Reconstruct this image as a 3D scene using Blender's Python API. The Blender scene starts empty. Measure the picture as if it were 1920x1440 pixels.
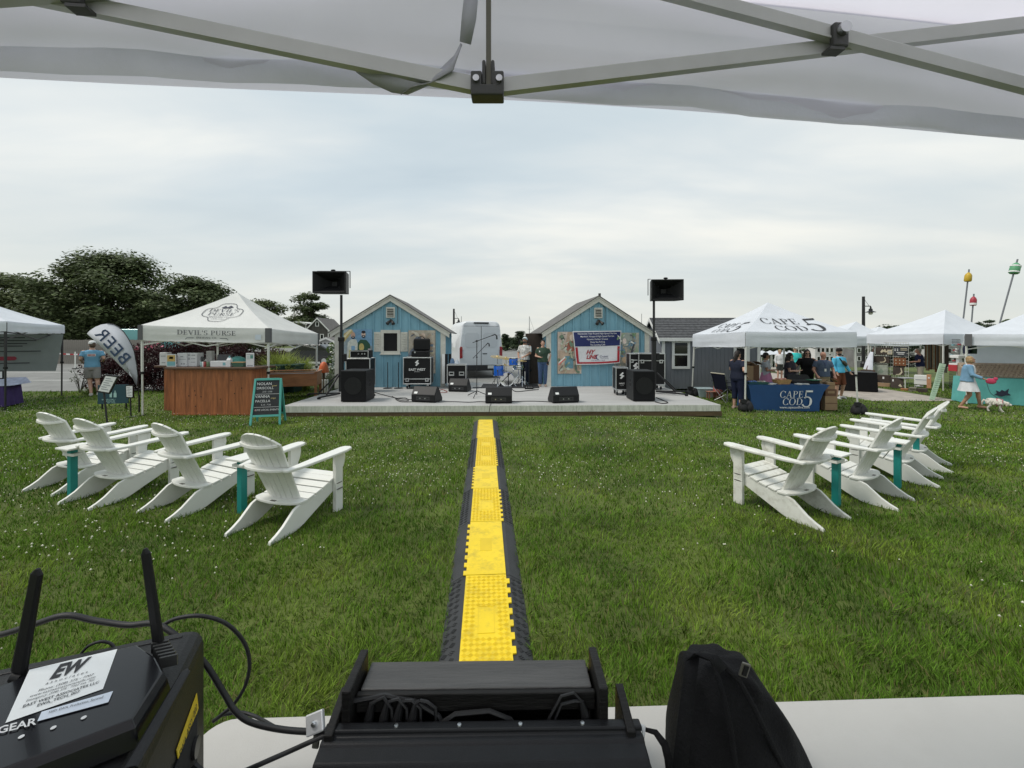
import bpy, bmesh, math, random
import numpy as np
from mathutils import Vector, Matrix, noise as mnoise
R = math.radians
random.seed(7); RNG = np.random.default_rng(11)
SC = bpy.context.scene
COL = SC.collection
# ------------------------------------------------------------------ camera
F, H, CX, HY = 800.0, 1.85, 960.0, 632.0           # focal length in photo pixels, eye height, principal column, horizon row
cam = bpy.data.cameras.new('camera'); camo = bpy.data.objects.new('camera', cam); COL.objects.link(camo)
camo.location = (0, 0, H); camo.rotation_euler = (R(90), 0, 0)
cam.sensor_width = 36; cam.lens = F / 1920 * 36; cam.shift_y = -(720 - HY) / 1920
cam.clip_start = .02; cam.clip_end = 3000
SC.camera = camo
# ------------------------------------------------------------------ world
SUN_EL, SUN_AZ = R(58), R(-100)                       # azimuth from +Y towards +X
w = bpy.data.worlds.new('World'); SC.world = w; w.use_nodes = True
nt = w.node_tree; nt.nodes.clear()
def wn(t, **k):
    n = nt.nodes.new(t)
    for a, b in k.items(): setattr(n, a, b)
    return n
def wl(a, b): nt.links.new(a, b)
sky = wn('ShaderNodeTexSky', sky_type='NISHITA', sun_disc=False, sun_elevation=SUN_EL, sun_rotation=SUN_AZ, air_density=1, dust_density=2, ozone_density=1)
tc = wn('ShaderNodeTexCoord'); sp = wn('ShaderNodeSeparateXYZ'); wl(tc.outputs['Generated'], sp.inputs[0])
def wmath(op, a, b=None, c=None):
    n = wn('ShaderNodeMath', operation=op)
    for i, q in enumerate((a, b, c)):
        if q is None: continue
        if isinstance(q, (int, float)): n.inputs[i].default_value = q
        else: wl(q, n.inputs[i])
    return n.outputs[0]
zz = wmath('ADD', wmath('MAXIMUM', sp.outputs[2], 0.0), 0.16)
px = wmath('DIVIDE', sp.outputs[0], zz); py = wmath('DIVIDE', sp.outputs[1], zz)
cb = wn('ShaderNodeCombineXYZ'); wl(px, cb.inputs[0]); wl(py, cb.inputs[1])
mp = wn('ShaderNodeMapping'); wl(cb.outputs[0], mp.inputs[0]); mp.inputs['Rotation'].default_value = (0, 0, R(-24)); mp.inputs['Scale'].default_value = (.5, 1.1, 1); mp.inputs['Location'].default_value = (0.5, 2.0, 0)
def wnoise(scale, detail, rough, dist, off):
    n = wn('ShaderNodeTexNoise'); n.inputs['Scale'].default_value = scale; n.inputs['Detail'].default_value = detail
    n.inputs['Roughness'].default_value = rough; n.inputs['Distortion'].default_value = dist
    m2 = wn('ShaderNodeVectorMath', operation='ADD'); wl(mp.outputs[0], m2.inputs[0]); m2.inputs[1].default_value = off
    wl(m2.outputs[0], n.inputs['Vector']); return n.outputs['Fac']
n1 = wnoise(.75, 4, .5, .25, (0, 0, 0)); n2 = wnoise(2.6, 5, .55, .5, (5, 2, 1))
nn = wmath('ADD', wmath('MULTIPLY', n1, .82), wmath('MULTIPLY', n2, .18))
cr = wn('ShaderNodeValToRGB'); wl(nn, cr.inputs[0])
e = cr.color_ramp.elements
SKYE = [(.36, (3.9, 4.55, 4.95)), (.45, (4.4, 5.0, 5.3)), (.53, (5.1, 5.5, 5.6)), (.66, (6.7, 6.7, 6.3))]
e[0].position = SKYE[0][0]; e[0].color = (*SKYE[0][1], 1); e[1].position = SKYE[-1][0]; e[1].color = (*SKYE[-1][1], 1)
for p_, c_ in SKYE[1:-1]:
    q = e.new(p_); q.color = (*c_, 1)
hz = wn('ShaderNodeMapRange'); wl(sp.outputs[2], hz.inputs[0]); hz.inputs[1].default_value = 0.0; hz.inputs[2].default_value = .30; hz.inputs[3].default_value = .75; hz.inputs[4].default_value = 0
mh = wn('ShaderNodeMixRGB'); wl(hz.outputs[0], mh.inputs[0]); wl(cr.outputs[0], mh.inputs[1]); mh.inputs[2].default_value = (5.5, 5.5, 4.95, 1)
mx = wn('ShaderNodeMixRGB'); mx.inputs[0].default_value = .95; wl(sky.outputs[0], mx.inputs[1]); wl(mh.outputs[0], mx.inputs[2])
bg = wn('ShaderNodeBackground'); bg.inputs[1].default_value = .1; wl(mx.outputs[0], bg.inputs[0])
wo = wn('ShaderNodeOutputWorld'); wl(bg.outputs[0], wo.inputs[0])
# ------------------------------------------------------------------ sun (thin overcast: weak and very soft)
sd = bpy.data.lights.new('sun', 'SUN'); sd.energy = 1.5; sd.angle = R(16); sd.color = (1, .95, .87)
so = bpy.data.objects.new('sun', sd); COL.objects.link(so)
so.rotation_euler = Vector((-math.sin(SUN_AZ) * math.cos(SUN_EL), -math.cos(SUN_AZ) * math.cos(SUN_EL), -math.sin(SUN_EL))).to_track_quat('-Z', 'Y').to_euler()
vs = SC.view_settings; vs.view_transform = 'Standard'; vs.look = 'None'; vs.exposure = 0.56; vs.gamma = 1; vs.use_curve_mapping = False
SC.cycles.max_bounces = 6; SC.cycles.diffuse_bounces = 3; SC.cycles.transparent_max_bounces = 6; SC.cycles.transmission_bounces = 4

# ================================================================== helpers
def P(x, y, D): return Vector(((x - CX) * D / F, D, H - (y - HY) * D / F))
def sst(a, b, t):
    t = max(0, min(1, (t - a) / (b - a))); return t * t * (3 - 2 * t)
def gz(X, Y): return -.10 * sst(4, 11, Y) - .24 * sst(3, 9, X) * sst(6, 12, Y) - 5.0 * sst(28, 75, Y) * sst(6, 20, X)
def gzn(X, Y):
    s = lambda a, b, t: (lambda u: u * u * (3 - 2 * u))(np.clip((t - a) / (b - a), 0, 1))
    return -.10 * s(4, 11, Y) - .24 * s(3, 9, X) * s(6, 12, Y)
def G(x, y):
    D = 5.0
    for _ in range(30):
        X = (x - CX) * D / F; D = .5 * D + .5 * F * (H - gz(X, D)) / (y - HY)
    return Vector(((x - CX) * D / F, D, gz((x - CX) * D / F, D)))
def PZ(x, y, z):                                      # point on the horizontal plane at height z
    D = F * (H - z) / (y - HY); return Vector(((x - CX) * D / F, D, z))
def lin(c):
    c = c / 255.0; return c / 12.92 if c <= .04045 else ((c + .055) / 1.055) ** 2.4
def S(r, g, b): return (lin(r), lin(g), lin(b))
MATS = {}
def M(name, col=(.5, .5, .5), rough=.6, metal=0, var=.0, scale=6, bump=0, bscale=None, spec=.5, trans=0, island=0, stretch=None, coat=0, dirt=None):
    if name in MATS: return MATS[name]
    m = bpy.data.materials.new(name); m.use_nodes = True; MATS[name] = m
    t = m.node_tree; b = t.nodes['Principled BSDF']
    b.inputs['Roughness'].default_value = rough; b.inputs['Metallic'].default_value = metal
    b.inputs['Specular IOR Level'].default_value = spec; b.inputs['Coat Weight'].default_value = coat
    b.inputs['Base Color'].default_value = (*col, 1)
    co = t.nodes.new('ShaderNodeTexCoord'); vec = co.outputs['Object']
    if stretch:
        mpn = t.nodes.new('ShaderNodeMapping'); mpn.inputs['Scale'].default_value = stretch; t.links.new(vec, mpn.inputs[0]); vec = mpn.outputs[0]
    out = None
    def nz(sc, det=4, ro=.6):
        n = t.nodes.new('ShaderNodeTexNoise'); n.inputs['Scale'].default_value = sc; n.inputs['Detail'].default_value = det; n.inputs['Roughness'].default_value = ro
        t.links.new(vec, n.inputs['Vector']); return n.outputs['Fac']
    if var or island:
        fac = None
        if var:
            mr = t.nodes.new('ShaderNodeMapRange'); t.links.new(nz(scale), mr.inputs[0]); mr.inputs[1].default_value = .3; mr.inputs[2].default_value = .7
            mr.inputs[3].default_value = 1 - var; mr.inputs[4].default_value = 1 + var; fac = mr.outputs[0]
        if island:
            g = t.nodes.new('ShaderNodeNewGeometry'); mr = t.nodes.new('ShaderNodeMapRange'); t.links.new(g.outputs['Random Per Island'], mr.inputs[0])
            mr.inputs[3].default_value = 1 - island; mr.inputs[4].default_value = 1 + island
            if fac is None: fac = mr.outputs[0]
            else:
                mm = t.nodes.new('ShaderNodeMath'); mm.operation = 'MULTIPLY'; t.links.new(fac, mm.inputs[0]); t.links.new(mr.outputs[0], mm.inputs[1]); fac = mm.outputs[0]
        vm = t.nodes.new('ShaderNodeVectorMath'); vm.operation = 'SCALE'; vm.inputs[0].default_value = col; t.links.new(fac, vm.inputs['Scale']); out = vm.outputs[0]
    if dirt:                                            # (colour, amount, scale): stains with a shape of their own
        mr = t.nodes.new('ShaderNodeMapRange'); t.links.new(nz(dirt[2], 6, .7), mr.inputs[0]); mr.inputs[1].default_value = .48; mr.inputs[2].default_value = .72; mr.inputs[4].default_value = dirt[1]
        mxn = t.nodes.new('ShaderNodeMixRGB'); t.links.new(mr.outputs[0], mxn.inputs[0]); mxn.inputs[2].default_value = (*dirt[0], 1)
        if out: t.links.new(out, mxn.inputs[1])
        else: mxn.inputs[1].default_value = (*col, 1)
        out = mxn.outputs[0]
    if out: t.links.new(out, b.inputs['Base Color'])
    if bump:
        bn = t.nodes.new('ShaderNodeBump'); bn.inputs['Strength'].default_value = bump; bn.inputs['Distance'].default_value = .01
        t.links.new(nz(bscale or scale * 3), bn.inputs['Height']); t.links.new(bn.outputs[0], b.inputs['Normal'])
    if trans:                                           # light passing through cloth or leaves
        tr = t.nodes.new('ShaderNodeBsdfTranslucent'); ms = t.nodes.new('ShaderNodeMixShader'); ms.inputs[0].default_value = trans
        tr.inputs[0].default_value = (*col, 1)
        if out: t.links.new(out, tr.inputs[0])
        o = t.nodes['Material Output']; t.links.new(b.outputs[0], ms.inputs[1]); t.links.new(tr.outputs[0], ms.inputs[2]); t.links.new(ms.outputs[0], o.inputs[0])
    return m
def tag(o, label=None, cat=None, group=None, kind=None):
    if label: o['label'] = label
    if cat: o['category'] = cat
    if group: o['group'] = group
    if kind: o['kind'] = kind
    return o
def thing(name, label, cat, loc=(0, 0, 0), rz=0, group=None):
    o = bpy.data.objects.new(name, None); o.empty_display_size = .1; COL.objects.link(o)
    o.location = loc; o.rotation_euler = (0, 0, rz); return tag(o, label, cat, group)
def mesh_obj(name, me, mat, parent=None):
    o = bpy.data.objects.new(name, me)
    if mat is not None:
        me.materials.clear()
        for m in (mat if isinstance(mat, (list, tuple)) else [mat]): me.materials.append(m)
    COL.objects.link(o); o.parent = parent; return o
def kids(o): return [c for c in bpy.data.objects if c.parent == o]
def copy_tree(o, parent=None, loc=None, rz=None, label=None):
    c = o.copy(); COL.objects.link(c); c.parent = parent
    if loc is not None: c.location = loc
    if rz is not None: c.rotation_euler = (0, 0, rz)
    if label: c['label'] = label
    for ch in kids(o): copy_tree(ch, c)
    return c
class MB:
    """collects shapes; build() links them as ONE mesh object"""
    def __init__(s): s.v = []; s.f = []; s.mi = []; s.cm = 0
    def add(s, vs, fs):
        b = len(s.v); s.v += [tuple(p) for p in vs]; s.f += [tuple(i + b for i in q) for q in fs]; s.mi += [s.cm] * len(fs); return s
    def box(s, c, d, rot=None):
        x, y, z = d[0] / 2, d[1] / 2, d[2] / 2; c = Vector(c)
        vs = [Vector(p) for p in ((-x, -y, -z), (x, -y, -z), (x, y, -z), (-x, y, -z), (-x, -y, z), (x, -y, z), (x, y, z), (-x, y, z))]
        if rot is not None: vs = [rot @ p for p in vs]
        return s.add([p + c for p in vs], [(0, 3, 2, 1), (4, 5, 6, 7), (0, 1, 5, 4), (1, 2, 6, 5), (2, 3, 7, 6), (3, 0, 4, 7)])
    def bb(s, a, b): return s.box([(p + q) / 2 for p, q in zip(a, b)], [abs(q - p) for p, q in zip(a, b)])
    def beam(s, a, b, w, h, up=(0, 0, 1)):
        a = Vector(a); b = Vector(b); y = (b - a); L = y.length; y.normalize(); x = y.cross(Vector(up))
        if x.length < 1e-4: x = y.cross(Vector((0, 1, 0)))
        x.normalize(); z = x.cross(y)
        return s.box((a + b) / 2, (w, L, h), Matrix((x, y, z)).transposed())
    def hexa(s, p): return s.add(p, [(0, 3, 2, 1), (4, 5, 6, 7), (0, 1, 5, 4), (1, 2, 6, 5), (2, 3, 7, 6), (3, 0, 4, 7)])
    def tube(s, pts, r, n=8, cap=True, flat=1.0):
        pts = [Vector(p) for p in pts]; rs = r if isinstance(r, (list, tuple)) else [r] * len(pts)
        rings = []; prev = None
        for i, p in enumerate(pts):
            d = (pts[min(i + 1, len(pts) - 1)] - pts[max(i - 1, 0)]).normalized()
            if prev is None: u = d.cross(Vector((0, 0, 1)) if abs(d.z) < .9 else Vector((1, 0, 0))).normalized()
            else: u = (prev - d * prev.dot(d)).normalized()
            prev = u; q = d.cross(u)
            rings.append([p + rs[i] * (u * math.cos(2 * math.pi * k / n) + flat * q * math.sin(2 * math.pi * k / n)) for k in range(n)])
        return s.loft(rings, cap)
    def loft(s, rings, cap=True, closed=True):
        n = len(rings[0]); vs = [p for r in rings for p in r]; fs = []
        for i in range(len(rings) - 1):
            for k in range(n if closed else n - 1): fs.append((i * n + k, i * n + (k + 1) % n, (i + 1) * n + (k + 1) % n, (i + 1) * n + k))
        if cap: fs.append(tuple(range(n))[::-1]); fs.append(tuple((len(rings) - 1) * n + k for k in range(n)))
        return s.add(vs, fs)
    def ell(s, c, r, n=12, m=8, rot=None):
        c = Vector(c); rings = []
        for j in range(1, m):
            a = math.pi * j / m - math.pi / 2
            ring = [Vector((r[0] * math.cos(a) * math.cos(2 * math.pi * k / n), r[1] * math.cos(a) * math.sin(2 * math.pi * k / n), r[2] * math.sin(a))) for k in range(n)]
            rings.append([c + (rot @ p if rot else p) for p in ring])
        return s.loft(rings)
    def lathe(s, prof, c=(0, 0, 0), n=20, axis='z'):
        c = Vector(c); rings = []
        for r, z in prof:
            ring = []
            for k in range(n):
                a = 2 * math.pi * k / n; x, y = r * math.cos(a), r * math.sin(a)
                ring.append(c + (Vector((x, y, z)) if axis == 'z' else Vector((x, z, y)) if axis == 'y' else Vector((z, x, y))))
            rings.append(ring)
        return s.loft(rings)
    def prism(s, poly, th, o=(0, 0, 0), x=(1, 0, 0), y=(0, 1, 0)):   # 2-D outline in the plane (x, y), extruded by th along x cross y
        o = Vector(o); x = Vector(x); y = Vector(y); z = x.cross(y).normalized() * th; n = len(poly)
        a = [o + x * p[0] + y * p[1] for p in poly]
        return s.add(a + [p + z for p in a], [tuple(range(n))[::-1], tuple(range(n, 2 * n))] + [(k, (k + 1) % n, n + (k + 1) % n, n + k) for k in range(n)])
    def quad(s, a, b, c, d): return s.add([a, b, c, d], [(0, 1, 2, 3)])
    def text(s, t, size, o, x=(1, 0, 0), y=(0, 0, 1), bold=0, shear=0, align='CENTER', spacing=1, fn=None):
        vs, fs = text_geo(t, size, bold, shear, align, spacing)
        o = Vector(o); x = Vector(x); y = Vector(y)
        return s.add([fn(p) if fn else o + x * p[0] + y * p[1] for p in vs], fs)
    def build(s, name, mat, parent=None, smooth=False, bevel=0, loc=None, seg=2, sub=0, remesh=0, auto=40):
        me = bpy.data.meshes.new(name); me.from_pydata(s.v, [], s.f); me.update()
        o = mesh_obj(name, me, mat, parent)
        if s.mi and max(s.mi) > 0: me.polygons.foreach_set('material_index', s.mi)
        if loc is not None: o.location = loc
        if smooth:
            me.polygons.foreach_set('use_smooth', [True] * len(me.polygons))
            if not remesh and auto:
                bm = bmesh.new(); bm.from_mesh(me)
                for ed in bm.edges:
                    if len(ed.link_faces) == 2 and ed.calc_face_angle(0) > R(auto): ed.smooth = False
                bm.to_mesh(me); bm.free()
        if bevel:
            b = o.modifiers.new('bevel', 'BEVEL'); b.width = bevel; b.segments = seg; b.limit_method = 'ANGLE'; b.angle_limit = R(35); b.harden_normals = False
        if remesh:
            m = o.modifiers.new('remesh', 'REMESH'); m.mode = 'VOXEL'; m.voxel_size = remesh; m.use_smooth_shade = True
            m = o.modifiers.new('smooth', 'SMOOTH'); m.iterations = 4; m.factor = .5
        if sub:
            m = o.modifiers.new('sub', 'SUBSURF'); m.levels = sub; m.render_levels = sub
        return o
TEXTC = {}
def text_geo(t, size, bold=0, shear=0, align='CENTER', spacing=1):
    key = (t, bold, shear, align, spacing)
    if key not in TEXTC:
        cu = bpy.data.curves.new('t', 'FONT'); cu.body = t; cu.size = 1; cu.align_x = align; cu.offset = bold; cu.shear = shear; cu.resolution_u = 2; cu.fill_mode = 'FRONT'; cu.space_character = spacing
        ob = bpy.data.objects.new('t', cu); me = bpy.data.meshes.new_from_object(ob)
        TEXTC[key] = ([(v.co.x, v.co.y) for v in me.vertices], [tuple(p.vertices) for p in me.polygons])
        bpy.data.objects.remove(ob); bpy.data.curves.remove(cu); bpy.data.meshes.remove(me)
    vs, fs = TEXTC[key]
    return [(a * size, b * size) for a, b in vs], fs
# ---- serif capitals built from strokes (stems, bars, bowls), height 1
def _arc(cx, cy, rx, ry, a0, a1, thick, thin, n=18):
    o = []; i = []
    for k in range(n + 1):
        a = R(a0 + (a1 - a0) * k / n); w_ = thin + (thick - thin) * abs(math.cos(a)) ** 1.5
        o.append((cx + rx * math.cos(a), cy + ry * math.sin(a))); i.append((cx + (rx - w_) * math.cos(a), cy + (ry - max(thin, w_ * .45)) * math.sin(a)))
    return [(o[k], o[k + 1], i[k + 1], i[k]) for k in range(n)]
def _rc(x0, y0, x1, y1): return [((x0, y0), (x1, y0), (x1, y1), (x0, y1))]
def _dg(x0, y0, x1, y1, w_): return [((x0, y0), (x0 + w_, y0), (x1 + w_, y1), (x1, y1))]
T, t_ = .125, .045
GLYPH = {
 'C': (.82, _arc(.44, .5, .42, .52, 38, 322, T + .02, t_) + _rc(.74, .70, .79, .97) + _rc(.74, .03, .79, .26)),
 'O': (.98, _arc(.49, .5, .46, .52, 0, 360, T + .02, t_, 30)),
 'D': (.92, _rc(.13, 0, .13 + T, 1) + _arc(.36, .5, .52, .5, -90, 90, T + .03, t_) + _rc(.02, 0, .37, t_) + _rc(.02, 1 - t_, .37, 1)),
 'P': (.72, _rc(.13, 0, .13 + T, 1) + _arc(.34, .74, .34, .26, -90, 90, T, t_) + _rc(.02, 1 - t_, .35, 1) + _rc(.25, .48, .35, .48 + t_) + _rc(.02, 0, .37, t_)),
 'R': (.84, _rc(.13, 0, .13 + T, 1) + _arc(.34, .74, .34, .26, -90, 90, T, t_) + _rc(.02, 1 - t_, .35, 1) + _rc(.25, .48, .35, .48 + t_) + _rc(.02, 0, .37, t_) + _dg(.68, 0, .34, .5, .15) + _rc(.68, 0, .88, t_)),
 'E': (.72, _rc(.13, 0, .13 + T, 1) + _rc(.02, 0, .66, t_) + _rc(.02, 1 - t_, .62, 1) + _rc(.25, .5, .52, .5 + t_) + _rc(.61, 0, .66, .24) + _rc(.57, .78, .62, 1) + _rc(.49, .40, .53, .64)),
 'A': (.90, _dg(.10, 0, .42, 1, .055) + _dg(.68, 0, .38, 1, .135) + _rc(.22, .33, .66, .33 + t_) + _rc(0, 0, .27, t_) + _rc(.60, 0, .92, t_)),
 'V': (.88, _dg(.40, 0, .06, 1, .135) + _dg(.42, 0, .74, 1, .055) + _rc(-.02, 1 - t_, .32, 1) + _rc(.64, 1 - t_, .92, 1)),
 'I': (.42, _rc(.14, 0, .14 + T, 1) + _rc(.02, 0, .38, t_) + _rc(.02, 1 - t_, .38, 1)),
 'L': (.68, _rc(.13, 0, .13 + T, 1) + _rc(.02, 0, .64, t_) + _rc(.02, 1 - t_, .37, 1) + _rc(.59, 0, .64, .26)),
 'S': (.66, _arc(.32, .74, .26, .28, 40, 250, T, t_) + _arc(.32, .26, .28, .28, -140, 80, T, t_) + _rc(.50, .74, .55, .98) + _rc(.05, .02, .10, .26)),
 'U': (.90, _rc(.13, .3, .13 + T, 1) + _rc(.70, .3, .75, 1) + _arc(.44, .34, .31, .36, 180, 360, T - .02, t_) + _rc(.02, 1 - t_, .37, 1) + _rc(.60, 1 - t_, .86, 1)),
 "'": (.26, _dg(.08, .68, .10, 1, .09)), ' ': (.34, []),
 '5': (.70, _rc(.14, .94, .66, 1.06) + _rc(.14, .52, .20, 1.0) + _arc(.28, .27, .40, .37, -150, 128, T + .05, t_ + .02, 24)),
}
def serif_geo(t, size, align='CENTER', sx=1.0, tilt=0):
    x = 0; vs = []; fs = []
    for ch in t:
        wd, qs = GLYPH[ch]
        for q in qs:
            b = len(vs); vs += [((x + p[0] + p[1] * tilt) * size * sx, p[1] * size) for p in q]; fs.append((b, b + 1, b + 2, b + 3))
        x += wd + .06
    off = {'CENTER': x * size * sx / 2, 'LEFT': 0, 'RIGHT': x * size * sx}[align]
    return [(a - off, b) for a, b in vs], fs, x * size * sx
# common materials
WHITE = M('white_paint', S(226, 226, 220), .5, var=.05, scale=3, bump=.05)
BLACK = M('black_plastic', (.010, .010, .011), .5, var=.15, scale=20, bump=.08, bscale=90, spec=.3)
BLACKM = M('black_metal', (.02, .02, .022), .38, metal=.3)
STEEL = M('steel', (.55, .56, .57), .3, metal=1, var=.1, scale=15)
# ================================================================== ground
def axis_pts(lo, hi, fine_lo, fine_hi, step, ratio=1.35):
    a = list(np.arange(fine_lo, fine_hi + 1e-6, step)); s = step; x = fine_hi
    while x < hi: s *= ratio; x += s; a.append(min(x, hi))
    s = step; x = fine_lo
    while x > lo: s *= ratio; x -= s; a.insert(0, max(x, lo))
    return a
def sheet(name, xs, ys, zf, mat, near=None):
    vs = []; fs = []; n = len(ys)
    for x in xs:
        for j, y in enumerate(ys):
            yy = y if near is None else near(x) + (y - ys[0]) * (ys[-1] - near(x)) / (ys[-1] - ys[0]); vs.append((x, yy, zf(x, yy)))
    for i in range(len(xs) - 1):
        for j in range(n - 1): fs.append((i * n + j, (i + 1) * n + j, (i + 1) * n + j + 1, i * n + j + 1))
    b = MB(); b.add(vs, fs); o = b.build(name, mat, smooth=True, auto=0); tag(o, kind='structure'); return o
SOIL = M('lawn_soil', (.075, .100, .017), .95, var=.45, scale=.9, bump=.6, bscale=40)
sheet('ground', axis_pts(-900, 900, -14, 22, .5), sorted(axis_pts(-60, 1400, 0, 15, .5) + [20, 24, 27, 30, 35, 40, 45, 52, 60, 68, 75, 80]), gz, SOIL)
ASPH = M('asphalt', (.21, .21, .2), .9, var=.16, scale=.5, bump=.3, bscale=60, dirt=((.12, .12, .115), .6, 1.3))
def lot_near(x):
    pts = [(-80, 13.0), (-14, 15.4), (-11, 16.0), (-8, 20), (-4.5, 19.5), (-2.0, 15.2), (1.5, 15.6), (3, 18.5), (9, 22), (12, 24)]
    for (a, b), (c, d) in zip(pts, pts[1:]):
        if x <= c: return b + (d - b) * max(0, (x - a) / (c - a))
    return pts[-1][1]
sheet('parking_lot', list(np.arange(-80, 12.1, 1.0)), list(np.linspace(0, 75, 8)), lambda x, y: max(gz(x, y), -.35) + .006, ASPH, near=lot_near)
# painted bay lines on the lot
LINE = M('road_paint', (.6, .6, .57), .8, var=.2, scale=5)
for i, y in enumerate((19.2, 23.5)):
    b = MB(); b.bb((-46, y - .06, gz(-20, y) + .011), (-14.2, y + .06, gz(-20, y) + .0115)); tag(b.build('bay_line', LINE), kind='structure')
# paved strip the market tents stand on
PAVE = M('paving', (.36, .32, .28), .85, var=.2, scale=4, bump=.3, bscale=30)
a_, b_ = G(1640, 726), G(1790, 749)
def pave_near(x): return max(14.6, a_.y + (x - a_.x) * (b_.y - a_.y) / (b_.x - a_.x))
sheet('paved_path', list(np.linspace(12.3, 60, 48)), list(np.linspace(0, 26, 8)), lambda x, y: gz(x, y) + .006, PAVE, near=pave_near)

# ------------------------------------------------------------------ grass (stuff)
RAMP0 = Vector((-.195, 3.21)); RDIR = Vector((-.0616, .998)).normalized(); RPER = Vector((RDIR.y, -RDIR.x)); RL = .93; RW = .54
def np_mesh(name, V, T, mat):
    me = bpy.data.meshes.new(name); nv, ntri = len(V), len(T)
    me.vertices.add(nv); me.vertices.foreach_set('co', V.astype(np.float32).ravel())
    me.loops.add(ntri * 3); me.loops.foreach_set('vertex_index', T.astype(np.int32).ravel())
    me.polygons.add(ntri); me.polygons.foreach_set('loop_start', np.arange(0, ntri * 3, 3, dtype=np.int32)); me.polygons.foreach_set('loop_total', np.full(ntri, 3, dtype=np.int32))
    me.update(calc_edges=True); me.validate(); return mesh_obj(name, me, mat)
def vnoise(X, Y, sc, seed):                            # cheap smooth value noise
    X = X * sc + seed * 17.3; Y = Y * sc + seed * 9.1; xi = np.floor(X); yi = np.floor(Y); fx = X - xi; fy = Y - yi; fx = fx * fx * (3 - 2 * fx); fy = fy * fy * (3 - 2 * fy)
    h = lambda a, b: np.modf(np.abs(np.sin(a * 127.1 + b * 311.7 + seed) * 43758.5453))[0]
    return (h(xi, yi) * (1 - fx) + h(xi + 1, yi) * fx) * (1 - fy) + (h(xi, yi + 1) * (1 - fx) + h(xi + 1, yi + 1) * fx) * fy
def lawn_mask(X, Y):
    d = (X - RAMP0.x) * RPER.x + (Y - RAMP0.y) * RPER.y
    ok = np.abs(d) > RW / 2 + .005 + .05 * (RNG.random(len(X)) - .62)
    ok &= ~((Y > 10.35) & (Y < 16) & (X > -5.65) & (X < 5.2))
    ln = np.interp(X, [-80, -14, -11, -8, -4.5, -2, 1.5, 3, 9, 40], [13, 15.4, 16, 20, 19.5, 15.2, 15.6, 18.5, 22, 26])
    ok &= Y < ln - .02 + .25 * (RNG.random(len(X)) - .7)
    pn = np.maximum(14.6, a_.y + (X - a_.x) * (b_.y - a_.y) / (b_.x - a_.x))
    ok &= ~((X > 12.3) & (Y > pn + .1 * (RNG.random(len(X)) - .5)))
    return ok
def grass(y0, y1, dens, hgt, wid, segs, name):
    xm0, xm1 = 1.45 * y1 + .6, y0
    area = 2 * xm0 * (y1 - y0); n = int(area * dens)
    X = (RNG.random(n) * 2 - 1) * xm0; Y = y0 + RNG.random(n) * (y1 - y0)
    k = (np.abs(X) < 1.4 * Y + .6) & lawn_mask(X, Y); X, Y = X[k], Y[k]; n = len(X)
    Z = gzn(X, Y)
    patch = vnoise(X, Y, 1.6, 1) * .6 + vnoise(X, Y, 5, 2) * .4
    h = hgt * (.55 + .75 * RNG.random(n)) * (.62 + .75 * patch)
    ang = 2 * np.pi * (vnoise(X, Y, 4.5, 3) * 1.0 + vnoise(X, Y, 13, 4) * .8 + .5 * RNG.random(n)); lean = (.25 + .8 * RNG.random(n)) * (.5 + .8 * vnoise(X, Y, 5, 5))
    dx, dy = np.cos(ang), np.sin(ang); fa = ang + np.pi / 2 + (RNG.random(n) - .5) * 2.2; wx, wy = np.cos(fa) * wid / 2, np.sin(fa) * wid / 2
    w_ = .6 + .7 * RNG.random(n)
    rows = []
    ts = np.linspace(0, 1, segs + 1)
    for t in ts[:-1]:
        hx = h * lean * t ** 1.7; hz_ = h * t * (1 - .25 * lean * t)
        ww = w_ * (1 - .55 * t)
        for sgn in (-1, 1): rows.append(np.stack([X + dx * hx + sgn * wx * ww, Y + dy * hx + sgn * wy * ww, Z + hz_ - .004], 1))
    rows.append(np.stack([X + dx * h * lean, Y + dy * h * lean, Z + h * (1 - .25 * lean)], 1))
    m = len(rows); V = np.stack(rows, 1).reshape(-1, 3); base = np.arange(n)[:, None] * m
    tr = []
    for s_ in range(segs - 1): a = s_ * 2; tr += [[a, a + 1, a + 3], [a, a + 3, a + 2]]
    a = (segs - 1) * 2; tr.append([a, a + 1, a + 2])
    T_ = np.concatenate([base + np.array(q)[None, :] for q in tr], 0)
    return V, T_
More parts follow.
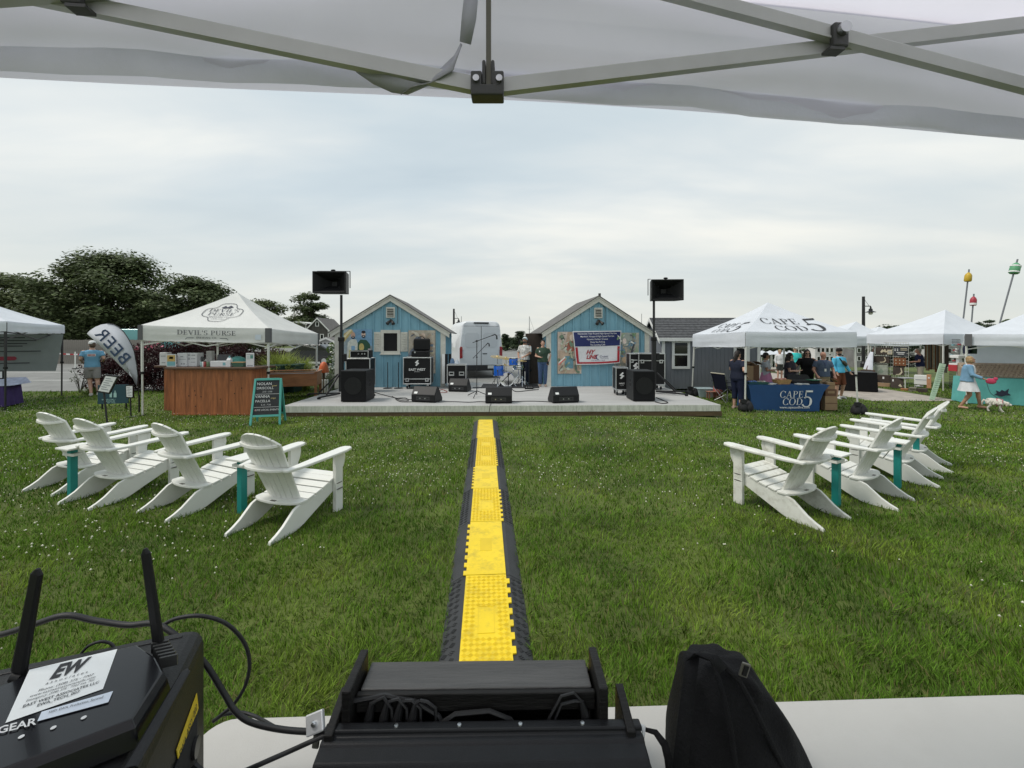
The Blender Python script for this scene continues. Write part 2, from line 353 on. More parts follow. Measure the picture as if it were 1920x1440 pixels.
def grass_mat():
    m = bpy.data.materials.new('grass'); m.use_nodes = True; t = m.node_tree; b = t.nodes['Principled BSDF']
    co = t.nodes.new('ShaderNodeTexCoord')
    def nz(sc, det=3):
        n = t.nodes.new('ShaderNodeTexNoise'); n.inputs['Scale'].default_value = sc; n.inputs['Detail'].default_value = det; t.links.new(co.outputs['Object'], n.inputs['Vector']); return n.outputs['Fac']
    r = t.nodes.new('ShaderNodeValToRGB'); t.links.new(nz(1.1, 5), r.inputs[0]); e = r.color_ramp.elements
    e[0].position = .34; e[0].color = (.052, .112, .012, 1); e[1].position = .7; e[1].color = (.170, .230, .034, 1)
    q = e.new(.52); q.color = (.096, .176, .018, 1)
    g = t.nodes.new('ShaderNodeNewGeometry'); mr = t.nodes.new('ShaderNodeMapRange'); t.links.new(g.outputs['Random Per Island'], mr.inputs[0]); mr.inputs[3].default_value = .35; mr.inputs[4].default_value = 2.0
    vm = t.nodes.new('ShaderNodeVectorMath'); vm.operation = 'SCALE'; t.links.new(r.outputs[0], vm.inputs[0]); t.links.new(mr.outputs[0], vm.inputs['Scale'])
    # a few dry straw blades
    gt = t.nodes.new('ShaderNodeMath'); gt.operation = 'FRACT'; m8 = t.nodes.new('ShaderNodeMath'); m8.operation = 'MULTIPLY'; m8.inputs[1].default_value = 37.7; t.links.new(g.outputs['Random Per Island'], m8.inputs[0]); t.links.new(m8.outputs[0], gt.inputs[0])
    g2 = t.nodes.new('ShaderNodeMath'); g2.operation = 'GREATER_THAN'; g2.inputs[1].default_value = .95; t.links.new(gt.outputs[0], g2.inputs[0])
    mxn = t.nodes.new('ShaderNodeMixRGB'); t.links.new(g2.outputs[0], mxn.inputs[0]); t.links.new(vm.outputs[0], mxn.inputs[1]); mxn.inputs[2].default_value = (.22, .19, .08, 1)
    t.links.new(mxn.outputs[0], b.inputs['Base Color']); b.inputs['Roughness'].default_value = .6; b.inputs['Specular IOR Level'].default_value = .12
    tr = t.nodes.new('ShaderNodeBsdfTranslucent'); ms = t.nodes.new('ShaderNodeMixShader'); ms.inputs[0].default_value = .28; t.links.new(mxn.outputs[0], tr.inputs[0])
    o = t.nodes['Material Output']; t.links.new(b.outputs[0], ms.inputs[1]); t.links.new(tr.outputs[0], ms.inputs[2]); t.links.new(ms.outputs[0], o.inputs[0]); return m
GRASS = grass_mat()
vv, tt = [], []; off = 0
for args in ((1.1, 2.6, 8500, .052, .0048, 3), (2.6, 4.4, 4600, .050, .0062, 2), (4.4, 7.5, 1700, .050, .0095, 2), (7.5, 11, 760, .052, .016, 1), (11, 20, 230, .06, .028, 1)):
    V_, T_ = grass(*args, ''); vv.append(V_); tt.append(T_ + off); off += len(V_)
tag(np_mesh('lawn_grass', np.concatenate(vv), np.concatenate(tt), GRASS), 'short green lawn grass with matted tufts covering the field', 'grass', kind='stuff')
# clover heads (stuff)
n = 9000; Y = 1.6 + 10.5 * RNG.random(n) ** .8; X = (RNG.random(n) * 2 - 1) * (1.35 * Y)
dn = vnoise(X, Y, .55, 6) * .65 + vnoise(X, Y, 1.7, 7) * .35
bias = np.where(X < -1.2, .13, .02) + np.where((Y > 3.4), .05, -.10) + np.where((X > .3) & (X < 4) & (Y > 4.2), .08, 0)
k = lawn_mask(X, Y) & (dn + bias + .45 * (RNG.random(n) - .5) > .675); X, Y = X[k], Y[k]; n = len(X)
Z = gzn(X, Y) + .040 + .026 * RNG.random(n); rr = (.0055 + .005 * RNG.random(n)) * 1
oc = np.array([[1, 0, -.2], [.31, .95, -.2], [-.81, .59, -.2], [-.81, -.59, -.2], [.31, -.95, -.2], [0, 0, .95], [0, 0, -.8]])
tri = np.array([[0, 1, 5], [1, 2, 5], [2, 3, 5], [3, 4, 5], [4, 0, 5], [1, 0, 6], [2, 1, 6], [3, 2, 6], [4, 3, 6], [0, 4, 6]])
V_ = (np.stack([X, Y, Z], 1)[:, None, :] + oc[None] * rr[:, None, None]).reshape(-1, 3); T_ = (np.arange(n)[:, None, None] * 7 + tri[None]).reshape(-1, 3)
tag(np_mesh('clover_flowers', V_, T_, M('clover', (.60, .59, .47), .8, island=.3)), 'tiny white clover flowers scattered through the lawn', 'flowers', kind='stuff')

# ================================================================== cable ramp
RUB = M('ramp_rubber', (.028, .029, .031), .55, var=.25, scale=5, bump=.25, bscale=120)
YEL = M('ramp_yellow', (.82, .59, .008), .42, var=.08, scale=4, bump=.12, bscale=160, dirt=((.36, .26, .03), .55, 9))
YELB = M('ramp_yellow_relief', (.72, .51, .007), .45, var=.08, scale=4)  # lid yellow made darker, so the relief's shading is put into its colour
LW = .30
def ramp_section(kind, name, tooth):
    t = thing(name, 'x', 'cable ramp', group='cable ramp sections across the lawn')
    b = MB(); b.prism([(-RW / 2, 0), (RW / 2, 0), (LW / 2 + .03, .050), (-LW / 2 - .03, .050)], -(RL - .006), (0, .003, 0), (1, 0, 0), (0, 0, 1)); b.build('ramp_base', RUB, t, bevel=.004)
    if kind == 'tread':                                   # herringbone bars on the two slopes
        b = MB()
        for sg in (-1, 1):
            for j in range(15):
                for i in range(2):
                    cy = .05 + j * .060; cx = sg * (.200 + i * .042); zc = .050 * (RW / 2 - abs(cx)) / (RW / 2 - LW / 2 - .03) + .002; a = R(45 if (i + j) % 2 else -45)
                    for q in (-1, 0, 1):
                        o_ = Matrix.Rotation(a, 3, 'Z') @ Vector((0, q * .0105, 0)); b.box(Vector((cx, cy, zc)) + Vector((o_.x, o_.y, -sg * o_.x * .55 * 1)), (.030, .005, .005), Matrix.Rotation(sg * math.atan(.05 / .09), 3, 'Y') @ Matrix.Rotation(a, 3, 'Z'))
        tag(b.build('slope_tread', RUB, t), kind='stuff')
    # lid: straight on one side, toothed on the other
    out = [(-LW / 2, .004), (LW / 2, .004)]; nT = 8
    for j in range(nT):
        y0 = .004 + (RL - .008) * j / nT; y1 = y0 + (RL - .008) / nT; ym = (y0 + y1) / 2; out += [(LW / 2 + .022, y0 + .002), (LW / 2 + .022, ym), (LW / 2, ym), (LW / 2, y1 - .001)]
    out += [(-LW / 2, RL - .004)]
    if tooth < 0: out = [(-x, y) for x, y in out][::-1]
    b = MB(); b.prism(out, .010, (0, 0, .0505)); lid = b.build('lid', YEL, t, bevel=.002)
    b = MB()
    if kind == 'tread':
        for j in range(22):
            for i in range(8):
                cy = .035 + j * .0410; cx = -.124 + i * .0355; a = R(45 if (i + j) % 2 else -45)
                if abs(cx) < .055 and .28 < cy < .56: continue
                for q in (-1, 0, 1):
                    o_ = Matrix.Rotation(a, 3, 'Z') @ Vector((0, q * .0085, 0)); b.box((cx + o_.x, cy + o_.y, .0612), (.026, .0036, .0026), Matrix.Rotation(a, 3, 'Z'))
        for x0, y0, x1, y1 in ((-.052, .29, .052, .293), (-.052, .547, .052, .55), (-.052, .29, -.049, .55), (.049, .29, .052, .55)): b.bb((x0, y0, .060), (x1, y1, .0625))
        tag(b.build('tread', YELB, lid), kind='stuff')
    else:
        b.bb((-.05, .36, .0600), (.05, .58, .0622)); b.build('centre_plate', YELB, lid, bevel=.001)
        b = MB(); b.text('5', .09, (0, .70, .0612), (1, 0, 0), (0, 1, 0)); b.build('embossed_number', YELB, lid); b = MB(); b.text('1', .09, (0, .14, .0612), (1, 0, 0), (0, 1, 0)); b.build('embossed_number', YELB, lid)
    return t
protoA = ramp_section('tread', 'cable_ramp', 1); protoB = ramp_section('plain', 'cable_ramp', -1)
order = 'BABABABBAB'                                      # index 0 stands furthest back under the table
seq = [('A', -2), ('A', -1), ('B', 0), ('A', 1), ('B', 2), ('A', 3), ('A', 4), ('B', 5), ('B', 6)]
used = {'A': False, 'B': False}
for i, (k, q) in enumerate(seq):
    pr = protoA if k == 'A' else protoB; c = RAMP0 + RDIR * (q * RL)
    loc = (c.x, c.y, gz(c.x, c.y) + .004); o = pr if not used[k] else copy_tree(pr); used[k] = True
    c2 = c + RDIR * RL; tilt = math.atan2(gz(c2.x, c2.y) - gz(c.x, c.y), RL)
    o.location = loc; o.rotation_euler = (tilt, 0, math.atan2(-RDIR.x, RDIR.y))
    nm = ['first', 'second', 'third', 'fourth', 'fifth', 'sixth', 'seventh', 'eighth', 'ninth'][i]
    o['label'] = {'A': 'black and yellow cable ramp section with tread pattern, %s from the white table', 'B': 'black and yellow cable ramp section with smooth lid, %s from the white table'}[k] % nm
    if i == len(seq) - 1: o['label'] = 'black and yellow cable ramp section with smooth lid touching the stage'

# ================================================================== adirondack chairs
CH = M('chair_white', (.74, .74, .70), .42, var=.06, scale=5, bump=.08, bscale=40, dirt=((.42, .41, .35), .22, 5))
CHD = M('chair_white_dirty', (.70, .70, .65), .5, var=.08, scale=5, bump=.1, bscale=40, dirt=((.30, .28, .21), .6, 7))
PLAQ = M('plaque', (.10, .09, .08), .4)
def make_chair(cm, name='adirondack_chair'):
    t = thing(name, 'x', 'chair', group='white garden chairs facing the stage')
    prof = [(-.53, 0), (-.52, .03), (-.45, .062), (-.38, .105), (-.31, .165), (-.25, .215), (-.19, .238), (-.12, .240), (0, .258), (.15, .300), (.28, .350), (.35, .352), (.35, .255), (.2, .190), (0, .100), (-.14, .035), (-.22, .008), (-.30, 0)]
    for sg in (-1, 1):
        b = MB(); b.prism(prof, .032, (sg * .262 - .016, 0, 0), (0, 1, 0), (0, 0, 1)); b.build('side_rail', cm, t, bevel=.006)
        b = MB(); b.box((sg * .302, .305, .305), (.044, .105, .61)); pst = b.build('front_post', cm, t, bevel=.005)
        b = MB()
        for yy, zz in ((.28, .33), (.32, .30), (.28, .26), (.33, .24)): b.ell((sg * .302, yy, zz), (.026, .007, .007), 8, 4); b.ell((sg * .302 + (yy - .3), .305, zz), (.007, .056, .007), 8, 4)
        tag(b.build('bolts', PLAQ, pst), kind='stuff')
        b = MB(); b.prism([(.36, .608), (.40, .608), (.405, .56), (.392, .50), (.375, .46), (.36, .44)], .03, (sg * .302 - .015, 0, 0), (0, 1, 0), (0, 0, 1)); b.build('arm_bracket', cm, t, bevel=.003)
        out = [(.245, -.36), (.30, -.36), (.345, -.20), (.375, .10), (.392, .34), (.375, .44), (.33, .468), (.27, .455), (.245, .40), (.24, .1)]
        b = MB(); b.prism(out if sg > 0 else [(-x, y) for x, y in out][::-1], .028, (0, 0, 0)); arm = b.build('armrest', cm, t, bevel=.008); arm.location = (0, 0, .606); arm.rotation_euler = (R(2.2), 0, 0)
    # seat boards
    ys = [(.335, .352), (.245, .333), (.150, .299), (.052, .272), (-.044, .252)]
    for i, (y, z) in enumerate(ys):
        b = MB(); b.box((0, 0, 0), (.572, .086, .022)); o = b.build('seat_slat', cm, t, bevel=.005); o.location = (0, y, z + .014)
        o.rotation_euler = (math.atan2((ys[max(i - 1, 0)][1] - ys[min(i + 1, 4)][1]), (ys[max(i - 1, 0)][0] - ys[min(i + 1, 4)][0])), 0, 0)
    b = MB(); b.box((0, .362, .305), (.50, .022, .10)); b.build('front_apron', cm, t, bevel=.004)
    out = [(-.288, -.095), (.288, -.095), (.288, -.165)] + [(.288 * math.cos(R(a)), -.165 - .10 * math.sin(R(a))) for a in range(15, 180, 15)] + [(-.288, -.165)]
    b = MB(); b.prism(out, .024, (0, 0, .240)); ap = b.build('rear_seat_board', cm, t, bevel=.005)
    b = MB(); b.bb((-.03, -.252, .264), (.03, -.225, .2665)); b.build('plaque', PLAQ, ap)
    # fanned curved back
    o0 = Vector((0, -.135, .245)); rec = R(25); up = Vector((0, -math.sin(rec), math.cos(rec))); nrm = Vector((0, math.cos(rec), math.sin(rec)))
    def bp(u, s, dep=0): return o0 + up * s + Vector((1, 0, 0)) * (u * (.198 + .055 * s / .8)) + nrm * (.050 * u * u - dep)
    def top(u): return .80 - .150 * abs(u) ** 2.2
    NS = 7
    for i in range(NS):
        u0 = -1 + 2 * i / NS + .014; u1 = -1 + 2 * (i + 1) / NS - .014; rings = []
        for j in range(7):
            ring = []
            for u, dep in ((u0, 0), ((u0 + u1) / 2, 0), (u1, 0), (u1, .020), ((u0 + u1) / 2, .020), (u0, .020)): ring.append(bp(u, top(u) * j / 6, dep))
            rings.append(ring)
        b = MB(); b.loft(rings); b.build('back_slat', cm, t, bevel=.0025, seg=1)
    def rail(s, d0, d1, hh, un, nm):
        rings = []
        for k in range(13):
            u = -un + 2 * un * k / 12; dd = d1 if abs(u) < un * .9 else d1 * .7; c0 = bp(u, s, d0); c1 = bp(u, s, d0) - Vector((0, dd, 0)); rings.append([c0 + Vector((0, 0, hh)), c1 + Vector((0, 0, hh)), c1, c0])
        b = MB(); b.loft(rings); b.build(nm, cm, t, bevel=.004)
    rail(.640, .021, .036, .030, .92, 'top_rail')
    rings = []
    for k in range(15):                                   # D-shaped rail that joins the arms behind the back
        u = -1 + 2 * k / 14; c0 = bp(u * 1.0, .395, .021); c0.x = u * .285; back = c0.y - .085 + .05 * u ** 4
        c0.y = min(c0.y, bp(max(-1, min(1, u)), .395, .021).y); rings.append([(c0.x, c0.y, .618), (c0.x, back, .618), (c0.x, back, .590), (c0.x, c0.y, .590)])
    b = MB(); b.loft(rings); b.build('arm_rail', cm, t, bevel=.006)
    return t
ch = make_chair(CH); chd = make_chair(CHD)
CHAIRS = [((34, 925), (99, 929), 16, 'white garden chair furthest from the cable ramp in the row by the beer tent'),
          ((110, 946), (160, 959), 19, 'white garden chair third from the yellow cable ramp in the row by the beer tent'),
          ((253, 963), (311, 981), 25, 'white garden chair, second from the yellow cable ramp in the row by the beer tent'),
          ((410, 1010), (514, 1021), 18, 'white garden chair closest to the yellow cable ramp in the row by the beer tent'),
          ((1542, 998), (1602, 976), -29, 'stained white garden chair closest to the cable ramp in the row by the bank tent'),
          ((1685, 961), (1717, 938), -33, 'white garden chair second from the cable ramp in the row by the bank tent'),
          ((1768, 918), (1767, 896), -42, 'white garden chair third from the cable ramp in the row by the bank tent'),
          ((1789, 887), (1788, 874), -46, 'white garden chair furthest from the cable ramp in the row by the bank tent')]
first = True
for (l, r_, hd, lab) in CHAIRS:
    m = (G(*l) + G(*r_)) / 2; fw = Vector((math.sin(R(hd)), math.cos(R(hd)), 0)); c = m + fw * .53
    if 'stained' in lab: o = chd
    else: o = ch if first else copy_tree(ch); first = False
    o.location = (c.x, c.y, gz(c.x, c.y)); o.rotation_euler = (0, 0, R(-hd)); o['label'] = lab
TEAL = M('teal_paint', S(22, 128, 122), .5, var=.08, scale=6, bump=.1, bscale=60)
tproto = None
for (x, y, hd, lab) in ((136, 932, 18, 'teal post table between the two outer chairs by the beer tent'), (454, 961, 21, 'teal post table with white lettering beside the chair closest to the ramp, beer tent row'),
                        (1568, 949, -31, 'teal post table between stained chair and its neighbour by the bank tent'), (1683, 915, -38, 'teal post table between second and third chairs from the ramp by the bank tent'), (1718, 876, -44, 'teal post table between the two outer chairs by the bank tent')):
    c = G(x, y)
    if tproto is None:
        t = tproto = thing('post_table', lab, 'table', group='teal post tables between the chairs')
        b = MB(); b.box((0, 0, .275), (.068, .068, .57)); b.build('post', TEAL, t, bevel=.004)
        b = MB(); b.prism([(-.12, -.13), (.12, -.13), (.13, .13), (-.13, .13)], .022, (0, .03, .565)); b.build('table_top', CH, t, bevel=.005)
        b = MB(); b.box((0, .0, .50), (.19, .09, .03)); b.build('lower_board', CH, t, bevel=.004)
    else: t = copy_tree(tproto)
    t.location = c; t.rotation_euler = (0, 0, R(-hd)); t['label'] = lab
# ================================================================== stage
ZD = .16                                                # deck height
st = thing('stage', 'low grey decked stage with weathered white fascia boards', 'stage', (-5.59, 10.45, 0), R(1.06))
SW, SD_ = 10.78, 5.3
DECK = M('deck_grey', (.40, .395, .385), .8, var=.10, scale=1.2, bump=.15, bscale=50, stretch=(.3, 3, 1), dirt=((.27, .26, .25), .4, 2))
FASC = M('fascia_white', (.62, .62, .56), .7, var=.12, scale=3, bump=.15, bscale=30, stretch=(3, 1, .6), dirt=((.28, .31, .22), .7, 9))
BRWN = M('brown_timber', (.115, .075, .04), .85, var=.3, scale=4, bump=.3, bscale=30, stretch=(.4, 1, 3))
nb = 36; pw = SD_ / nb
for i in range(nb):                                     # deck boards run along the stage
    b = MB(); b.bb((0, i * pw + .0015, ZD - .03), (SW, (i + 1) * pw - .0015, ZD)); b.build('deck_board', DECK, st)
b = MB(); b.bb((.02, .03, -.09), (SW - .02, SD_ - .05, ZD - .033)); b.build('deck_frame', BRWN, st)
for i in range(3):
    b = MB(); b.bb((SW * i / 3 + .002, -.022, .005), (SW * (i + 1) / 3 - .002, .0, ZD - .002)); b.build('fascia_board', FASC, st)
    b = MB(); b.bb((SW * i / 3 + .06, -.004, -.115), (SW * (i + 1) / 3 + .05, .026, .004)); b.build('base_board', BRWN, st)
for x0 in (-.022, SW):
    b = MB(); b.bb((x0, .001, .005), (x0 + .022, SD_, ZD - .002)); b.build('fascia_board', FASC, st)
# ================================================================== blue sheds
BLUE = M('shed_blue', S(126, 172, 190), .65, var=.10, scale=2.2, bump=.12, bscale=25, stretch=(2, 2, .5), dirt=((.15, .28, .34), .4, 3))
TRIM = M('shed_trim', (.62, .61, .55), .6, var=.06, scale=3, bump=.1, dirt=((.38, .37, .32), .45, 5))
ROOFG = M('shed_roof', (.13, .125, .12), .9, var=.25, scale=6, bump=.5, bscale=40)
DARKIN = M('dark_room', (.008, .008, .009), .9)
GLASS = M('dark_glass', (.012, .013, .015), .08, spec=.8)
BRZ = M('light_bronze', (.03, .028, .026), .5)
def shed(loc, rz, wd, label, peak=3.25, dep=3.3, eave=2.02, has_window=False, door=False):
    t = thing('beach_shed', label, 'shed', loc, rz, group='blue gabled sheds behind the stage')
    z0 = ZD - .03; hw = wd / 2; zb = z0; ze = eave - .03; zp = peak - .10
    sl = (peak - eave) / (hw + .15)
    we = peak - sl * hw - .10                             # wall top at the corner
    b = MB(); b.prism([(-hw, zb), (hw, zb), (hw, we), (0, zp), (-hw, we)], -.08, (0, 0, 0), (1, 0, 0), (0, 0, 1)); fw = b.build('front_wall', BLUE, t)
    b = MB(); b.prism([(-hw, zb), (hw, zb), (hw, we), (0, zp), (-hw, we)], -.08, (0, dep - .08, 0), (1, 0, 0), (0, 0, 1)); b.build('back_wall', BLUE, t)
    for sg in (-1, 1):
        b = MB(); b.bb((sg * hw, .081, zb), (sg * (hw - .08), dep - .081, we)); sw = b.build('side_wall', BLUE, t)
        for k in range(int(dep / .3)):
            b = MB(); b.bb((sg * hw, .12 + k * .3, zb), (sg * (hw + .018), .16 + k * .3, we - .02)); b.build('batten', BLUE, sw)
        b = MB(); b.bb((sg * (hw - .14), -.034, zb), (sg * (hw + .024), -.0, we + .05)); b.build('corner_board', TRIM, t, bevel=.003)
        b = MB(); b.bb((sg * (hw + .001), -.001, zb), (sg * (hw + .024), .10, we)); b.build('corner_board', TRIM, t)
        # rake board and roof plane
        a0 = Vector((0, 0, peak)); a1 = Vector((sg * (hw + .16), 0, peak - sl * (hw + .16))); d = (a1 - a0).normalized(); nn_ = Vector((-d.z, 0, d.x)) * sg; nn_ = nn_ if nn_.z > 0 else -nn_
        ob = MB(); ob.prism([(0, peak - .03), (sg * (hw + .16), peak - .03 - sl * (hw + .16)), (sg * (hw + .16), peak - .19 - sl * (hw + .16)), (0, peak - .19)][::sg], -.026, (0, -.085, 0), (1, 0, 0), (0, 0, 1)); ob.build('rake_board', TRIM, t, bevel=.003)
        ob = MB(); ob.prism([(0, peak - .002), (sg * (hw + .19), peak - .002 - sl * (hw + .19)), (sg * (hw + .19), peak - .052 - sl * (hw + .19)), (0, peak - .052)][::sg], -.018, (0, -.107, 0), (1, 0, 0), (0, 0, 1)); ob.build('rake_cap', TRIM, t)
        ob = MB(); ob.prism([(0, peak + .03), (sg * (hw + .22), peak + .03 - sl * (hw + .22)), (sg * (hw + .22), peak - sl * (hw + .22)), (0, peak)][::sg], -(dep + .24), (0, -.125, 0), (1, 0, 0), (0, 0, 1)); ob.build('roof_slope', ROOFG, t)
    n = int(wd / .3)
    for k in range(-(n // 2), n // 2 + 1):
        x = k * .3 + .03
        if abs(x) > hw - .18: continue
        top = zp - abs(x) * sl - .07
        spans = [(zb, top)]
        if has_window and abs(x) < .36: spans = [(zb, 1.30), (2.10, top)]
        for q0, q1 in spans:
            b = MB(); b.bb((x - .022, -.034, q0), (x + .022, -.0, q1)); b.build('batten', BLUE, fw)
    v = MB(); v.bb((-.145, -.05, 2.50), (.145, -.001, 2.86)); ve = v.build('gable_vent', TRIM, t, bevel=.006)
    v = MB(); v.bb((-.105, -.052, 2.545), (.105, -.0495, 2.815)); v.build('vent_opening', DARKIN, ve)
    for k in range(5):
        v = MB(); v.box((0, -.058, 2.57 + k * .055), (.212, .035, .010), Matrix.Rotation(R(-35), 3, 'X')); v.build('louvre', TRIM, ve)
    # twin flood light under the vent
    fl = MB(); fl.lathe([(.0, -.02), (.055, -.02), (.055, .02), (0, .02)], (.02, -.03, 2.40), 14, 'y'); L_ = fl.build('flood_light', BRZ, t)
    for sg in (-1, 1):
        fl = MB(); d = Vector((sg * .35, -.55, -.55)).normalized(); c = Vector((.02 + sg * .06, -.10, 2.36)); fl.tube([c - d * .05, c, c + d * .10], [.025, .045, .06], 12); fl.build('lamp_head', BRZ, L_, smooth=True)
    cd = MB(); cd.tube([(.24, -.028, 2.30), (.24, -.028, 2.84), (.21, -.04, 2.90), (.16, -.03, 2.92)], .008, 6); cd.build('conduit', BRZ, t)
    if has_window:
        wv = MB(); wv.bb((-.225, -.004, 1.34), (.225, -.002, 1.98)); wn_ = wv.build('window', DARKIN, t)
        for a, b_ in (((-.325, -.045, 1.28), (-.225, -.001, 2.09)), ((.225, -.045, 1.28), (.325, -.001, 2.09)), ((-.2245, -.043, 1.98), (.2245, -.001, 2.088)), ((-.2245, -.043, 1.282), (.2245, -.001, 1.375))):
            wv = MB(); wv.bb(a, b_); wv.build('window_frame', TRIM, wn_, bevel=.004)
        wv = MB(); wv.bb((-.35, -.085, 1.255), (.35, -.046, 1.285)); wv.build('window_sill', TRIM, wn_, bevel=.004)
        for sg in (-1, 1):
            x0, x1 = sorted((sg * .33, sg * .57)); wv = MB(); wv.bb((x0, -.030, 1.36), (x1, -.001, 2.02)); sh = wv.build('shutter', TRIM, wn_, bevel=.004)
            for k in range(10):
                q = MB(); q.box(((x0 + x1) / 2, -.032, 1.43 + k * .058), (.16, .016, .034), Matrix.Rotation(R(25), 3, 'X')); q.build('shutter_slat', TRIM, sh)
    return t
s1 = shed((-4.10, 14.42, 0), R(4.2), 3.62, 'blue shed with a white shuttered window between two painted panels', has_window=True)
s2 = shed((2.97, 14.72, 0), R(4.0), 3.56, 'blue shed with a ferry banner across its gable wall')
# open brown door on the side of the second shed
dm = MB(); dm.bb((-1.80, .95, ZD), (-2.42, 1.0, 1.98)); dd = dm.build('side_door', M('door_brown', (.05, .032, .022), .7, var=.3, scale=3, bump=.2, stretch=(3, 3, .4)), s2)
dm = MB(); dm.ell((-2.34, .93, 1.05), (.03, .03, .03)); dm.build('door_knob', STEEL, dd)
dm = MB(); dm.tube([(.22, .6, 3.1), (.22, .6, 3.42)], .045, 10); dm.build('vent_pipe', BRZ, s2)
# painted panels, each a real board; figures and shapes are paint
def panel(parent, x0, x1, z0, z1, label, shapes, bg, group='painted panels on the sheds'):
    M_ = parent.matrix_basis if parent else Matrix.Identity(4)
    M4 = Matrix.LocRotScale(parent.location, parent.rotation_euler, None)
    o = thing('painted_panel', label, 'mural', M4 @ Vector(((x0 + x1) / 2, -.040, z0)), parent.rotation_euler.z, group)
    wdt, hh = x1 - x0, z1 - z0
    b = MB(); b.bb((-wdt / 2, -.022, 0), (wdt / 2, 0, hh)); b.build('board', M('panel_bg_' + label[:18].replace(' ', '_'), bg, .7, var=.35, scale=3.5, dirt=((.62, .6, .52), .55, 4)), o)
    lay = 0
    for nm, col, poly in shapes:
        lay += 1; b = MB(); yy = -.0225 - lay * .0012
        b.add([((p[0] - .5) * wdt, yy, p[1] * hh) for p in poly], [tuple(range(len(poly)))]); b.build(nm, M('paint_%02x%02x%02x' % col, S(*col), .7, var=.18, scale=14), o)
    return o
def circ(cx, cy, rx, ry, n=14): return [(cx + rx * math.cos(2 * math.pi * k / n), cy + ry * math.sin(2 * math.pi * k / n)) for k in range(n)]
figs = [('sky_patch', (118, 158, 190), [(.25, .55), (1, .5), (1, 1), (.25, 1)]), ('fence_patch', (196, 176, 120), [(0, .60), (.34, .95), (.24, 1), (0, .86)]), ('fence_patch', (226, 214, 176), [(.02, .72), (.3, .99), (.22, 1), (.0, .80)]),
        ('torso_paint', (205, 208, 200), [(.10, 0), (.14, .60), (.26, .70), (.44, .70), (.5, .55), (.5, 0)]), ('apron_paint', (206, 196, 120), [(.16, 0), (.2, .38), (.45, .38), (.5, 0)]), ('bib_paint', (130, 168, 200), [(.27, .1), (.27, .5), (.40, .5), (.40, .1)]),
        ('torso_paint', (42, 82, 62), [(.48, .2), (.50, .60), (.60, .69), (.80, .68), (.92, .56), (.95, .40), (.80, .30), (.76, .05), (.6, 0)]), ('crest_paint', (196, 178, 110), circ(.63, .46, .09, .12)), ('stripe_paint', (196, 206, 196), [(.48, .25), (.50, .35), (.75, .02), (.68, 0)]),
        ('head_paint', (196, 160, 140), circ(.335, .82, .075, .10)), ('beard_paint', (52, 42, 46), circ(.335, .755, .062, .045)), ('head_paint', (214, 186, 168), circ(.70, .85, .072, .10)), ('hair_paint', (38, 34, 44), circ(.70, .915, .075, .045)), ('beard_paint', (46, 40, 48), circ(.70, .785, .062, .045)), ('smile_paint', (235, 232, 226), circ(.70, .79, .03, .012, 10)), ('smile_paint', (235, 232, 226), circ(.335, .765, .028, .011, 10)),
        ('arm_paint', (178, 168, 172), [(.86, .42), (.95, .42), (.98, .0), (.84, 0)]), ('flower_paint', (190, 192, 110), circ(.93, .18, .06, .10, 9))]
panel(s1, -1.53, -.60, 1.00, 2.11, 'painted panel of two smiling bearded figures, one in a green shirt', figs, S(150, 168, 178))
rnd = random.Random(3)
def scrap(n, cols, seed, smin=.03, smax=.12):
    r = random.Random(seed); out = []
    for _ in range(n):
        cx, cy = r.uniform(.06, .94), r.uniform(.04, .96); a = r.uniform(smin, smax); k = r.randint(6, 10); an = r.uniform(0, 6); sq = r.uniform(.18, .6); ca_, sa_ = math.cos(an), math.sin(an)
        uv = [(a * 1.3 * r.uniform(.6, 1.1) * math.cos(2 * math.pi * j / k), a * 1.3 * sq * r.uniform(.5, 1.1) * math.sin(2 * math.pi * j / k)) for j in range(k)]; poly = [(cx + u * ca_ - v * sa_, cy + .7 * (u * sa_ + v * ca_)) for u, v in uv]
        out.append(('brush_patch', r.choice(cols), [(min(.995, max(.005, x)), min(.995, max(.005, y))) for x, y in poly]))
    return out
panel(s1, .60, 1.50, .62, 2.08, 'painted panel in beige and grey shells behind the road case', scrap(20, [(176, 166, 152), (150, 148, 146), (196, 186, 160), (120, 128, 140), (206, 200, 186)], 1, .08, .25) + [('torso_paint', (140, 150, 160), [(.36, .3), (.40, .7), (.5, .78), (.66, .72), (.72, .4), (.6, .2)]), ('head_paint', (206, 186, 170), circ(.55, .86, .085, .08))] + scrap(26, [(90, 98, 110), (214, 206, 190), (170, 150, 130), (110, 130, 150)], 2), S(176, 166, 150))
panel(s2, -1.42, -.60, .60, 2.03, 'painted panel of a figure beside the banner, nearer the open brown door', [('plain_patch', (206, 188, 176), [(0, .55), (.3, .55), (.45, 1), (0, 1)]), ('plain_patch', (186, 160, 140), [(.3, .6), (1, .7), (1, 1), (.42, 1)])] + [('torso_paint', (180, 112, 96), [(.28, .62), (.42, .78), (.74, .78), (.82, .6), (.6, .52), (.4, .56)]), ('head_paint', (226, 206, 190), circ(.60, .86, .10, .08)), ('legs_paint', (104, 146, 160), [(.3, .14), (.30, .42), (.66, .42), (.66, .12)])] + scrap(70, [(110, 130, 108), (150, 164, 140), (196, 200, 186), (86, 100, 96), (176, 176, 150)], 4, .04, .10) + [('stripe_paint', (214, 120, 110), [(.02, .2), (.3, .34), (.3, .38), (.02, .24)]), ('stripe_paint', (230, 228, 220), [(.02, .24), (.3, .38), (.3, .42), (.02, .28)])], S(190, 168, 148))
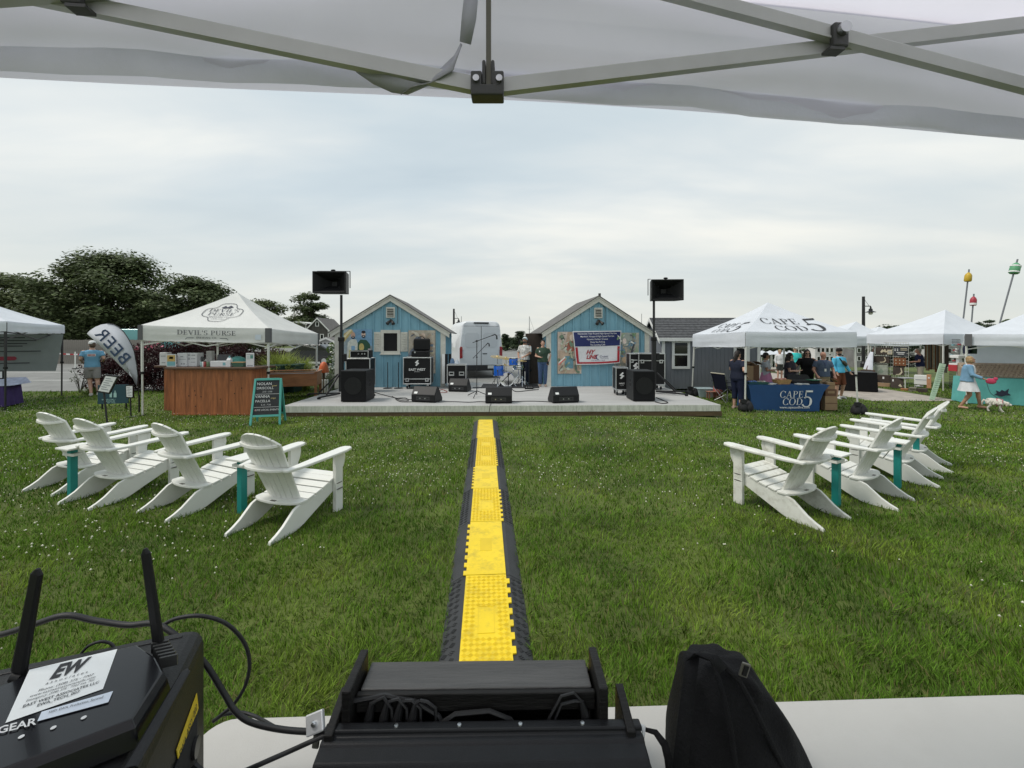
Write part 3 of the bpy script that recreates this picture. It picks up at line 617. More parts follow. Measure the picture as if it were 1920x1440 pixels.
panel(s2, .56, 1.42, .55, 2.0, 'painted panel of grey and green swirls beside the banner, nearer the road cases', scrap(18, [(160, 168, 160), (120, 150, 170), (176, 166, 150), (150, 170, 140)], 5, .1, .25) + scrap(80, [(96, 104, 106), (226, 224, 214), (110, 150, 176), (196, 176, 150), (120, 146, 112)], 6, .03, .10) + [('horn_paint', (60, 64, 70), [(.50, .35), (.56, .33), (.78, .72), (.72, .74)]), ('horn_paint', (196, 170, 140), circ(.40, .36, .14, .08)), ('head_paint', (216, 200, 190), circ(.36, .80, .08, .07))], S(168, 164, 150))
# ferry banner
def shedpt(s, p): return Matrix.LocRotScale(s.location, s.rotation_euler, None) @ Vector(p)
BN = M('banner_blue', S(30, 42, 98), .6, var=.08, scale=8); BW = M('banner_white', (.74, .74, .76), .6, var=.03, scale=4); BR = M('banner_red', S(168, 32, 44), .6, var=.06, scale=6)
bo = thing('ferry_banner', 'blue, white and red vinyl ferry banner hung across the blue shed', 'banner', shedpt(s2, (-.08, -.155, .92)), s2.rotation_euler.z)
def bfn(x, z): return -.012 * math.sin(x * 5 + z * 3) - .014 * math.sin(x * 2.2 - z * 4.5)
BWd, BH = 1.69, 1.14
def bxy(x, z, d=0):                                      # lower left corner pulled in
    u = x / BWd + .5; k = 1 - z / BH; return (x + (.13 * (1 - u) - .045 * u) * k, bfn(x, z) - d, z + .03 * u * k - .02 * math.sin(u * 3.14) * k + .025 * (u - .5))
def strip(name, mat, x0, x1, z0, z1, d, parent=bo):
    b = MB(); nx, nz_ = 16, 8; vs = [bxy(x0 + (x1 - x0) * i / nx, z0 + (z1 - z0) * j / nz_, d) for i in range(nx + 1) for j in range(nz_ + 1)]
    b.add(vs, [(i * (nz_ + 1) + j, (i + 1) * (nz_ + 1) + j, (i + 1) * (nz_ + 1) + j + 1, i * (nz_ + 1) + j + 1) for i in range(nx) for j in range(nz_)]); return b.build(name, mat, parent, smooth=True, auto=0)
strip('sheet', BW, -BWd / 2, BWd / 2, 0, BH, 0); strip('blue_field', BN, -BWd / 2 + .03, BWd / 2 - .03, BH * .545, BH - .035, .007)
for nm, a in (('red_border', (-BWd / 2 + .03, -BWd / 2 + .115, .035, BH * .52)), ('red_border', (BWd / 2 - .115, BWd / 2 - .03, .035, BH * .52)), ('red_border', (-BWd / 2 + .116, BWd / 2 - .116, .035, .09))): strip(nm, BR, *a, .012)
def btxt(t, sz, x, z, mat, nm='lettering', **k):
    b = MB(); b.text(t, sz, (0, 0, 0), fn=lambda p: bxy(p[0] + x, p[1] + z, .016), **k); return b.build(nm, mat, bo)
for i, t in enumerate(('Nantucket Year-Round High-Speed Ferries', "Martha's Vineyard High-Speed Ferries", 'Hyannis Harbor Cruises', 'Deep Sea Fishing', 'The Landing Café')): btxt(t, .078, .0, BH - .115 - i * .095, BW, bold=.010)
btxt('HY', .21, -.30, .355, BR, bold=.03, shear=.45); btxt('LINE', .185, -.26, .20, BR, bold=.03, shear=.45); btxt('Cruises', .105, .21, .235, BN, bold=.004, shear=.3); btxt('Hyannis, Cape Cod', .038, .24, .185, BN)
cc = [(.0 + .085 * math.cos(R(a)), .25 + .085 * math.sin(R(a))) for a in range(60, 301, 12)] + [(.015 + .062 * math.cos(R(a)), .25 + .070 * math.sin(R(a))) for a in range(290, 69, -12)]
b = MB(); b.add([bxy(p[0] - .0, p[1], .016) for p in cc], [tuple(range(len(cc)))]); b.build('crescent_mark', BN, bo)
btxt('Ocean Street Dock, Hyannis', .045, .0, .125, BN); 
# ================================================================== grey shed
GSH = M('shed_grey', S(110, 113, 120), .7, var=.08, scale=2, bump=.1, bscale=30, stretch=(1, 1, .4)); GTR = M('trim_white', (.74, .74, .72), .5, var=.04, scale=3)
SHG = M('shingle_grey', (.075, .077, .082), .9, var=.35, scale=9, bump=.5, bscale=60, stretch=(1, 1, 1))
gs = thing('grey_shed', 'grey plank garden shed with dark shingle roof beside the bank tent', 'shed', (5.82, 16.5, 0)); gw, gd = 3.75, 2.2; g0 = -.15; ge = 1.83; gp_ = 2.64
b = MB(); b.bb((.02, .02, g0), (gw - .02, gd - .02, ge)); core = b.build('wall_core', DARKIN, gs)
for k in range(int(gw / .15)):                           # vertical planks on the front
    b = MB(); b.bb((k * .15 + .003, 0, g0), (k * .15 + .147, .019, ge)); b.build('plank', GSH, core)
b = MB(); b.prism([(0, g0), (gd, g0), (gd, ge), (gd / 2, gp_ - .06), (0, ge)], .02, (-.001, 0, 0), (0, 1, 0), (0, 0, 1)); b.build('gable_wall', GSH, gs)
b = MB(); b.prism([(0, g0), (gd, g0), (gd, ge), (gd / 2, gp_ - .06), (0, ge)], .02, (gw - .019, 0, 0), (0, 1, 0), (0, 0, 1)); b.build('gable_wall', GSH, gs)
sl = (gp_ - ge) / (gd / 2)
for sg in (1, -1):                                       # shingle courses, each a stepped row
    for k in range(9):
        y0 = -.12 + k * (gd / 2 + .12) / 9; y1 = y0 + (gd / 2 + .12) / 9 + .03; z0 = ge + sl * y0 + .02; z1 = ge + sl * min(y1, gd / 2)
        if sg < 0: y0, y1 = gd - y0, gd - y1
        rr_ = random.Random(k * 7 + sg); x = -.16
        b = MB()
        while x < gw + .14:
            w_ = min(rr_.uniform(.22, .36), gw + .16 - x); e_ = rr_.uniform(0, .006); b.hexa([(x + .002, y0, z0 - .01), (x + w_ - .002, y0, z0 - .01), (x + w_ - .002, y1, z1 - .01), (x + .002, y1, z1 - .01), (x + .002, y0, z0 + .008 + e_), (x + w_ - .002, y0, z0 + .008 + e_), (x + w_ - .002, y1, z1 + .004), (x + .002, y1, z1 + .004)]); x += w_
        tag(b.build('shingle_course', SHG, gs), kind='stuff')
b = MB(); b.bb((-.17, -.145, ge - .14), (gw + .17, -.122, ge - .01)); b.build('eave_board', GTR, gs, bevel=.003)
b = MB(); b.bb((-.15, -.121, ge - .13), (gw + .15, .0, ge - .11)); b.build('soffit', GTR, gs)
for xx in (-.175, gw + .15):
    for sg in (1, -1):
        ya, yb = (-.14, gd / 2) if sg > 0 else (gd + .14, gd / 2); za, zb_ = ge + sl * -.14, gp_
        b = MB(); b.hexa([(xx, ya, za - .13), (xx + .025, ya, za - .13), (xx + .025, yb, zb_ - .13), (xx, yb, zb_ - .13), (xx, ya, za + .0), (xx + .025, ya, za + .0), (xx + .025, yb, zb_ + .0), (xx, yb, zb_ + .0)]); b.build('rake_board', GTR, gs)
for x in (-.03, gw - .09):
    b = MB(); b.bb((x, -.022, g0), (x + .12, -.001, ge - .135)); b.build('corner_board', GTR, gs)
def gwin(x0, x1, z0, z1):
    b = MB(); b.bb((x0 + .09, -.006, z0 + .09), (x1 - .09, -.003, z1 - .09)); wn_ = b.build('window', GLASS, gs)
    for q in (((x0, -.034, z0), (x0 + .1, -.001, z1)), ((x1 - .1, -.034, z0), (x1, -.001, z1)), ((x0 + .1, -.032, z1 - .1), (x1 - .1, -.001, z1 - .001)), ((x0 + .1, -.032, z0 + .001), (x1 - .1, -.001, z0 + .1)), ((x0 + .1, -.03, (z0 + z1) / 2 - .03), (x1 - .1, -.008, (z0 + z1) / 2 + .03))):
        b = MB(); b.bb(*q); b.build('window_frame', GTR, wn_, bevel=.004)
gwin(.36, 1.06, .62, 1.73)
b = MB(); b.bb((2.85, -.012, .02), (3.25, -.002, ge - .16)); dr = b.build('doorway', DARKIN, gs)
for x0, x1 in ((2.74, 2.85), (3.25, 3.36)):
    b = MB(); b.bb((x0, -.03, .0), (x1, -.001, ge - .138)); b.build('door_trim', GTR, dr)
# ================================================================== van
VW = M('van_white', (.70, .71, .73), .28, var=.02, scale=2, coat=.5); VD = M('van_seam', (.05, .05, .055), .6); VB = M('van_bumper', (.018, .018, .02), .55, bump=.1, bscale=80); RED = M('tail_red', (.32, .01, .012), .15, coat=1)
TYRE = M('tyre', (.018, .018, .018), .85)
van = thing('cargo_van', 'white windowless cargo van parked behind the drum kit', 'van', (-1.44, 20.1, -.1), R(15)); van.scale = (1.06, 1.06, 1.02)
def vring(y, wb, wt, z0, z1, r=.28):
    pts = []; n = 7
    half = [(wb * .93, z0), (wb, z0 + .12), (wb, z0 + .55), (wb * .985, z0 + .95)]
    for k in range(n): a = R(8 + 82 * k / (n - 1)); half.append((wt - r + r * math.cos(a) if k else wt, z1 - r + r * math.sin(a)))
    return [Vector((x, y, z)) for x, z in half] + [Vector((-x, y, z)) for x, z in half[::-1]]
b = MB(); b.loft([vring(.05, .96, .82, .42, 2.60, .2), vring(.09, .985, .86, .40, 2.64, .26), vring(.3, 1.0, .88, .38, 2.66), vring(3.6, 1.0, .88, .38, 2.66), vring(4.25, 1.0, .86, .38, 2.52), vring(4.9, 1.0, .90, .38, 1.55, .2), vring(5.5, .97, .88, .40, 1.30, .2), vring(5.75, .90, .82, .44, 1.05, .2)]); vb = b.build('body', VW, van, smooth=True, auto=50)
def rquad(x0, x1, z0, z1, nm, mat, dpt=.012, y=.05, par=van, chamf=.03):
    # panels follow the slight tumblehome of the rear
    poly = [(x0 + chamf, z0), (x1 - chamf, z0), (x1, z0 + chamf), (x1, z1 - chamf), (x1 - chamf, z1), (x0 + chamf, z1), (x0, z1 - chamf), (x0, z0 + chamf)]
    q = MB(); q.prism(poly, dpt, (0, y, 0), (1, 0, 0), (0, 0, 1)); return q.build(nm, mat, par, bevel=.004)
for x0, x1 in ((-.80, -.012), (.012, .80)):
    d_ = rquad(x0, x1, .62, 2.40, 'rear_door', VW, .014); rquad(x0 + .07, x1 - .07, 1.42, 2.12, 'blank_window', M('van_white2', (.62, .63, .65), .3, coat=.4), .008, .036, d_, .10); rquad(x0 + .05, x1 - .05, .80, 1.26, 'lower_pressing', VW, .006, .036, d_, .06)
b = MB(); b.bb((-.011, .044, .62), (.011, .05, 2.40)); b.build('door_gap', VD, van)
b = MB(); b.bb((-.80, .046, 2.41), (.80, .05, 2.425)); b.build('door_gap', VD, van)
b = MB(); b.bb((.06, .015, 1.12), (.26, .036, 1.16)); b.build('door_handle', VB, van, bevel=.006)
for x in (-.80, .80):
    for z in (.95, 1.35, 2.05): b = MB(); b.box((x * 1.015, .04, z), (.05, .04, .09)); b.build('hinge', VW, van, bevel=.01)
for sg in (-1, 1):
    b = MB(); b.prism([(sg * .83, .95), (sg * .965, .92), (sg * .97, 1.40), (sg * .93, 1.48), (sg * .84, 1.46)][::sg], .05, (0, .07, 0), (1, 0, 0), (0, 0, 1)); b.build('tail_light', RED, van, bevel=.012)
b = MB(); b.prism([(-1.0, .36), (1.0, .36), (1.0, .62), (-1.0, .62)], .16, (0, .14, 0), (1, 0, 0), (0, 0, 1)); b.build('rear_bumper', VB, van, bevel=.03)
b = MB(); b.bb((-.34, -.005, 2.535), (.34, .12, 2.60)); b.build('brake_light_housing', VB, van, bevel=.02)
b = MB(); b.bb((.28, -.03, .46), (.58, -.021, .60)); b.build('number_plate', M('plate', (.6, .6, .58), .4, var=.1, scale=30), van)
for x in (-.86, .86):
    for y in (.95, 4.7):
        b = MB(); b.lathe([(.0, -.1), (.26, -.11), (.33, -.09), (.345, 0), (.33, .09), (.26, .11), (0, .1)], (x, y, .345), 24, 'x'); wh = b.build('wheel', TYRE, van, smooth=True); b = MB(); b.lathe([(0, -.118), (.19, -.118), (.19, .118), (0, .118)], (x, y, .345), 18, 'x'); b.build('rim', STEEL, wh)
for sg in (-1, 1):
    b = MB(); b.box((sg * 1.14, 4.35, 1.45), (.18, .12, .34)); b.build('door_mirror', VB, van, bevel=.04)
    b = MB(); b.prism([(3.55, 1.35), (4.55, 1.35), (4.3, 1.95), (3.55, 2.0)], sg * .01, (sg * .945, 0, 0), (0, 1, 0), (0, 0, 1)); b.build('side_window', GLASS, van)
# ================================================================== tents
CLOTH = M('tent_cloth', (.74, .77, .83), .75, var=.05, scale=2.5, bump=.25, bscale=7, trans=.22)
CLOTHB = M('tent_cloth_warm', (.76, .76, .74), .75, var=.06, scale=2.5, bump=.3, bscale=7, trans=.2)
LEGW = M('leg_white', (.66, .66, .62), .4, var=.05, scale=5); LEGB = M('leg_black', (.02, .02, .022), .5)
PATCH = M('corner_patch', (.11, .11, .115), .7); INK = M('print_navy', S(34, 40, 58), .7); NAVY = M('print_black', (.03, .032, .036), .7)
class Tent:
    def __init__(s, name, label, C, peak, vh, cloth, leg, flare=.0, group=None, patch=False, sag=.05, seedv=0, skipbars=(), esag=.02):
        s.es = esag
        cx = sum(c[0] for c in C) / 4; cy = sum(c[1] for c in C) / 4; s.o = Vector((cx, cy, gz(cx, cy))); s.C = [Vector(c) - s.o for c in C]; s.pk = Vector(peak) - s.o; s.vh = vh; s.sag = sag
        s.t = thing(name, label, 'tent', s.o, group=group)
        b = MB()
        for i in range(4):
            nu, ntt = 12, 10; vs = [s.roof(i, u / nu, t / ntt) for t in range(ntt) for u in range(nu + 1)] + [s.pk]; fs = []
            for t in range(ntt - 1):
                for u in range(nu): fs.append((t * (nu + 1) + u, t * (nu + 1) + u + 1, (t + 1) * (nu + 1) + u + 1, (t + 1) * (nu + 1) + u))
            for u in range(nu): fs.append(((ntt - 1) * (nu + 1) + u, (ntt - 1) * (nu + 1) + u + 1, ntt * (nu + 1)))
            b.add(vs, fs)
        s.canopy = b.build('canopy', cloth, s.t, smooth=True, auto=25)
        rr = random.Random(seedv)
        for i in range(4):
            b = MB(); nx, nz_ = 36, 6; ph = rr.uniform(0, 6); A, B_ = s.C[i], s.C[(i + 1) % 4]; d = (B_ - A); L = d.length; out = Vector((d.y, -d.x, 0)).normalized()
            vs = []
            for j in range(nx + 1):
                for k in range(nz_ + 1):
                    u = j / nx; v = k / nz_; p = s.roof(i, u, 0) - Vector((0, 0, 1)) * vh * v * (1 + .02 * math.sin(u * 9 + ph))
                    w_ = 4 * u * (1 - u); p = p + Vector((0, 0, .012 * (1 - v))) + out * ((.012 if v > .01 else -.004) + .010 * w_ * v * math.sin(5 * v + ph + 3 * u) + .012 * w_ * math.sin(v * 11 + u * 2.3 + ph) * (1 if v > .1 else 0)); vs.append(p)
            b.add(vs, [(j * (nz_ + 1) + k, (j + 1) * (nz_ + 1) + k, (j + 1) * (nz_ + 1) + k + 1, j * (nz_ + 1) + k + 1) for j in range(nx) for k in range(nz_)]); b.build('valance', cloth, s.t, smooth=True, auto=0)
        s.feet = []
        for i, c in enumerate(s.C):
            outv = Vector((c.x, c.y, 0)).normalized(); ft = Vector((c.x, c.y, 0)) * (1 - .03) + outv * flare; ft.z = gz(ft.x + s.o.x, ft.y + s.o.y) - s.o.z
            tp = Vector((c.x * .975, c.y * .975, c.z - .03)); m = tp.lerp(ft, .52)
            b = MB(); b.beam(tp, m, .042, .042, (0, 1, 0)); lg = b.build('leg', leg, s.t)
            b = MB(); b.beam(m.lerp(tp, .05), ft, .030, .030, (0, 1, 0)); b.build('inner_leg', leg, lg)
            b = MB(); b.box(m, (.062, .062, .06)); b.build('leg_clip', BLACK, lg)
            b = MB(); b.box(ft + Vector((0, 0, .008)), (.09, .09, .014)); b.build('foot', BLACK, lg); s.feet.append(ft + s.o)
            if patch:
                for q in (-1, 1):
                    n_ = s.C[(i + q) % 4]; d = (n_ - c); d.z = 0; d.normalize(); o_ = Vector((c.x, c.y, 0)).normalized() * .025
                    b = MB(); b.hexa([c + o_ + Vector((0, 0, -vh)), c + o_ + d * .11 + Vector((0, 0, -vh)), c + o_ * 1.2 + d * .11 + Vector((0, 0, -vh)), c + o_ * 1.2 + Vector((0, 0, -vh)), c + o_ + Vector((0, 0, .01)), c + o_ + d * .11 + Vector((0, 0, .01)), c + o_ * 1.2 + d * .11 + Vector((0, 0, .01)), c + o_ * 1.2 + Vector((0, 0, .01))]); b.build('corner_patch', PATCH, s.t)
        for i in range(4):                                # scissor bars
            if i in skipbars: continue
            A, B_ = s.C[i] * .97, s.C[(i + 1) % 4] * .97
            for h in (0, 1):
                for q in (0, 1):
                    p0 = A.lerp(B_, .5 * h); p1 = A.lerp(B_, .5 * h + .5); z0, z1 = (-.10, -.42) if q == h else (-.42, -.10)
                    b = MB(); b.beam(p0 + Vector((0, 0, z0)), p1 + Vector((0, 0, z1)), .016, .03); b.build('scissor_bar', leg, s.t)
    def roof(s, i, u, t):
        A, B_ = s.C[i], s.C[(i + 1) % 4]; e_ = A.lerp(B_, u); w_ = 4 * u * (1 - u); z0 = e_.z - s.es * w_; p = e_.lerp(s.pk, t)
        p.z = z0 + (s.pk.z - z0) * (t * .80 + .20 * t ** 2.4) - s.sag * w_ * t * (1 - t) * 2; return p
    def slope(s, i): return (s.C[i].lerp(s.C[(i + 1) % 4], .5) - s.pk).length, (s.C[(i + 1) % 4] - s.C[i]).length
    def roof_print(s, i, geo, y0, mat, nm, x0=0, cut=2, lift=.016):
        sl, wd = s.slope(i); vs, fs = geo; bm = bmesh.new(); bv = [bm.verts.new((p[0], p[1], 0)) for p in vs]
        for f in fs:
            try: bm.faces.new([bv[k] for k in f])
            except ValueError: pass
        if cut: bmesh.ops.subdivide_edges(bm, edges=bm.edges[:], cuts=cut, use_grid_fill=True)
        me = bpy.data.meshes.new(nm)
        for v in bm.verts:
            t = (y0 + v.co.y) / sl; u = .5 + (x0 + v.co.x) / wd / max(.08, 1 - t); p = s.roof(i, u, t); e1 = s.roof(i, u + .01, t) - p; e2 = s.roof(i, u, t + .01) - p; nrm = e1.cross(e2).normalized(); nrm = nrm if nrm.z > 0 else -nrm; v.co = p + nrm * lift
        bm.to_mesh(me); bm.free(); return mesh_obj(nm, me, mat, s.t)
    def val_print(s, i, geo, v0, mat, nm, x0=0, lift=.038):
        vs, fs = geo; A, B_ = s.C[i], s.C[(i + 1) % 4]; d = B_ - A; L = d.length; out = Vector((d.y, -d.x, 0)).normalized(); b = MB()
        b.add([s.roof(i, .5 + (x0 + p[0]) / L, 0) - Vector((0, 0, v0 - p[1])) + out * lift for p in vs], fs); return b.build(nm, mat, s.t)
# ---- beer tent
beer = Tent('canopy_tent', 'white brewery tent with grey corner patches over the wooden bar', [(-9.23, 10.56, 2.14), (-6.26, 11.0, 2.07), (-6.35, 14.0, 1.96), (-9.4, 13.6, 2.04)], (-7.92, 12.3, 3.14), .36, CLOTHB, LEGW, patch=True, group='pop-up tents', seedv=1)
def sg_(t, size, **k): v, f, _ = serif_geo(t, size, **k); return v, f
beer.val_print(0, sg_("DEVIL'S PURSE", .115, sx=1.25), .185, INK, 'lettering', x0=.05)
beer.val_print(0, text_geo('BREWING CO.', .062, .004, spacing=1.25), .275, INK, 'lettering', x0=.05)
for sgn in (-1, 1):
    beer.val_print(0, ([(sgn * .30, .0), (sgn * .46, .0), (sgn * .50, -.05), (sgn * .49, -.05), (sgn * .455, -.012), (sgn * .30, -.012)], [(0, 1, 2, 3, 4, 5)]), .255, INK, 'flourish', x0=.05)
def ring_geo(pts, w_):
    n = len(pts); cx = sum(p[0] for p in pts) / n; cy = sum(p[1] for p in pts) / n; inn = []
    for p in pts:
        d = Vector((p[0] - cx, p[1] - cy)); d = d * (1 - w_ / d.length); inn.append((cx + d.x, cy + d.y))
    return list(pts) + inn, [(k, (k + 1) % n, n + (k + 1) % n, n + k) for k in range(n)]
shield = []
for a in range(0, 360, 8):
    r_ = .40 + .05 * math.cos(R(4 * a)) - .02 * math.cos(R(8 * a)); shield.append((r_ * 1.12 * math.cos(R(a)), .50 + r_ * 1.12 * math.sin(R(a))))
beer.roof_print(0, ring_geo(shield, .018), .36, INK, 'badge_outline', cut=0, x0=.04)
beer.roof_print(0, sg_("DEVIL'S", .15, sx=1.0), .36 + .55, INK, 'lettering', x0=.04, cut=1); beer.roof_print(0, sg_('PURSE', .15, sx=1.05), .36 + .36, INK, 'lettering', x0=.04, cut=1)
beer.roof_print(0, text_geo('BREWING CO.', .075, 0), .36 + .255, INK, 'lettering', x0=.04, cut=0); beer.roof_print(0, text_geo('CAPE COD', .065, 0), .36 + .15, INK, 'lettering', x0=.04, cut=0)
beer.roof_print(0, ([(-.14, .76), (-.07, .86), (0, .80), (.06, .88), (.15, .80), (.07, .76), (.1, .73), (0, .76), (-.07, .73)], [tuple(range(9))]), .36, INK, 'pouch_mark', cut=0, x0=.04)
beer.val_print(0, ([(-.07, -.03), (.07, -.03), (.07, .10), (-.07, .10)], [(0, 1, 2, 3)]), .26, M('patch_pale', (.62, .68, .76), .6), 'maker_patch', x0=1.25, lift=.034)
# ---- bank tent
cape = Tent('canopy_tent', 'white bank tent printed with large black capitals and a figure five', [(6.62, 12.1, 2.0), (9.77, 12.1, 1.99), (9.7, 15.2, 1.95), (6.36, 15.0, 1.94)], (8.1, 13.5, 2.95), .42, CLOTH, LEGW, flare=.10, group='pop-up tents', seedv=2)
def cape_logo(face, sc, x0, y0):
    cape.roof_print(face, sg_('CAPE', .34 * sc, sx=1.05), y0 + .46 * sc, NAVY, 'lettering', x0=x0 - .18 * sc); cape.roof_print(face, sg_('COD', .34 * sc, sx=1.05), y0, NAVY, 'lettering', x0=x0 - .05 * sc); cape.roof_print(face, sg_('5', .70 * sc, sx=1.0), y0 + .02, NAVY, 'lettering', x0=x0 + .80 * sc)
cape_logo(0, .92, -.05, .13); cape_logo(3, .8, -.1, .13)
for c_ in kids(cape.t):
    if c_.name.startswith('lettering'): tag(c_, kind='stuff')
# weight bags on its legs
BAG = M('weight_bag', (.014, .014, .016), .8, var=.2, scale=12, bump=.4, bscale=14)
for i, lab in ((0, 'black weight bag on the bank tent leg beside the blue table'), (1, 'black weight bag on the bank tent leg nearer the stained chairs'), (3, 'black weight bag on the bank tent leg by the grey shed')):
    f = cape.feet[i]; t = thing('weight_bag', lab, 'weight bag', f, group='weight bags on tent legs')
    for sg in (-1, 1):
        b = MB(); rings = []
        for k in range(7):
            v = k / 6; r_ = (.14, .16, .165, .155, .13, .09, .05)[k]; rings.append([Vector((sg * .085 + .8 * r_ * math.cos(a) * (1 + .08 * math.sin(3 * a + k)), -.03 + r_ * math.sin(a) * .8, .015 + .30 * v)) for a in [2 * math.pi * q / 12 for q in range(12)]])
        b.loft(rings); b.build('pouch', BAG, t, smooth=True, sub=1)
    b = MB(); b.prism([(-.20, .27), (-.05, .22), (.02, .34), (-.08, .37), (-.20, .36)], .03, (0, -.10, 0), (1, 0, 0), (0, 0, 1)); b.build('flap', BAG, t, bevel=.01)
# ---- other tents
left_t = Tent('canopy_tent', 'plain white tent with black legs over the purple table', [(-16.4, 10.1, 2.24), (-13.5, 11.4, 2.27), (-14.9, 14.2, 2.24), (-17.7, 12.8, 2.2)], (-15.6, 12.1, 3.1), .27, CLOTH, LEGB, group='pop-up tents', seedv=3)
tA = Tent('canopy_tent', 'plain white tent over the wooden sign stall', [(17.4, 17.2, 1.98), (20.5, 17.8, 1.98), (19.9, 20.8, 1.98), (16.8, 20.2, 1.98)], (19.1, 18.8, 3.06), .42, CLOTH, LEGW, group='pop-up tents', seedv=4)
tB = Tent('canopy_tent', 'white tent over the teal shell table', [(14.75, 13.9, 1.94), (16.8, 11.67, 1.96), (19.0, 13.8, 1.96), (16.95, 16.0, 1.94)], (16.9, 13.85, 2.72), .36, CLOTH, LEGW, group='pop-up tents', patch=False, seedv=5)
b = MB(); c = tB.C[0]; b.hexa([c + Vector(p) for p in ((-.05, -.05, -.38), (.06, -.17, -.38), (.065, -.165, -.38), (-.045, -.045, -.38), (-.05, -.05, .01), (.06, -.17, .01), (.065, -.165, .01), (-.045, -.045, .01))]); b.build('corner_patch', PATCH, tB.t)
Tent('canopy_tent', 'distant white tent directly behind the bank tent corner', [(17.6, 23.0, 1.9), (20.6, 23.4, 1.9), (20.3, 26.2, 1.9), (17.4, 26.0, 1.9)], (19.6, 24.3, 2.74), .5, CLOTH, LEGW, group='pop-up tents', seedv=6)
Tent('canopy_tent', 'distant white tent between the lamp post and the sign stall', [(21.0, 25.0, 1.85), (24.2, 25.2, 1.85), (24.0, 28.2, 1.85), (20.8, 28.0, 1.85)], (22.9, 26.6, 2.5), .5, CLOTH, LEGW, group='pop-up tents', seedv=7)
# ================================================================== trees
BARK = M('bark', (.06, .048, .036), .95, var=.3, scale=5, bump=.6, bscale=12)
def leafmat(nm, col, tr=.25): return M(nm, col, .6, var=.35, scale=.55, island=.35, trans=tr, spec=.25)
LF = leafmat('leaf_dark', (.090, .118, .048)); LF2 = leafmat('leaf_mid', (.112, .138, .052)); LFP = leafmat('leaf_pine', (.050, .075, .036)); LFR = leafmat('leaf_burgundy', (.040, .012, .014)); LFG = leafmat('leaf_fresh', (.10, .16, .035))
def leaves(clumps, size, seed, flat=.75, aspect=.55):
    r = np.random.default_rng(seed); Vs = []
    for (c, rad, n) in clumps:
        d = r.normal(size=(n, 3)); d /= np.linalg.norm(d, axis=1)[:, None]; rr = (r.random(n) ** .45)[:, None]; p = np.array(c) + d * rr * np.array(rad)
        nrm = r.normal(size=(n, 3)) * (1 - flat) + np.array([0, 0, 1]) * flat + d * .35; nrm /= np.linalg.norm(nrm, axis=1)[:, None]
        a = np.cross(nrm, r.normal(size=(n, 3))); a /= np.linalg.norm(a, axis=1)[:, None]; bt = np.cross(nrm, a); s_ = (size * (.6 + .8 * r.random(n)))[:, None]
        Vs.append(np.stack([p - a * s_ * .5, p + bt * s_ * aspect * .5, p + a * s_ * .5, p - bt * s_ * aspect * .5], 1))
    V = np.concatenate(Vs).reshape(-1, 3); q = np.arange(len(V) // 4)[:, None] * 4
    return V, np.concatenate([q + np.array([[0, 1, 2]]), q + np.array([[0, 2, 3]])])
def crown_obj(clumps, size, seed, mat, parent, name='crown', flat=.75):
    V, T_ = leaves(clumps, size, seed, flat); o = np_mesh(name, V, T_, mat); o.parent = parent; return o
def tree(label, loc, h, w_, seed, mat, n=34, leaf=.30, per=330, trunk=.25, low=.12, group='trees', bare=0, dens=1.0, shape=None, name='broadleaf_tree'):
    r = random.Random(seed); t = thing(name, label, 'tree', loc, group=group); cl = []
    n = int(n * 1.45)
    for k in range(n):
        v = r.random() ** .9; z = h * (low + (.95 - low) * v); prof = shape(v) if shape else math.sin(math.pi * min(1, .18 + .80 * v)) ** .6
        a = r.uniform(0, 2 * math.pi); q = r.random() ** .5 * w_ * .46 * prof; rx = w_ * r.uniform(.09, .17)
        cl.append(((q * math.cos(a), q * math.sin(a), z), (rx * 1.2, rx * 1.2, rx * r.uniform(.40, .70)), int(per * dens * r.uniform(.7, 1.3))))
    crown_obj(cl, leaf, seed, mat, t)
    b = MB(); b.tube([(0, 0, -.15), (.05 * h * .3, 0, h * .25), (0, .02 * h, h * .5), (.02 * h, 0, h * .8)], [trunk, trunk * .8, trunk * .55, trunk * .2], 9); tr = b.build('trunk', BARK, t, smooth=True)
    for (c, rad, _) in cl[::2]:
        z0 = min(c[2] * .75, h * .6) * r.uniform(.5, .95); m = Vector((c[0] * .5, c[1] * .5, z0 * .45 + c[2] * .55)); b = MB(); b.tube([(.02 * h * .3, 0, z0), m, c], [trunk * .38, trunk * .22, trunk * .06], 5); b.build('limb', BARK, tr)
    for k in range(bare):
        a = r.uniform(-.5, .5); p0 = Vector((r.uniform(-.3, .3) * w_, 0, h * .82)); p1 = p0 + Vector((a * h * .25, 0, h * .2)); b = MB(); b.tube([p0, p0.lerp(p1, .5) + Vector((.15, 0, 0)), p1], [.07, .05, .015], 5); b.tube([p0.lerp(p1, .5), p0.lerp(p1, .5) + Vector((.5, .1, .35))], [.035, .01], 4); b.build('bare_limb', BARK, tr)
    return t
def tl(x, D, z=None): X = (x - CX) * D / F; return (X, D, gz(X, D) if z is None else z)
TG = 'broadleaf trees beyond the car park'
tree('tall dark layered tree, highest of those beyond the car park', tl(205, 42), 10.2, 13.0, 1, LF, 60, .34, 420, .34, .10, TG)
tree('dark tree with olive crown rising above the plain white tent with black legs', tl(20, 46), 8.6, 12.5, 2, LF2, 46, .34, 400, .3, .1, TG)
tree('dark rounded tree just beyond the brewery tent peak', tl(368, 41), 8.0, 8.2, 3, LF, 40, .32, 380, .26, .1, TG)
tree('thin tree with bare twigs above the brewery tent roof', tl(492, 47), 6.0, 7.2, 4, LF2, 22, .30, 260, .2, .15, TG, bare=7)
tree('low rounded tree beside the grey gabled house', tl(580, 108), 13.2, 12, 5, LF, 26, .62, 330, .4, .15, TG)
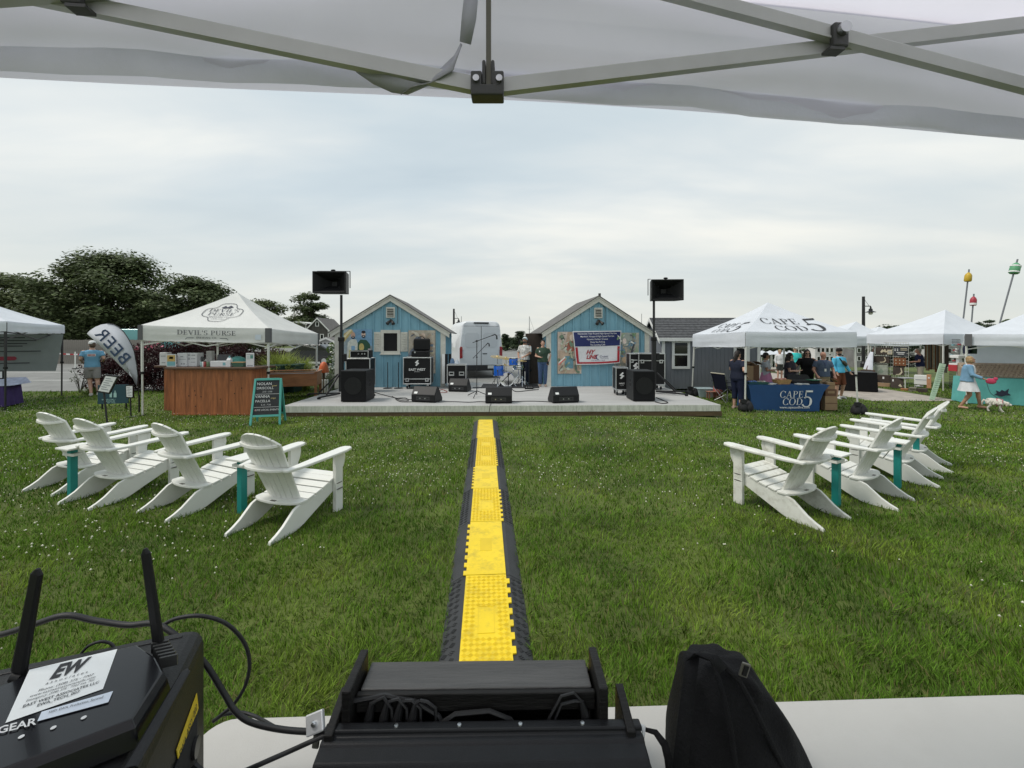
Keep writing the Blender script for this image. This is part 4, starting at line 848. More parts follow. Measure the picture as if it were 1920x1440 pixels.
tree('dark background tree filling behind the beer flag', tl(120, 52), 7.4, 13, 6, LF, 40, .4, 340, .3, .02, TG)
tree('dark background tree low behind the brewery tent roof', tl(300, 50), 7.0, 12, 7, LF, 40, .4, 340, .3, .02, TG)
tree('dark background tree low behind the thin bare-twigged tree', tl(430, 52), 5.6, 9, 8, LF, 30, .38, 320, .25, .02, TG)
tree('dark background tree at the far end behind the purple table', tl(-70, 50), 8, 12, 9, LF, 40, .4, 340, .3, .02, TG)
for i, (x, tp, D, wd, lab) in enumerate(((948, 626, 60, 2.6, 'small dark pine behind the cymbals'), (975, 621, 62, 3.0, 'bushy dark pine behind the drummer'), (960, 634, 66, 4, 'low dark pine between the two pines behind the drums'))):
    zt = H + (632 - tp) * D / F; tree(lab, tl(x, D), zt + .12, wd, 20 + i, LFP, 22, .2, 200, .1, .05, 'small pines behind the drums', name='pine_tree', shape=lambda v: 1 - .75 * v)
for i, (x, tp, D, wd, lab) in enumerate(((1665, 607, 70, 7, 'dark tree rising behind the sign stall roof, by the lamp post'), (1690, 604, 72, 7, 'dark tree touching the sign stall roof slope'), (1855, 595, 60, 5.5, 'dark tree between red and green buoys'), (1897, 589, 56, 3.6, 'pale leafy tree beneath the green buoy'), (1428, 640, 48, 6, 'dark tree seen under the bank tent roof beside the grey shed'), (1470, 643, 52, 6, 'dark tree seen under the bank tent roof above the bald man'))):
    zb = gz((x - CX) * D / F, D); zt = H + (632 - tp) * D / F; tree(lab, tl(x, D), zt - zb, wd, 30 + i, LFG if 'pale' in lab else LFP, 24, .3, 260, .15, .2, 'trees across the harbour', name='broadleaf_tree')
# burgundy hedge of separate bushes
r = random.Random(5)
for i in range(6):
    x = 205 + i * 56; D = 15.3 + .12 * i; hh = (1.45, 1.8, 1.95, 1.95, 1.9, 1.8)[i]; t = thing('burgundy_bush', ['', 'burgundy bush behind the beer flag and its pole', 'burgundy bush with pink roses behind the counter boxes', 'burgundy bush behind the middle of the wooden bar', 'burgundy bush behind the register on the bar', 'burgundy bush beside the lime green grass clump'][i] or 'lower burgundy bush at the hedge end beside the man in blue', 'bush', tl(x, D), group='burgundy hedge bushes')
    cl = [((r.uniform(-.6, .6), r.uniform(-.4, .5), r.uniform(.05, .92) * hh * .95), (.42, .38, .30), 330) for _ in range(20)]
    crown_obj(cl, .075, 60 + i, LFR, t, 'foliage', .3)
    b = MB()
    for k in range(5): b.tube([(r.uniform(-.15, .15), 0, -.03), (r.uniform(-.4, .4), r.uniform(-.2, .2), hh * .7)], [.025, .008], 5)
    b.build('stems', BARK, t)
tag(np_mesh('hedge_roses', *leaves([((tl(292, 14.9)[0], 14.75, 1.55), (.35, .15, .16), 26), ((tl(262, 14.9)[0], 14.8, 1.5), (.25, .12, .14), 12)], .07, 3, .2, 1.0), M('rose_pink', (.45, .10, .16), .6)), 'pink roses among the burgundy hedge leaves', 'flowers', kind='stuff')
# thin twiggy bush by the man
t = thing('twiggy_bush', 'sparse twiggy bush in front of the walking man in blue', 'bush', tl(150, 14.9)); b = MB(); cl = []
for k in range(14):
    a = r.uniform(0, 6.28); e_ = Vector((math.cos(a) * r.uniform(.2, .5) + .1, math.sin(a) * .25, r.uniform(.4, 1.15))); b.tube([(0, 0, 0), e_ * .5 + Vector((0, 0, .12)), e_], [.012, .008, .003], 4); cl.append((tuple(e_ * .9), (.14, .14, .12), 16))
b.build('twigs', BARK, t); crown_obj(cl, .05, 77, LF, t, 'foliage', .3)
# ornamental grass fountain and low tufts
def fountain(label, loc, h, rad, n, seed, mat, wid=.016, name='ornamental_grass'):
    r_ = random.Random(seed); t = thing(name, label, 'plant', loc, group='ornamental grasses by the stage'); V = []; T_ = []
    for k in range(n):
        a = r_.uniform(0, 6.28); b0 = Vector((r_.gauss(0, .12), r_.gauss(0, .12), 0)); L = h * r_.uniform(.7, 1.15); o_ = rad * r_.uniform(.4, 1.1); w2 = Vector((-math.sin(a), math.cos(a), 0)) * wid / 2; base = len(V)
        for j in range(5):
            u = j / 4; p = b0 + Vector((math.cos(a), math.sin(a), 0)) * o_ * u ** 1.6 + Vector((0, 0, L * (1.25 * u - .62 * u * u * (o_ / rad + .3)))); ww = w2 * (1 - .9 * u); V += [p - ww, p + ww]
        for j in range(4): q = base + 2 * j; T_ += [(q, q + 1, q + 3), (q, q + 3, q + 2)]
    o = np_mesh('blades', np.array([tuple(p) for p in V]), np.array(T_), mat); o.parent = t; return t
LGR = leafmat('grass_lime', (.27, .33, .07), .3)
fountain('big arching lime green grass clump behind the green bins', tl(525, 15.2), 1.75, 1.2, 1500, 1, LGR, .034); fountain('arching lime green grass clump beside the planter', tl(562, 15.8), 1.5, 1.0, 1000, 2, LGR, .034)
fountain('grey green grass tuft behind the orange marker', tl(612, 15.6), 1.0, .5, 260, 3, leafmat('grass_sage', (.17, .20, .12)), .016); fountain('grey green grass tuft at the corner of the blue shed', tl(630, 15.2), .95, .45, 240, 4, leafmat('grass_sage', (.17, .20, .12)), .016)
fountain('rough green weed tuft at the car park edge', tl(176, 14.7), .35, .5, 260, 5, LFG, .016)
t = thing('hydrangea_bush', 'white flowering bush beside the blue shed corner', 'bush', tl(627, 16.2)); crown_obj([((0, 0, z), (.28, .3, .25), 240) for z in (.3, .7, 1.1, 1.5)], .10, 81, LFG, t, 'foliage', .3); crown_obj([((.05, -.2, z), (.2, .1, .16), 46) for z in (.8, 1.1, 1.4, 1.65)], .09, 82, M('petal_white', (.66, .66, .58), .7), t, 'blossoms', .2)
# ================================================================== stage gear
def DK(x, y): return PZ(x, y, ZD)
CASE = M('case_black', (.009, .009, .010), .5, var=.1, scale=12, spec=.25); ALU = M('case_alloy', (.62, .63, .64), .35, metal=.9, var=.1, scale=10); LABW = M('label_white', (.75, .75, .74), .6)
GRILLE = M('grille_black', (.007, .007, .008), .7, var=.25, scale=160, spec=.2)
def crate_edges(t, w_, d, z0, z1, par=None):
    for x in (-w_ / 2, w_ / 2):
        for y in (0, d):
            b = MB(); b.box((x, y, (z0 + z1) / 2), (.028, .028, z1 - z0 - .03)); b.build('edge_trim', ALU, par or t, bevel=.004, seg=1)
    for z in (z0, z1):
        for y in (0, d): b = MB(); b.box((0, y, z), (w_ + .03, .03, .03)); b.build('edge_trim', ALU, par or t, bevel=.004, seg=1)
        for x in (-w_ / 2, w_ / 2): b = MB(); b.box((x, d / 2, z), (.03, d - .031, .03)); b.build('edge_trim', ALU, par or t, bevel=.004, seg=1)
def s_logo(b, x, y, z, s):
    for sg in (1, -1): b.prism([(x + sg * p[0] * s, z + sg * p[1] * s) for p in ((-.35, .05), (.10, .50), (.28, .36), (-.02, .10), (.12, -.06), (-.02, -.18), (-.35, .05))[:-1]], .002, (0, y, 0), (1, 0, 0), (0, 0, 1))
def road_case(label, loc, w_, d, z1, rz=0, casters=True, text=None, handles=0, logo=False, band=None):
    z0 = .17 if casters else .015
    t = thing('road_case', label, 'road case', loc, rz, group='black road cases with metal edges')
    b = MB(); b.bb((-w_ / 2, 0, z0), (w_ / 2, d, z1)); b.build('case_body', CASE, t); crate_edges(t, w_, d, z0, z1)
    if casters:
        for x in (-w_ * .38, w_ * .38):
            for y in (.08, d - .08):
                b = MB(); b.lathe([(0, -.02), (.05, -.02), (.06, 0), (.05, .02), (0, .02)], (x, y, .062), 16, 'x'); c_ = b.build('caster', BLACK, t); b = MB(); b.box((x, y, .13), (.06, .06, .06)); b.build('caster_fork', STEEL, c_)
    if band:
        b = MB(); b.bb((-w_ / 2 + .015, -.006, band - .014), (w_ / 2 - .015, -.001, band + .014)); b.build('lid_band', ALU, t)
        for x in (-w_ * .36, w_ * .36):
            b = MB(); b.box((x, -.008, band - .03), (.11, .012, .11)); lt = b.build('latch', ALU, t, bevel=.004); b = MB(); b.box((x, -.016, band - .03), (.05, .008, .05)); b.build('latch_dish', CASE, lt)
    for k in range(handles):
        x = (k - (handles - 1) / 2) * w_ * .55; b = MB(); b.box((x, -.004, (z0 + z1) / 2 + .02), (.17, .008, .13)); hd = b.build('handle_plate', ALU, t, bevel=.003); b = MB(); b.bb((x - .06, -.011, (z0 + z1) / 2 - .0), (x + .06, -.0085, (z0 + z1) / 2 + .06)); b.build('handle_dish', CASE, hd)
    if logo:
        b = MB(); s_logo(b, 0, -.004, z1 - (.17 if text and text[1] > .1 else .22 if text else .40), .20 if text else .26); b.build('logo_mark', LABW, t)
    if text:
        b = MB(); b.text(text[0], text[1], (0, -.004, text[2]), bold=.02); b.build('lettering', LABW, t); b = MB(); b.text('ASSOCIATES', text[1] * .32, (0, -.004, text[2] - .045)); b.build('lettering', LABW, t)
    return t
def pzD(x, D): return ((x - CX) * D / F, D, ZD)
road_case('black road case lettered EAST WEST in front of the blue shed', pzD(782, 13.85), .88, .5, 1.02, R(2), text=('EAST WEST', .105, .60), logo=True, band=.33)
t = thing('hard_case', 'open black hard case standing on the lettered road case', 'hard case', Vector(pzD(786, 13.85)) + Vector((0, .1, 1.04)), R(2))
b = MB(); b.bb((-.28, 0, .002), (.28, .36, .19)); b.build('case_base', CASE, t, bevel=.025)
b = MB(); b.bb((-.275, .30, .195), (.275, .43, .60)); b.build('case_lid', CASE, t, bevel=.05)
for x in (-.16, .16): b = MB(); b.box((x, -.008, .15), (.05, .018, .05)); b.build('latch', STEEL if x < 0 else CASE, t, bevel=.006)
b = MB(); b.tube([(-.1, .36, .61), (-.1, .36, .65), (.02, .36, .66), (.1, .36, .61)], .014, 8); b.build('handle', CASE, t)
road_case('black road case with two butterfly handles beside the white van', pzD(856, 13.9), .60, .5, .78, R(3), handles=2)
road_case('black rack case behind the subwoofer by the beer tent end of the stage', pzD(671, 13.0), .72, .55, 1.03, R(2))
t = thing('amplifier', 'silver framed amplifier on the rack case near the painted smiling figures', 'amplifier', Vector(pzD(673, 13.0)) + Vector((0, .03, 1.05)), R(2)); b = MB(); b.bb((-.29, 0, .002), (.29, .42, .23)); b.build('housing', CASE, t, bevel=.012); b = MB()
for q in (((-.28, -.012, .005), (.28, -.001, .025)), ((-.28, -.012, .205), (.28, -.001, .225)), ((-.28, -.012, .026), (-.26, -.001, .204)), ((.26, -.012, .026), (.28, -.001, .204))): b.bb(*q)
b.build('face_frame', ALU, t)
for x in (-.02, .09, .17): b = MB(); b.lathe([(0, -.03), (.022, -.03), (.022, 0), (0, 0)], (x, -.001, .13), 12, 'y'); b.build('dial', STEEL, t)
b = MB(); b.bb((-.06, -.004, -.12), (.09, -.001, -.05)); b.build('paper_label', LABW, t)
road_case('tall black road case against the grey shed corner', pzD(1222, 13.6), .82, .55, 1.16, R(-2), casters=True, handles=0, band=.94); 
road_case('black road case with white flame mark between blue shed and tall case', pzD(1192, 13.7), .36, .5, 1.15, R(-2), logo=True, band=.95)
road_case('low black wheeled road case with white mark beside the subwoofer', pzD(1166, 12.3), .33, .55, .80, R(-4), logo=True, text=('WEST', .06, .33))
b = MB()
# tall horn speakers on crank stands
def pa_speaker(label, c, yaw, sgn, pitch=0):
    t = thing('horn_loudspeaker', label, 'loudspeaker', c, yaw, group='horn loudspeakers on tall stands'); w2, h2 = .47, .31
    b = MB(); fr = [(-w2, 0, -h2), (w2, 0, -h2), (w2, 0, h2), (-w2, 0, h2)]; inn = [(-w2 + .035, -.002, -h2 + .035), (w2 - .035, -.002, -h2 + .035), (w2 - .035, -.002, h2 - .035), (-w2 + .035, -.002, h2 - .035)]
    mid = [(-.22, .26, -.12), (.22, .26, -.12), (.22, .26, .12), (-.22, .26, .12)]; thr = [(-.07, .42, -.07), (.07, .42, -.07), (.07, .42, .07), (-.07, .42, .07)]; bk = [(-w2 * .8, .52, -h2 * .95), (w2 * .8, .52, -h2 * .95), (w2 * .8, .52, h2 * .95), (-w2 * .8, .52, h2 * .95)]
    vs = fr + inn + mid + thr + bk; fs = []
    for a, c_ in ((0, 4), (4, 8), (8, 12)):
        for k in range(4): fs.append((a + k, a + (k + 1) % 4, c_ + (k + 1) % 4, c_ + k))
    fs.append((12, 13, 14, 15))
    for k in range(4): fs.append((k, 16 + k, 16 + (k + 1) % 4, (k + 1) % 4))
    fs.append((19, 18, 17, 16)); b.add([Vector(p) for p in vs], fs); b.build('cabinet', BLACK, t, bevel=.008)
    for x, z in ((-.2, -.13), (.2, -.13), (.2, .13), (-.2, .13)): b = MB(); b.lathe([(0, -.01), (.03, -.01), (.03, .03), (0, .03)], (x, .24, z), 10, 'y'); b.build('port', GRILLE, t)
    b = MB(); s_ = sgn
    b.beam((-w2 * .9, .25, h2 + .035), (s_ * (w2 + .03), .25, h2 + .035), .05, .012); b.beam((s_ * (w2 + .03), .25, h2 + .04), (s_ * (w2 + .03), .25, -h2 * .45), .012, .05, (0, 1, 0)); b.build('yoke_bracket', BLACKM, t)
    b = MB(); b.ell((.02, .25, h2 + .06), (.07, .04, .03)); b.build('yoke_knob', BLACK, t); return t
def crank_stand(label, base, ztop, legs, pole_x=0):
    t = thing('speaker_stand', label, 'speaker stand', base, group='tall speaker stands'); hz_ = ztop - base.z
    b = MB(); b.beam((0, 0, .12), (.0, 0, 1.66), .115, .115, (0, 1, 0)); b.build('mast', BLACKM, t, bevel=.01)
    b = MB(); b.tube([(0, 0, 1.5), (.0, 0, hz_)], .036, 12); b.build('inner_pole', BLACKM, t, smooth=True)
    b = MB(); b.box((0, 0, 1.63), (.15, .15, .12)); b.build('collar', BLACK, t, bevel=.02)
    b = MB(); b.box((.11, -.02, 1.10), (.09, .10, .22)); b.build('winch', BLACK, t, bevel=.02)
    for (x, y) in legs:
        p = Vector((x, y, .05)); b = MB(); b.beam((p.x * .06, p.y * .06, .075), p, .045, .045); lg = b.build('outrigger', BLACKM, t, bevel=.006); b = MB(); b.beam((p.x * .1, p.y * .1, .62), (p.x * .68, p.y * .68, .09), .03, .04); b.build('brace', BLACKM, lg); b = MB(); b.box((p.x, p.y, .03), (.07, .07, .05)); b.build('foot', BLACK, lg)
    return t
bl = DK(640, 742); crank_stand('black crank stand carrying the horn loudspeaker at the beer tent end of the stage', bl, 3.06, [(-.95, .02), (-.32, -.72), (.95, -.05), (.3, .6)])
pa_speaker('black horn loudspeaker high on the stand at the beer tent end', P(624, 531, bl.y) + Vector((0, -.25, 0)), R(2), 1)
br = DK(1226, 738); crank_stand('black crank stand carrying the horn loudspeaker at the bank tent end of the stage', br, 2.94, [(-.95, -.10), (.75, -.55), (1.02, .1), (-.2, .6)])
pa_speaker('black horn loudspeaker high on the stand at the bank tent end', P(1246, 545, br.y) + Vector((0, -.25, 0)), R(-3), -1)
def sub(label, c, rz, w_=.62, h=.80, d=.72):
    t = thing('subwoofer', label, 'subwoofer', c, rz, group='black subwoofers on the stage')
    b = MB(); b.bb((-w_ / 2, .02, .012), (w_ / 2, d, h)); b.build('cabinet', BLACK, t, bevel=.012)
    b = MB(); b.bb((-w_ / 2 + .015, .0, .03), (w_ / 2 - .015, .018, h - .018)); g = b.build('grille', GRILLE, t, bevel=.006)
    b = MB(); b.lathe([(.205, -.006), (.225, -.006), (.225, .0), (.205, .0)], (.0, .0, h * .52), 28, 'y'); b.build('cone_ring', BLACK, g)
    for sg in (-1, 1):
        for dz in (0, .11): b = MB(); b.bb((sg * (w_ / 2 + .002), d * .34, h * .62 - dz), (sg * (w_ / 2 - .01), d * .52, h * .62 - dz + .07)); b.build('handle_recess', DARKIN, t)
    return t
cl_ = DK(662, 754.4); sub('black subwoofer in front of the crank stand at the beer tent end', cl_, 0, .655, .82); cr_ = DK(1208.5, 753.3); sub('black subwoofer in front of the crank stand at the bank tent end', cr_, 0, .575, .80)
def wedge(label, c, rz, w_):
    t = thing('floor_monitor', label, 'monitor speaker', c, rz, group='wedge floor monitors'); prof = [(0, .04), (0, .20), (.16, .40), (.23, .40), (.50, .07), (.48, 0), (.06, 0)]
    b = MB(); b.prism(prof, w_, (-w_ / 2, 0, 0), (0, 1, 0), (0, 0, 1)); b.build('cabinet', BLACK, t, bevel=.012)
    b = MB(); b.hexa([(-w_ / 2 + .03, .250, .384), (w_ / 2 - .03, .250, .384), (w_ / 2 - .03, .488, .094), (-w_ / 2 + .03, .488, .094), (-w_ / 2 + .03, .259, .392), (w_ / 2 - .03, .259, .392), (w_ / 2 - .03, .497, .102), (-w_ / 2 + .03, .497, .102)]); b.build('grille', GRILLE, t)
    b = MB(); b.bb((-.19, -.004, .06), (.19, -.001, .16)); pn = b.build('connector_panel', M('panel_grey', (.03, .03, .032), .4), t)
    for k in range(5): b = MB(); b.lathe([(0, -.012), (.014, -.012), (.014, 0), (0, 0)], (-.15 + k * .07, -.0045, .11), 8, 'y'); b.build('socket', STEEL if k % 2 else BLACK, pn)
    b = MB(); d = Vector((0, .16, .20)).normalized(); o_ = Vector((-w_ * .40, .02, .225)) + Vector((0, -.78, .62)) * .003; b.quad(o_, o_ + Vector((.09, 0, 0)), o_ + Vector((.09, 0, 0)) + d * .06, o_ + d * .06); b.build('asset_label', LABW, t)
    return t
for x, y, rz, w_, lab in ((793, 755, -14, .66, 'black wedge monitor nearest the EAST WEST road case'), (858, 735, -10, .60, 'black wedge monitor before the butterfly handled road case'), (935, 757, 0, .68, 'black wedge monitor beside the microphone stand'), (1062, 756, 12, .70, 'black wedge monitor before the bannered shed')): wedge(lab, DK(x, y), R(rz), w_)
# microphone stands
def mic_stand(label, c, zpole, boom0, boom1, tripod=True):
    t = thing('microphone_stand', label, 'microphone stand', c, group='microphone stands'); b = MB(); b.tube([(0, 0, .05), (0, 0, zpole)], .011, 8); b.build('pole', BLACKM, t)
    if tripod:
        for a in (20, 140, 260): b = MB(); b.tube([(0, 0, .17), (.36 * math.cos(R(a)), .36 * math.sin(R(a)), .015)], .012, 6); b.build('tripod_leg', BLACKM, t)
    else: b = MB(); b.lathe([(0, 0), (.14, 0), (.14, .02), (.03, .035), (0, .035)], (0, 0, .001), 24); b.build('round_base', BLACKM, t)
    b = MB(); b.tube([boom0, boom1], .010, 8); bo_ = b.build('boom_arm', BLACKM, t); d = (Vector(boom1) - Vector(boom0)).normalized(); b = MB(); p = Vector(boom1); b.tube([p, p + d * .10, p + d * .15 + Vector((0, 0, -.06)), p + d * .16 + Vector((0, 0, -.16))], [.014, .016, .02, .022], 8); b.build('microphone', BLACK, bo_)
    b = MB(); b.ell((0, 0, zpole), (.03, .03, .03)); b.build('clutch', BLACK, t)
c = DK(894, 744); mic_stand('boom microphone stand on a tripod beside the centre wedge', c, 1.58, (-.12, 0, 1.53), (.42, .05, 1.73))
c = DK(894, 727); mic_stand('short boom microphone stand with round base before the van bumper', c, 1.02, (-.13, 0, .98), (.30, .05, 1.42), False)
c = DK(953, 724); mic_stand('low boom microphone stand before the bass drum', c + Vector((0, -.25, 0)), .42, (.12, 0, .50), (-.16, .1, .22), False)
c = DK(992, 728); mic_stand('straight microphone stand beside the drummer', c, 1.45, (-.02, 0, 1.45), (-.22, .2, 1.56), False)
for x, lab in ((727, 'thin upright stand under the shuttered window, nearer its smiling figures panel'), (747, 'thin upright stand under the shuttered window, nearer the EAST WEST case')):
    t = thing('upright_stand', lab, 'stand', Vector(pzD(x, 14.05)), group='thin stands by the shed wall'); b = MB(); b.tube([(0, 0, .01), (0, 0, .86)], .013, 8); b.build('pole', BLACKM, t); b = MB(); b.lathe([(0, 0), (.15, 0), (.15, .016), (0, .02)], (0, 0, .001), 20); b.build('round_base', BLACKM, t)
# drum kit: each drum a thing
DBL = M('drum_blue', S(20, 92, 190), .25, var=.25, scale=30, coat=.6); HEADW = M('drum_head', (.72, .72, .70), .5); CHR = M('chrome', (.75, .75, .76), .12, metal=1); BRASS = M('cymbal_brass', (.45, .32, .13), .3, metal=1, var=.15, scale=20)
o = tag(MB().bb((-.95, 0, .002), (1.0, 1.3, .012)).build('drum_rug', M('rug_black', (.02, .02, .022), .95, var=.4, scale=9, bump=.4)), 'black rug under the drum kit', 'rug'); o.location = DK(955, 728); o.location.y += 0
def drum(name, label, c, r_, dep, axis, legs=(), col=DBL):
    t = thing(name, label, 'drum', c, group='blue drums')
    ax = 'y' if axis == 'y' else 'z'
    b = MB(); b.lathe([(r_ * .98, -dep / 2), (r_, -dep / 2 + .01), (r_, dep / 2 - .01), (r_ * .98, dep / 2)], (0, 0, 0), 32, ax); sh = b.build('shell', col, t, smooth=True)
    for q in (-1, 1):
        b = MB(); b.lathe([(r_ * .93, q * dep / 2 - .008), (r_ + .012, q * dep / 2 - .014), (r_ + .012, q * dep / 2 + .014), (r_ * .93, q * dep / 2 + .012)], (0, 0, 0), 32, ax); b.build('hoop', CHR, t, smooth=True)
        b = MB(); b.lathe([(0, q * (dep / 2 + .006) - .001), (r_ * .94, q * (dep / 2 + .006) - .001), (r_ * .94, q * (dep / 2 + .006) + .001), (0, q * (dep / 2 + .006) + .001)], (0, 0, 0), 32, ax); b.build('drum_head', HEADW, t)
    for k in range(6):
        a = 2 * math.pi * k / 6 + .3; x, z = (r_ + .012) * math.cos(a), (r_ + .012) * math.sin(a); b = MB(); b.box((x, 0, z) if axis == 'y' else (x, z, 0), (.022, .06, .022) if axis == 'y' else (.022, .022, .06)); b.build('lug', CHR, t)
    for a, e_ in legs: b = MB(); b.tube([a, e_], .010, 6); b.build('leg', CHR, t)
    return t
kd = 14.55; kx = lambda x: (x - CX) * kd / F
drum('bass_drum', 'white headed bass drum with blue shell', (kx(950.5), kd + .2, ZD + .24), .225, .38, 'y', [((-.2, -.1, -.1), (-.32, -.2, -.23)), ((.2, -.1, -.1), (.32, -.2, -.23))])
ft = P(935, 694.5, kd); drum('floor_tom', 'blue floor tom standing beside the bass drum', ft, .17, .36, 'z', [((.175 * math.cos(a), .175 * math.sin(a), .05), (.19 * math.cos(a), .19 * math.sin(a), ZD - ft.z + .012)) for a in (.4, 2.5, 4.6)])
rt = P(962.5, 678, kd); drum('rack_tom', 'small blue tom mounted above the bass drum', rt, .15, .24, 'z', [((0, .0, -.12), (0, .1, -.34))])
sn = P(972, 688, kd + .5); drum('snare_drum', 'chrome snare drum near the drummer', sn, .17, .14, 'z', [((0, 0, -.07), (0, 0, -.30)), ((0, 0, -.3), (.25, -.2, ZD - sn.z + .02)), ((0, 0, -.3), (-.25, -.15, ZD - sn.z + .02)), ((0, 0, -.3), (0, .3, ZD - sn.z + .02))], CHR)
def cymbal(label, x, y, D, r_, tilt):
    c = P(x, y, D); t = thing('cymbal', label, 'cymbal', (c.x, c.y, ZD), group='brass cymbals on stands'); z = c.z - ZD
    o = MB().lathe([(0, .03), (.03, .028), (.045, .012), (r_, -.012), (r_, -.015), (.04, .008), (0, .02)], (0, 0, 0), 32).build('disc', BRASS, t, smooth=True); o.location = (0, 0, z); o.rotation_euler = (R(tilt), R(tilt * .6), 0)
    b = MB(); b.tube([(0, 0, .25), (0, 0, z + .06)], .011, 6); b.build('stand', CHR, t)
    for a in (30, 150, 270): b = MB(); b.tube([(0, 0, .35), (.27 * math.cos(R(a)), .27 * math.sin(R(a)), .01)], .010, 5); b.build('tripod_leg', CHR, t)
cymbal('large brass cymbal over the floor tom', 933, 668.5, kd + .15, .25, 10); cymbal('brass cymbal over the small blue tom', 949, 671, kd + .6, .22, 12); cymbal('small brass cymbal beside the drummer', 979, 676, kd + .1, .17, 6); cymbal('low brass cymbal behind the bass drum', 946, 684, kd + .75, .18, 4)
t = thing('drum_throne', 'black round drum stool behind the drums', 'stool', P(988, 714, kd + .9).xy.to_3d() + Vector((0, 0, ZD))); b = MB(); b.lathe([(0, .46), (.16, .46), (.17, .50), (.15, .54), (0, .55)], (0, 0, 0), 24); b.build('seat', BLACK, t, smooth=True); b = MB(); b.tube([(0, 0, .05), (0, 0, .46)], .02, 8); b.build('post', CHR, t)
# picture frames and bags leaning by the van
t = thing('leaning_boards', 'black and white boards leaning at the blue shed side', 'boards', Vector(pzD(838, 14.3)), R(8)); 
for k, (cx_, m_) in enumerate(((-.12, LABW), (-.02, CASE), (.10, CASE))):
    b = MB(); b.box((cx_, .1 + .03 * k, .62), (.10, .025, 1.0), Matrix.Rotation(R(-8), 3, 'X')); b.build('board', m_, t)
t = thing('tarp_bundle', 'blue and white bundle behind the butterfly handled case', 'bundle', Vector(pzD(852, 14.55)))
for k, (x, z, m_) in enumerate(((-.08, .9, M('tarp_blue', (.10, .18, .30), .6, bump=.4, bscale=9)), (.08, .85, M('tarp_pale', (.55, .60, .66), .6, bump=.4, bscale=9)))):
    b = MB(); b.ell((x, 0, z * .55), (.13, .12, z * .55), 14, 10); o = b.build('roll', m_, t, smooth=True)
# cables on the deck
CAB = M('cable_rubber', (.012, .012, .013), .55)
def cable(name, label, pts, r_=.010, group='cables on the stage deck'):
    # Catmull-Rom through the points
    P_ = [Vector(p) for p in pts]; out = []
    for i in range(len(P_) - 1):
        p0, p1, p2, p3 = P_[max(i - 1, 0)], P_[i], P_[i + 1], P_[min(i + 2, len(P_) - 1)]
        for k in range(8):
            t = k / 8; out.append(.5 * ((2 * p1) + (p2 - p0) * t + (2 * p0 - 5 * p1 + 4 * p2 - p3) * t * t + (3 * p1 - p0 - 3 * p2 + p3) * t ** 3))
    out.append(P_[-1]); b = MB(); b.tube(out, r_, 6); return tag(b.build(name, CAB, smooth=True, auto=0), label, 'cable', group)
zc = Vector((0, 0, .013))
def dk(*pp): return [DK(x, y) + zc for x, y in pp]
cable('stage_cable', 'black cable from the rack case to the wedge by the EAST WEST case', dk((697, 735), (715, 740), (738, 746), (756, 749), (775, 750)))
cable('stage_cable', 'black cable along the stage front between the wedges', dk((821, 754.5), (850, 754), (880, 755), (905, 754), (935, 757), (960, 754), (1000, 753), (1040, 755)))
cable('stage_cable', 'black coiled cable beside the EAST WEST wedge', dk((735, 744), (750, 751), (765, 752), (760, 747), (742, 748), (752, 754), (778, 754)))
cable('stage_cable', 'black cable trailing from the drum rug to the centre wedge', dk((960, 730), (968, 735), (990, 733), (1010, 731)), .012)
cable('stage_cable', 'black cable from the subwoofer at the bank tent end', dk((1230, 746), (1245, 752), (1252, 756), (1240, 757), (1228, 754)), .012)
cable('stage_cable', 'dark cable hanging over the stage front edge to the ramp', [DK(921, 758) + zc, DK(919, 760.5) + zc, P(918.5, 762, 10.42), P(917, 772, 10.41), P(913, 779, 10.40)], .007)
CABR = M('cable_red', (.25, .03, .03), .5)
o = cable('stage_cable', 'red and black cable coil beside the butterfly handled case', dk((822, 734), (828, 731), (835, 733), (838, 736), (828, 737), (820, 736)), .009); o.data.materials[0] = CABR
t = thing('stage_box', 'small black cable box on the deck beside the drum rug', 'box', DK(992, 730)); b = MB(); b.bb((-.14, 0, .002), (.14, .2, .13)); b.build('housing', BLACK, t, bevel=.01)
for k in range(4): b = MB(); b.lathe([(0, -.01), (.016, -.01), (.016, 0), (0, 0)], (-.09 + k * .06, 0, .07), 8, 'y'); b.build('socket', STEEL, t)
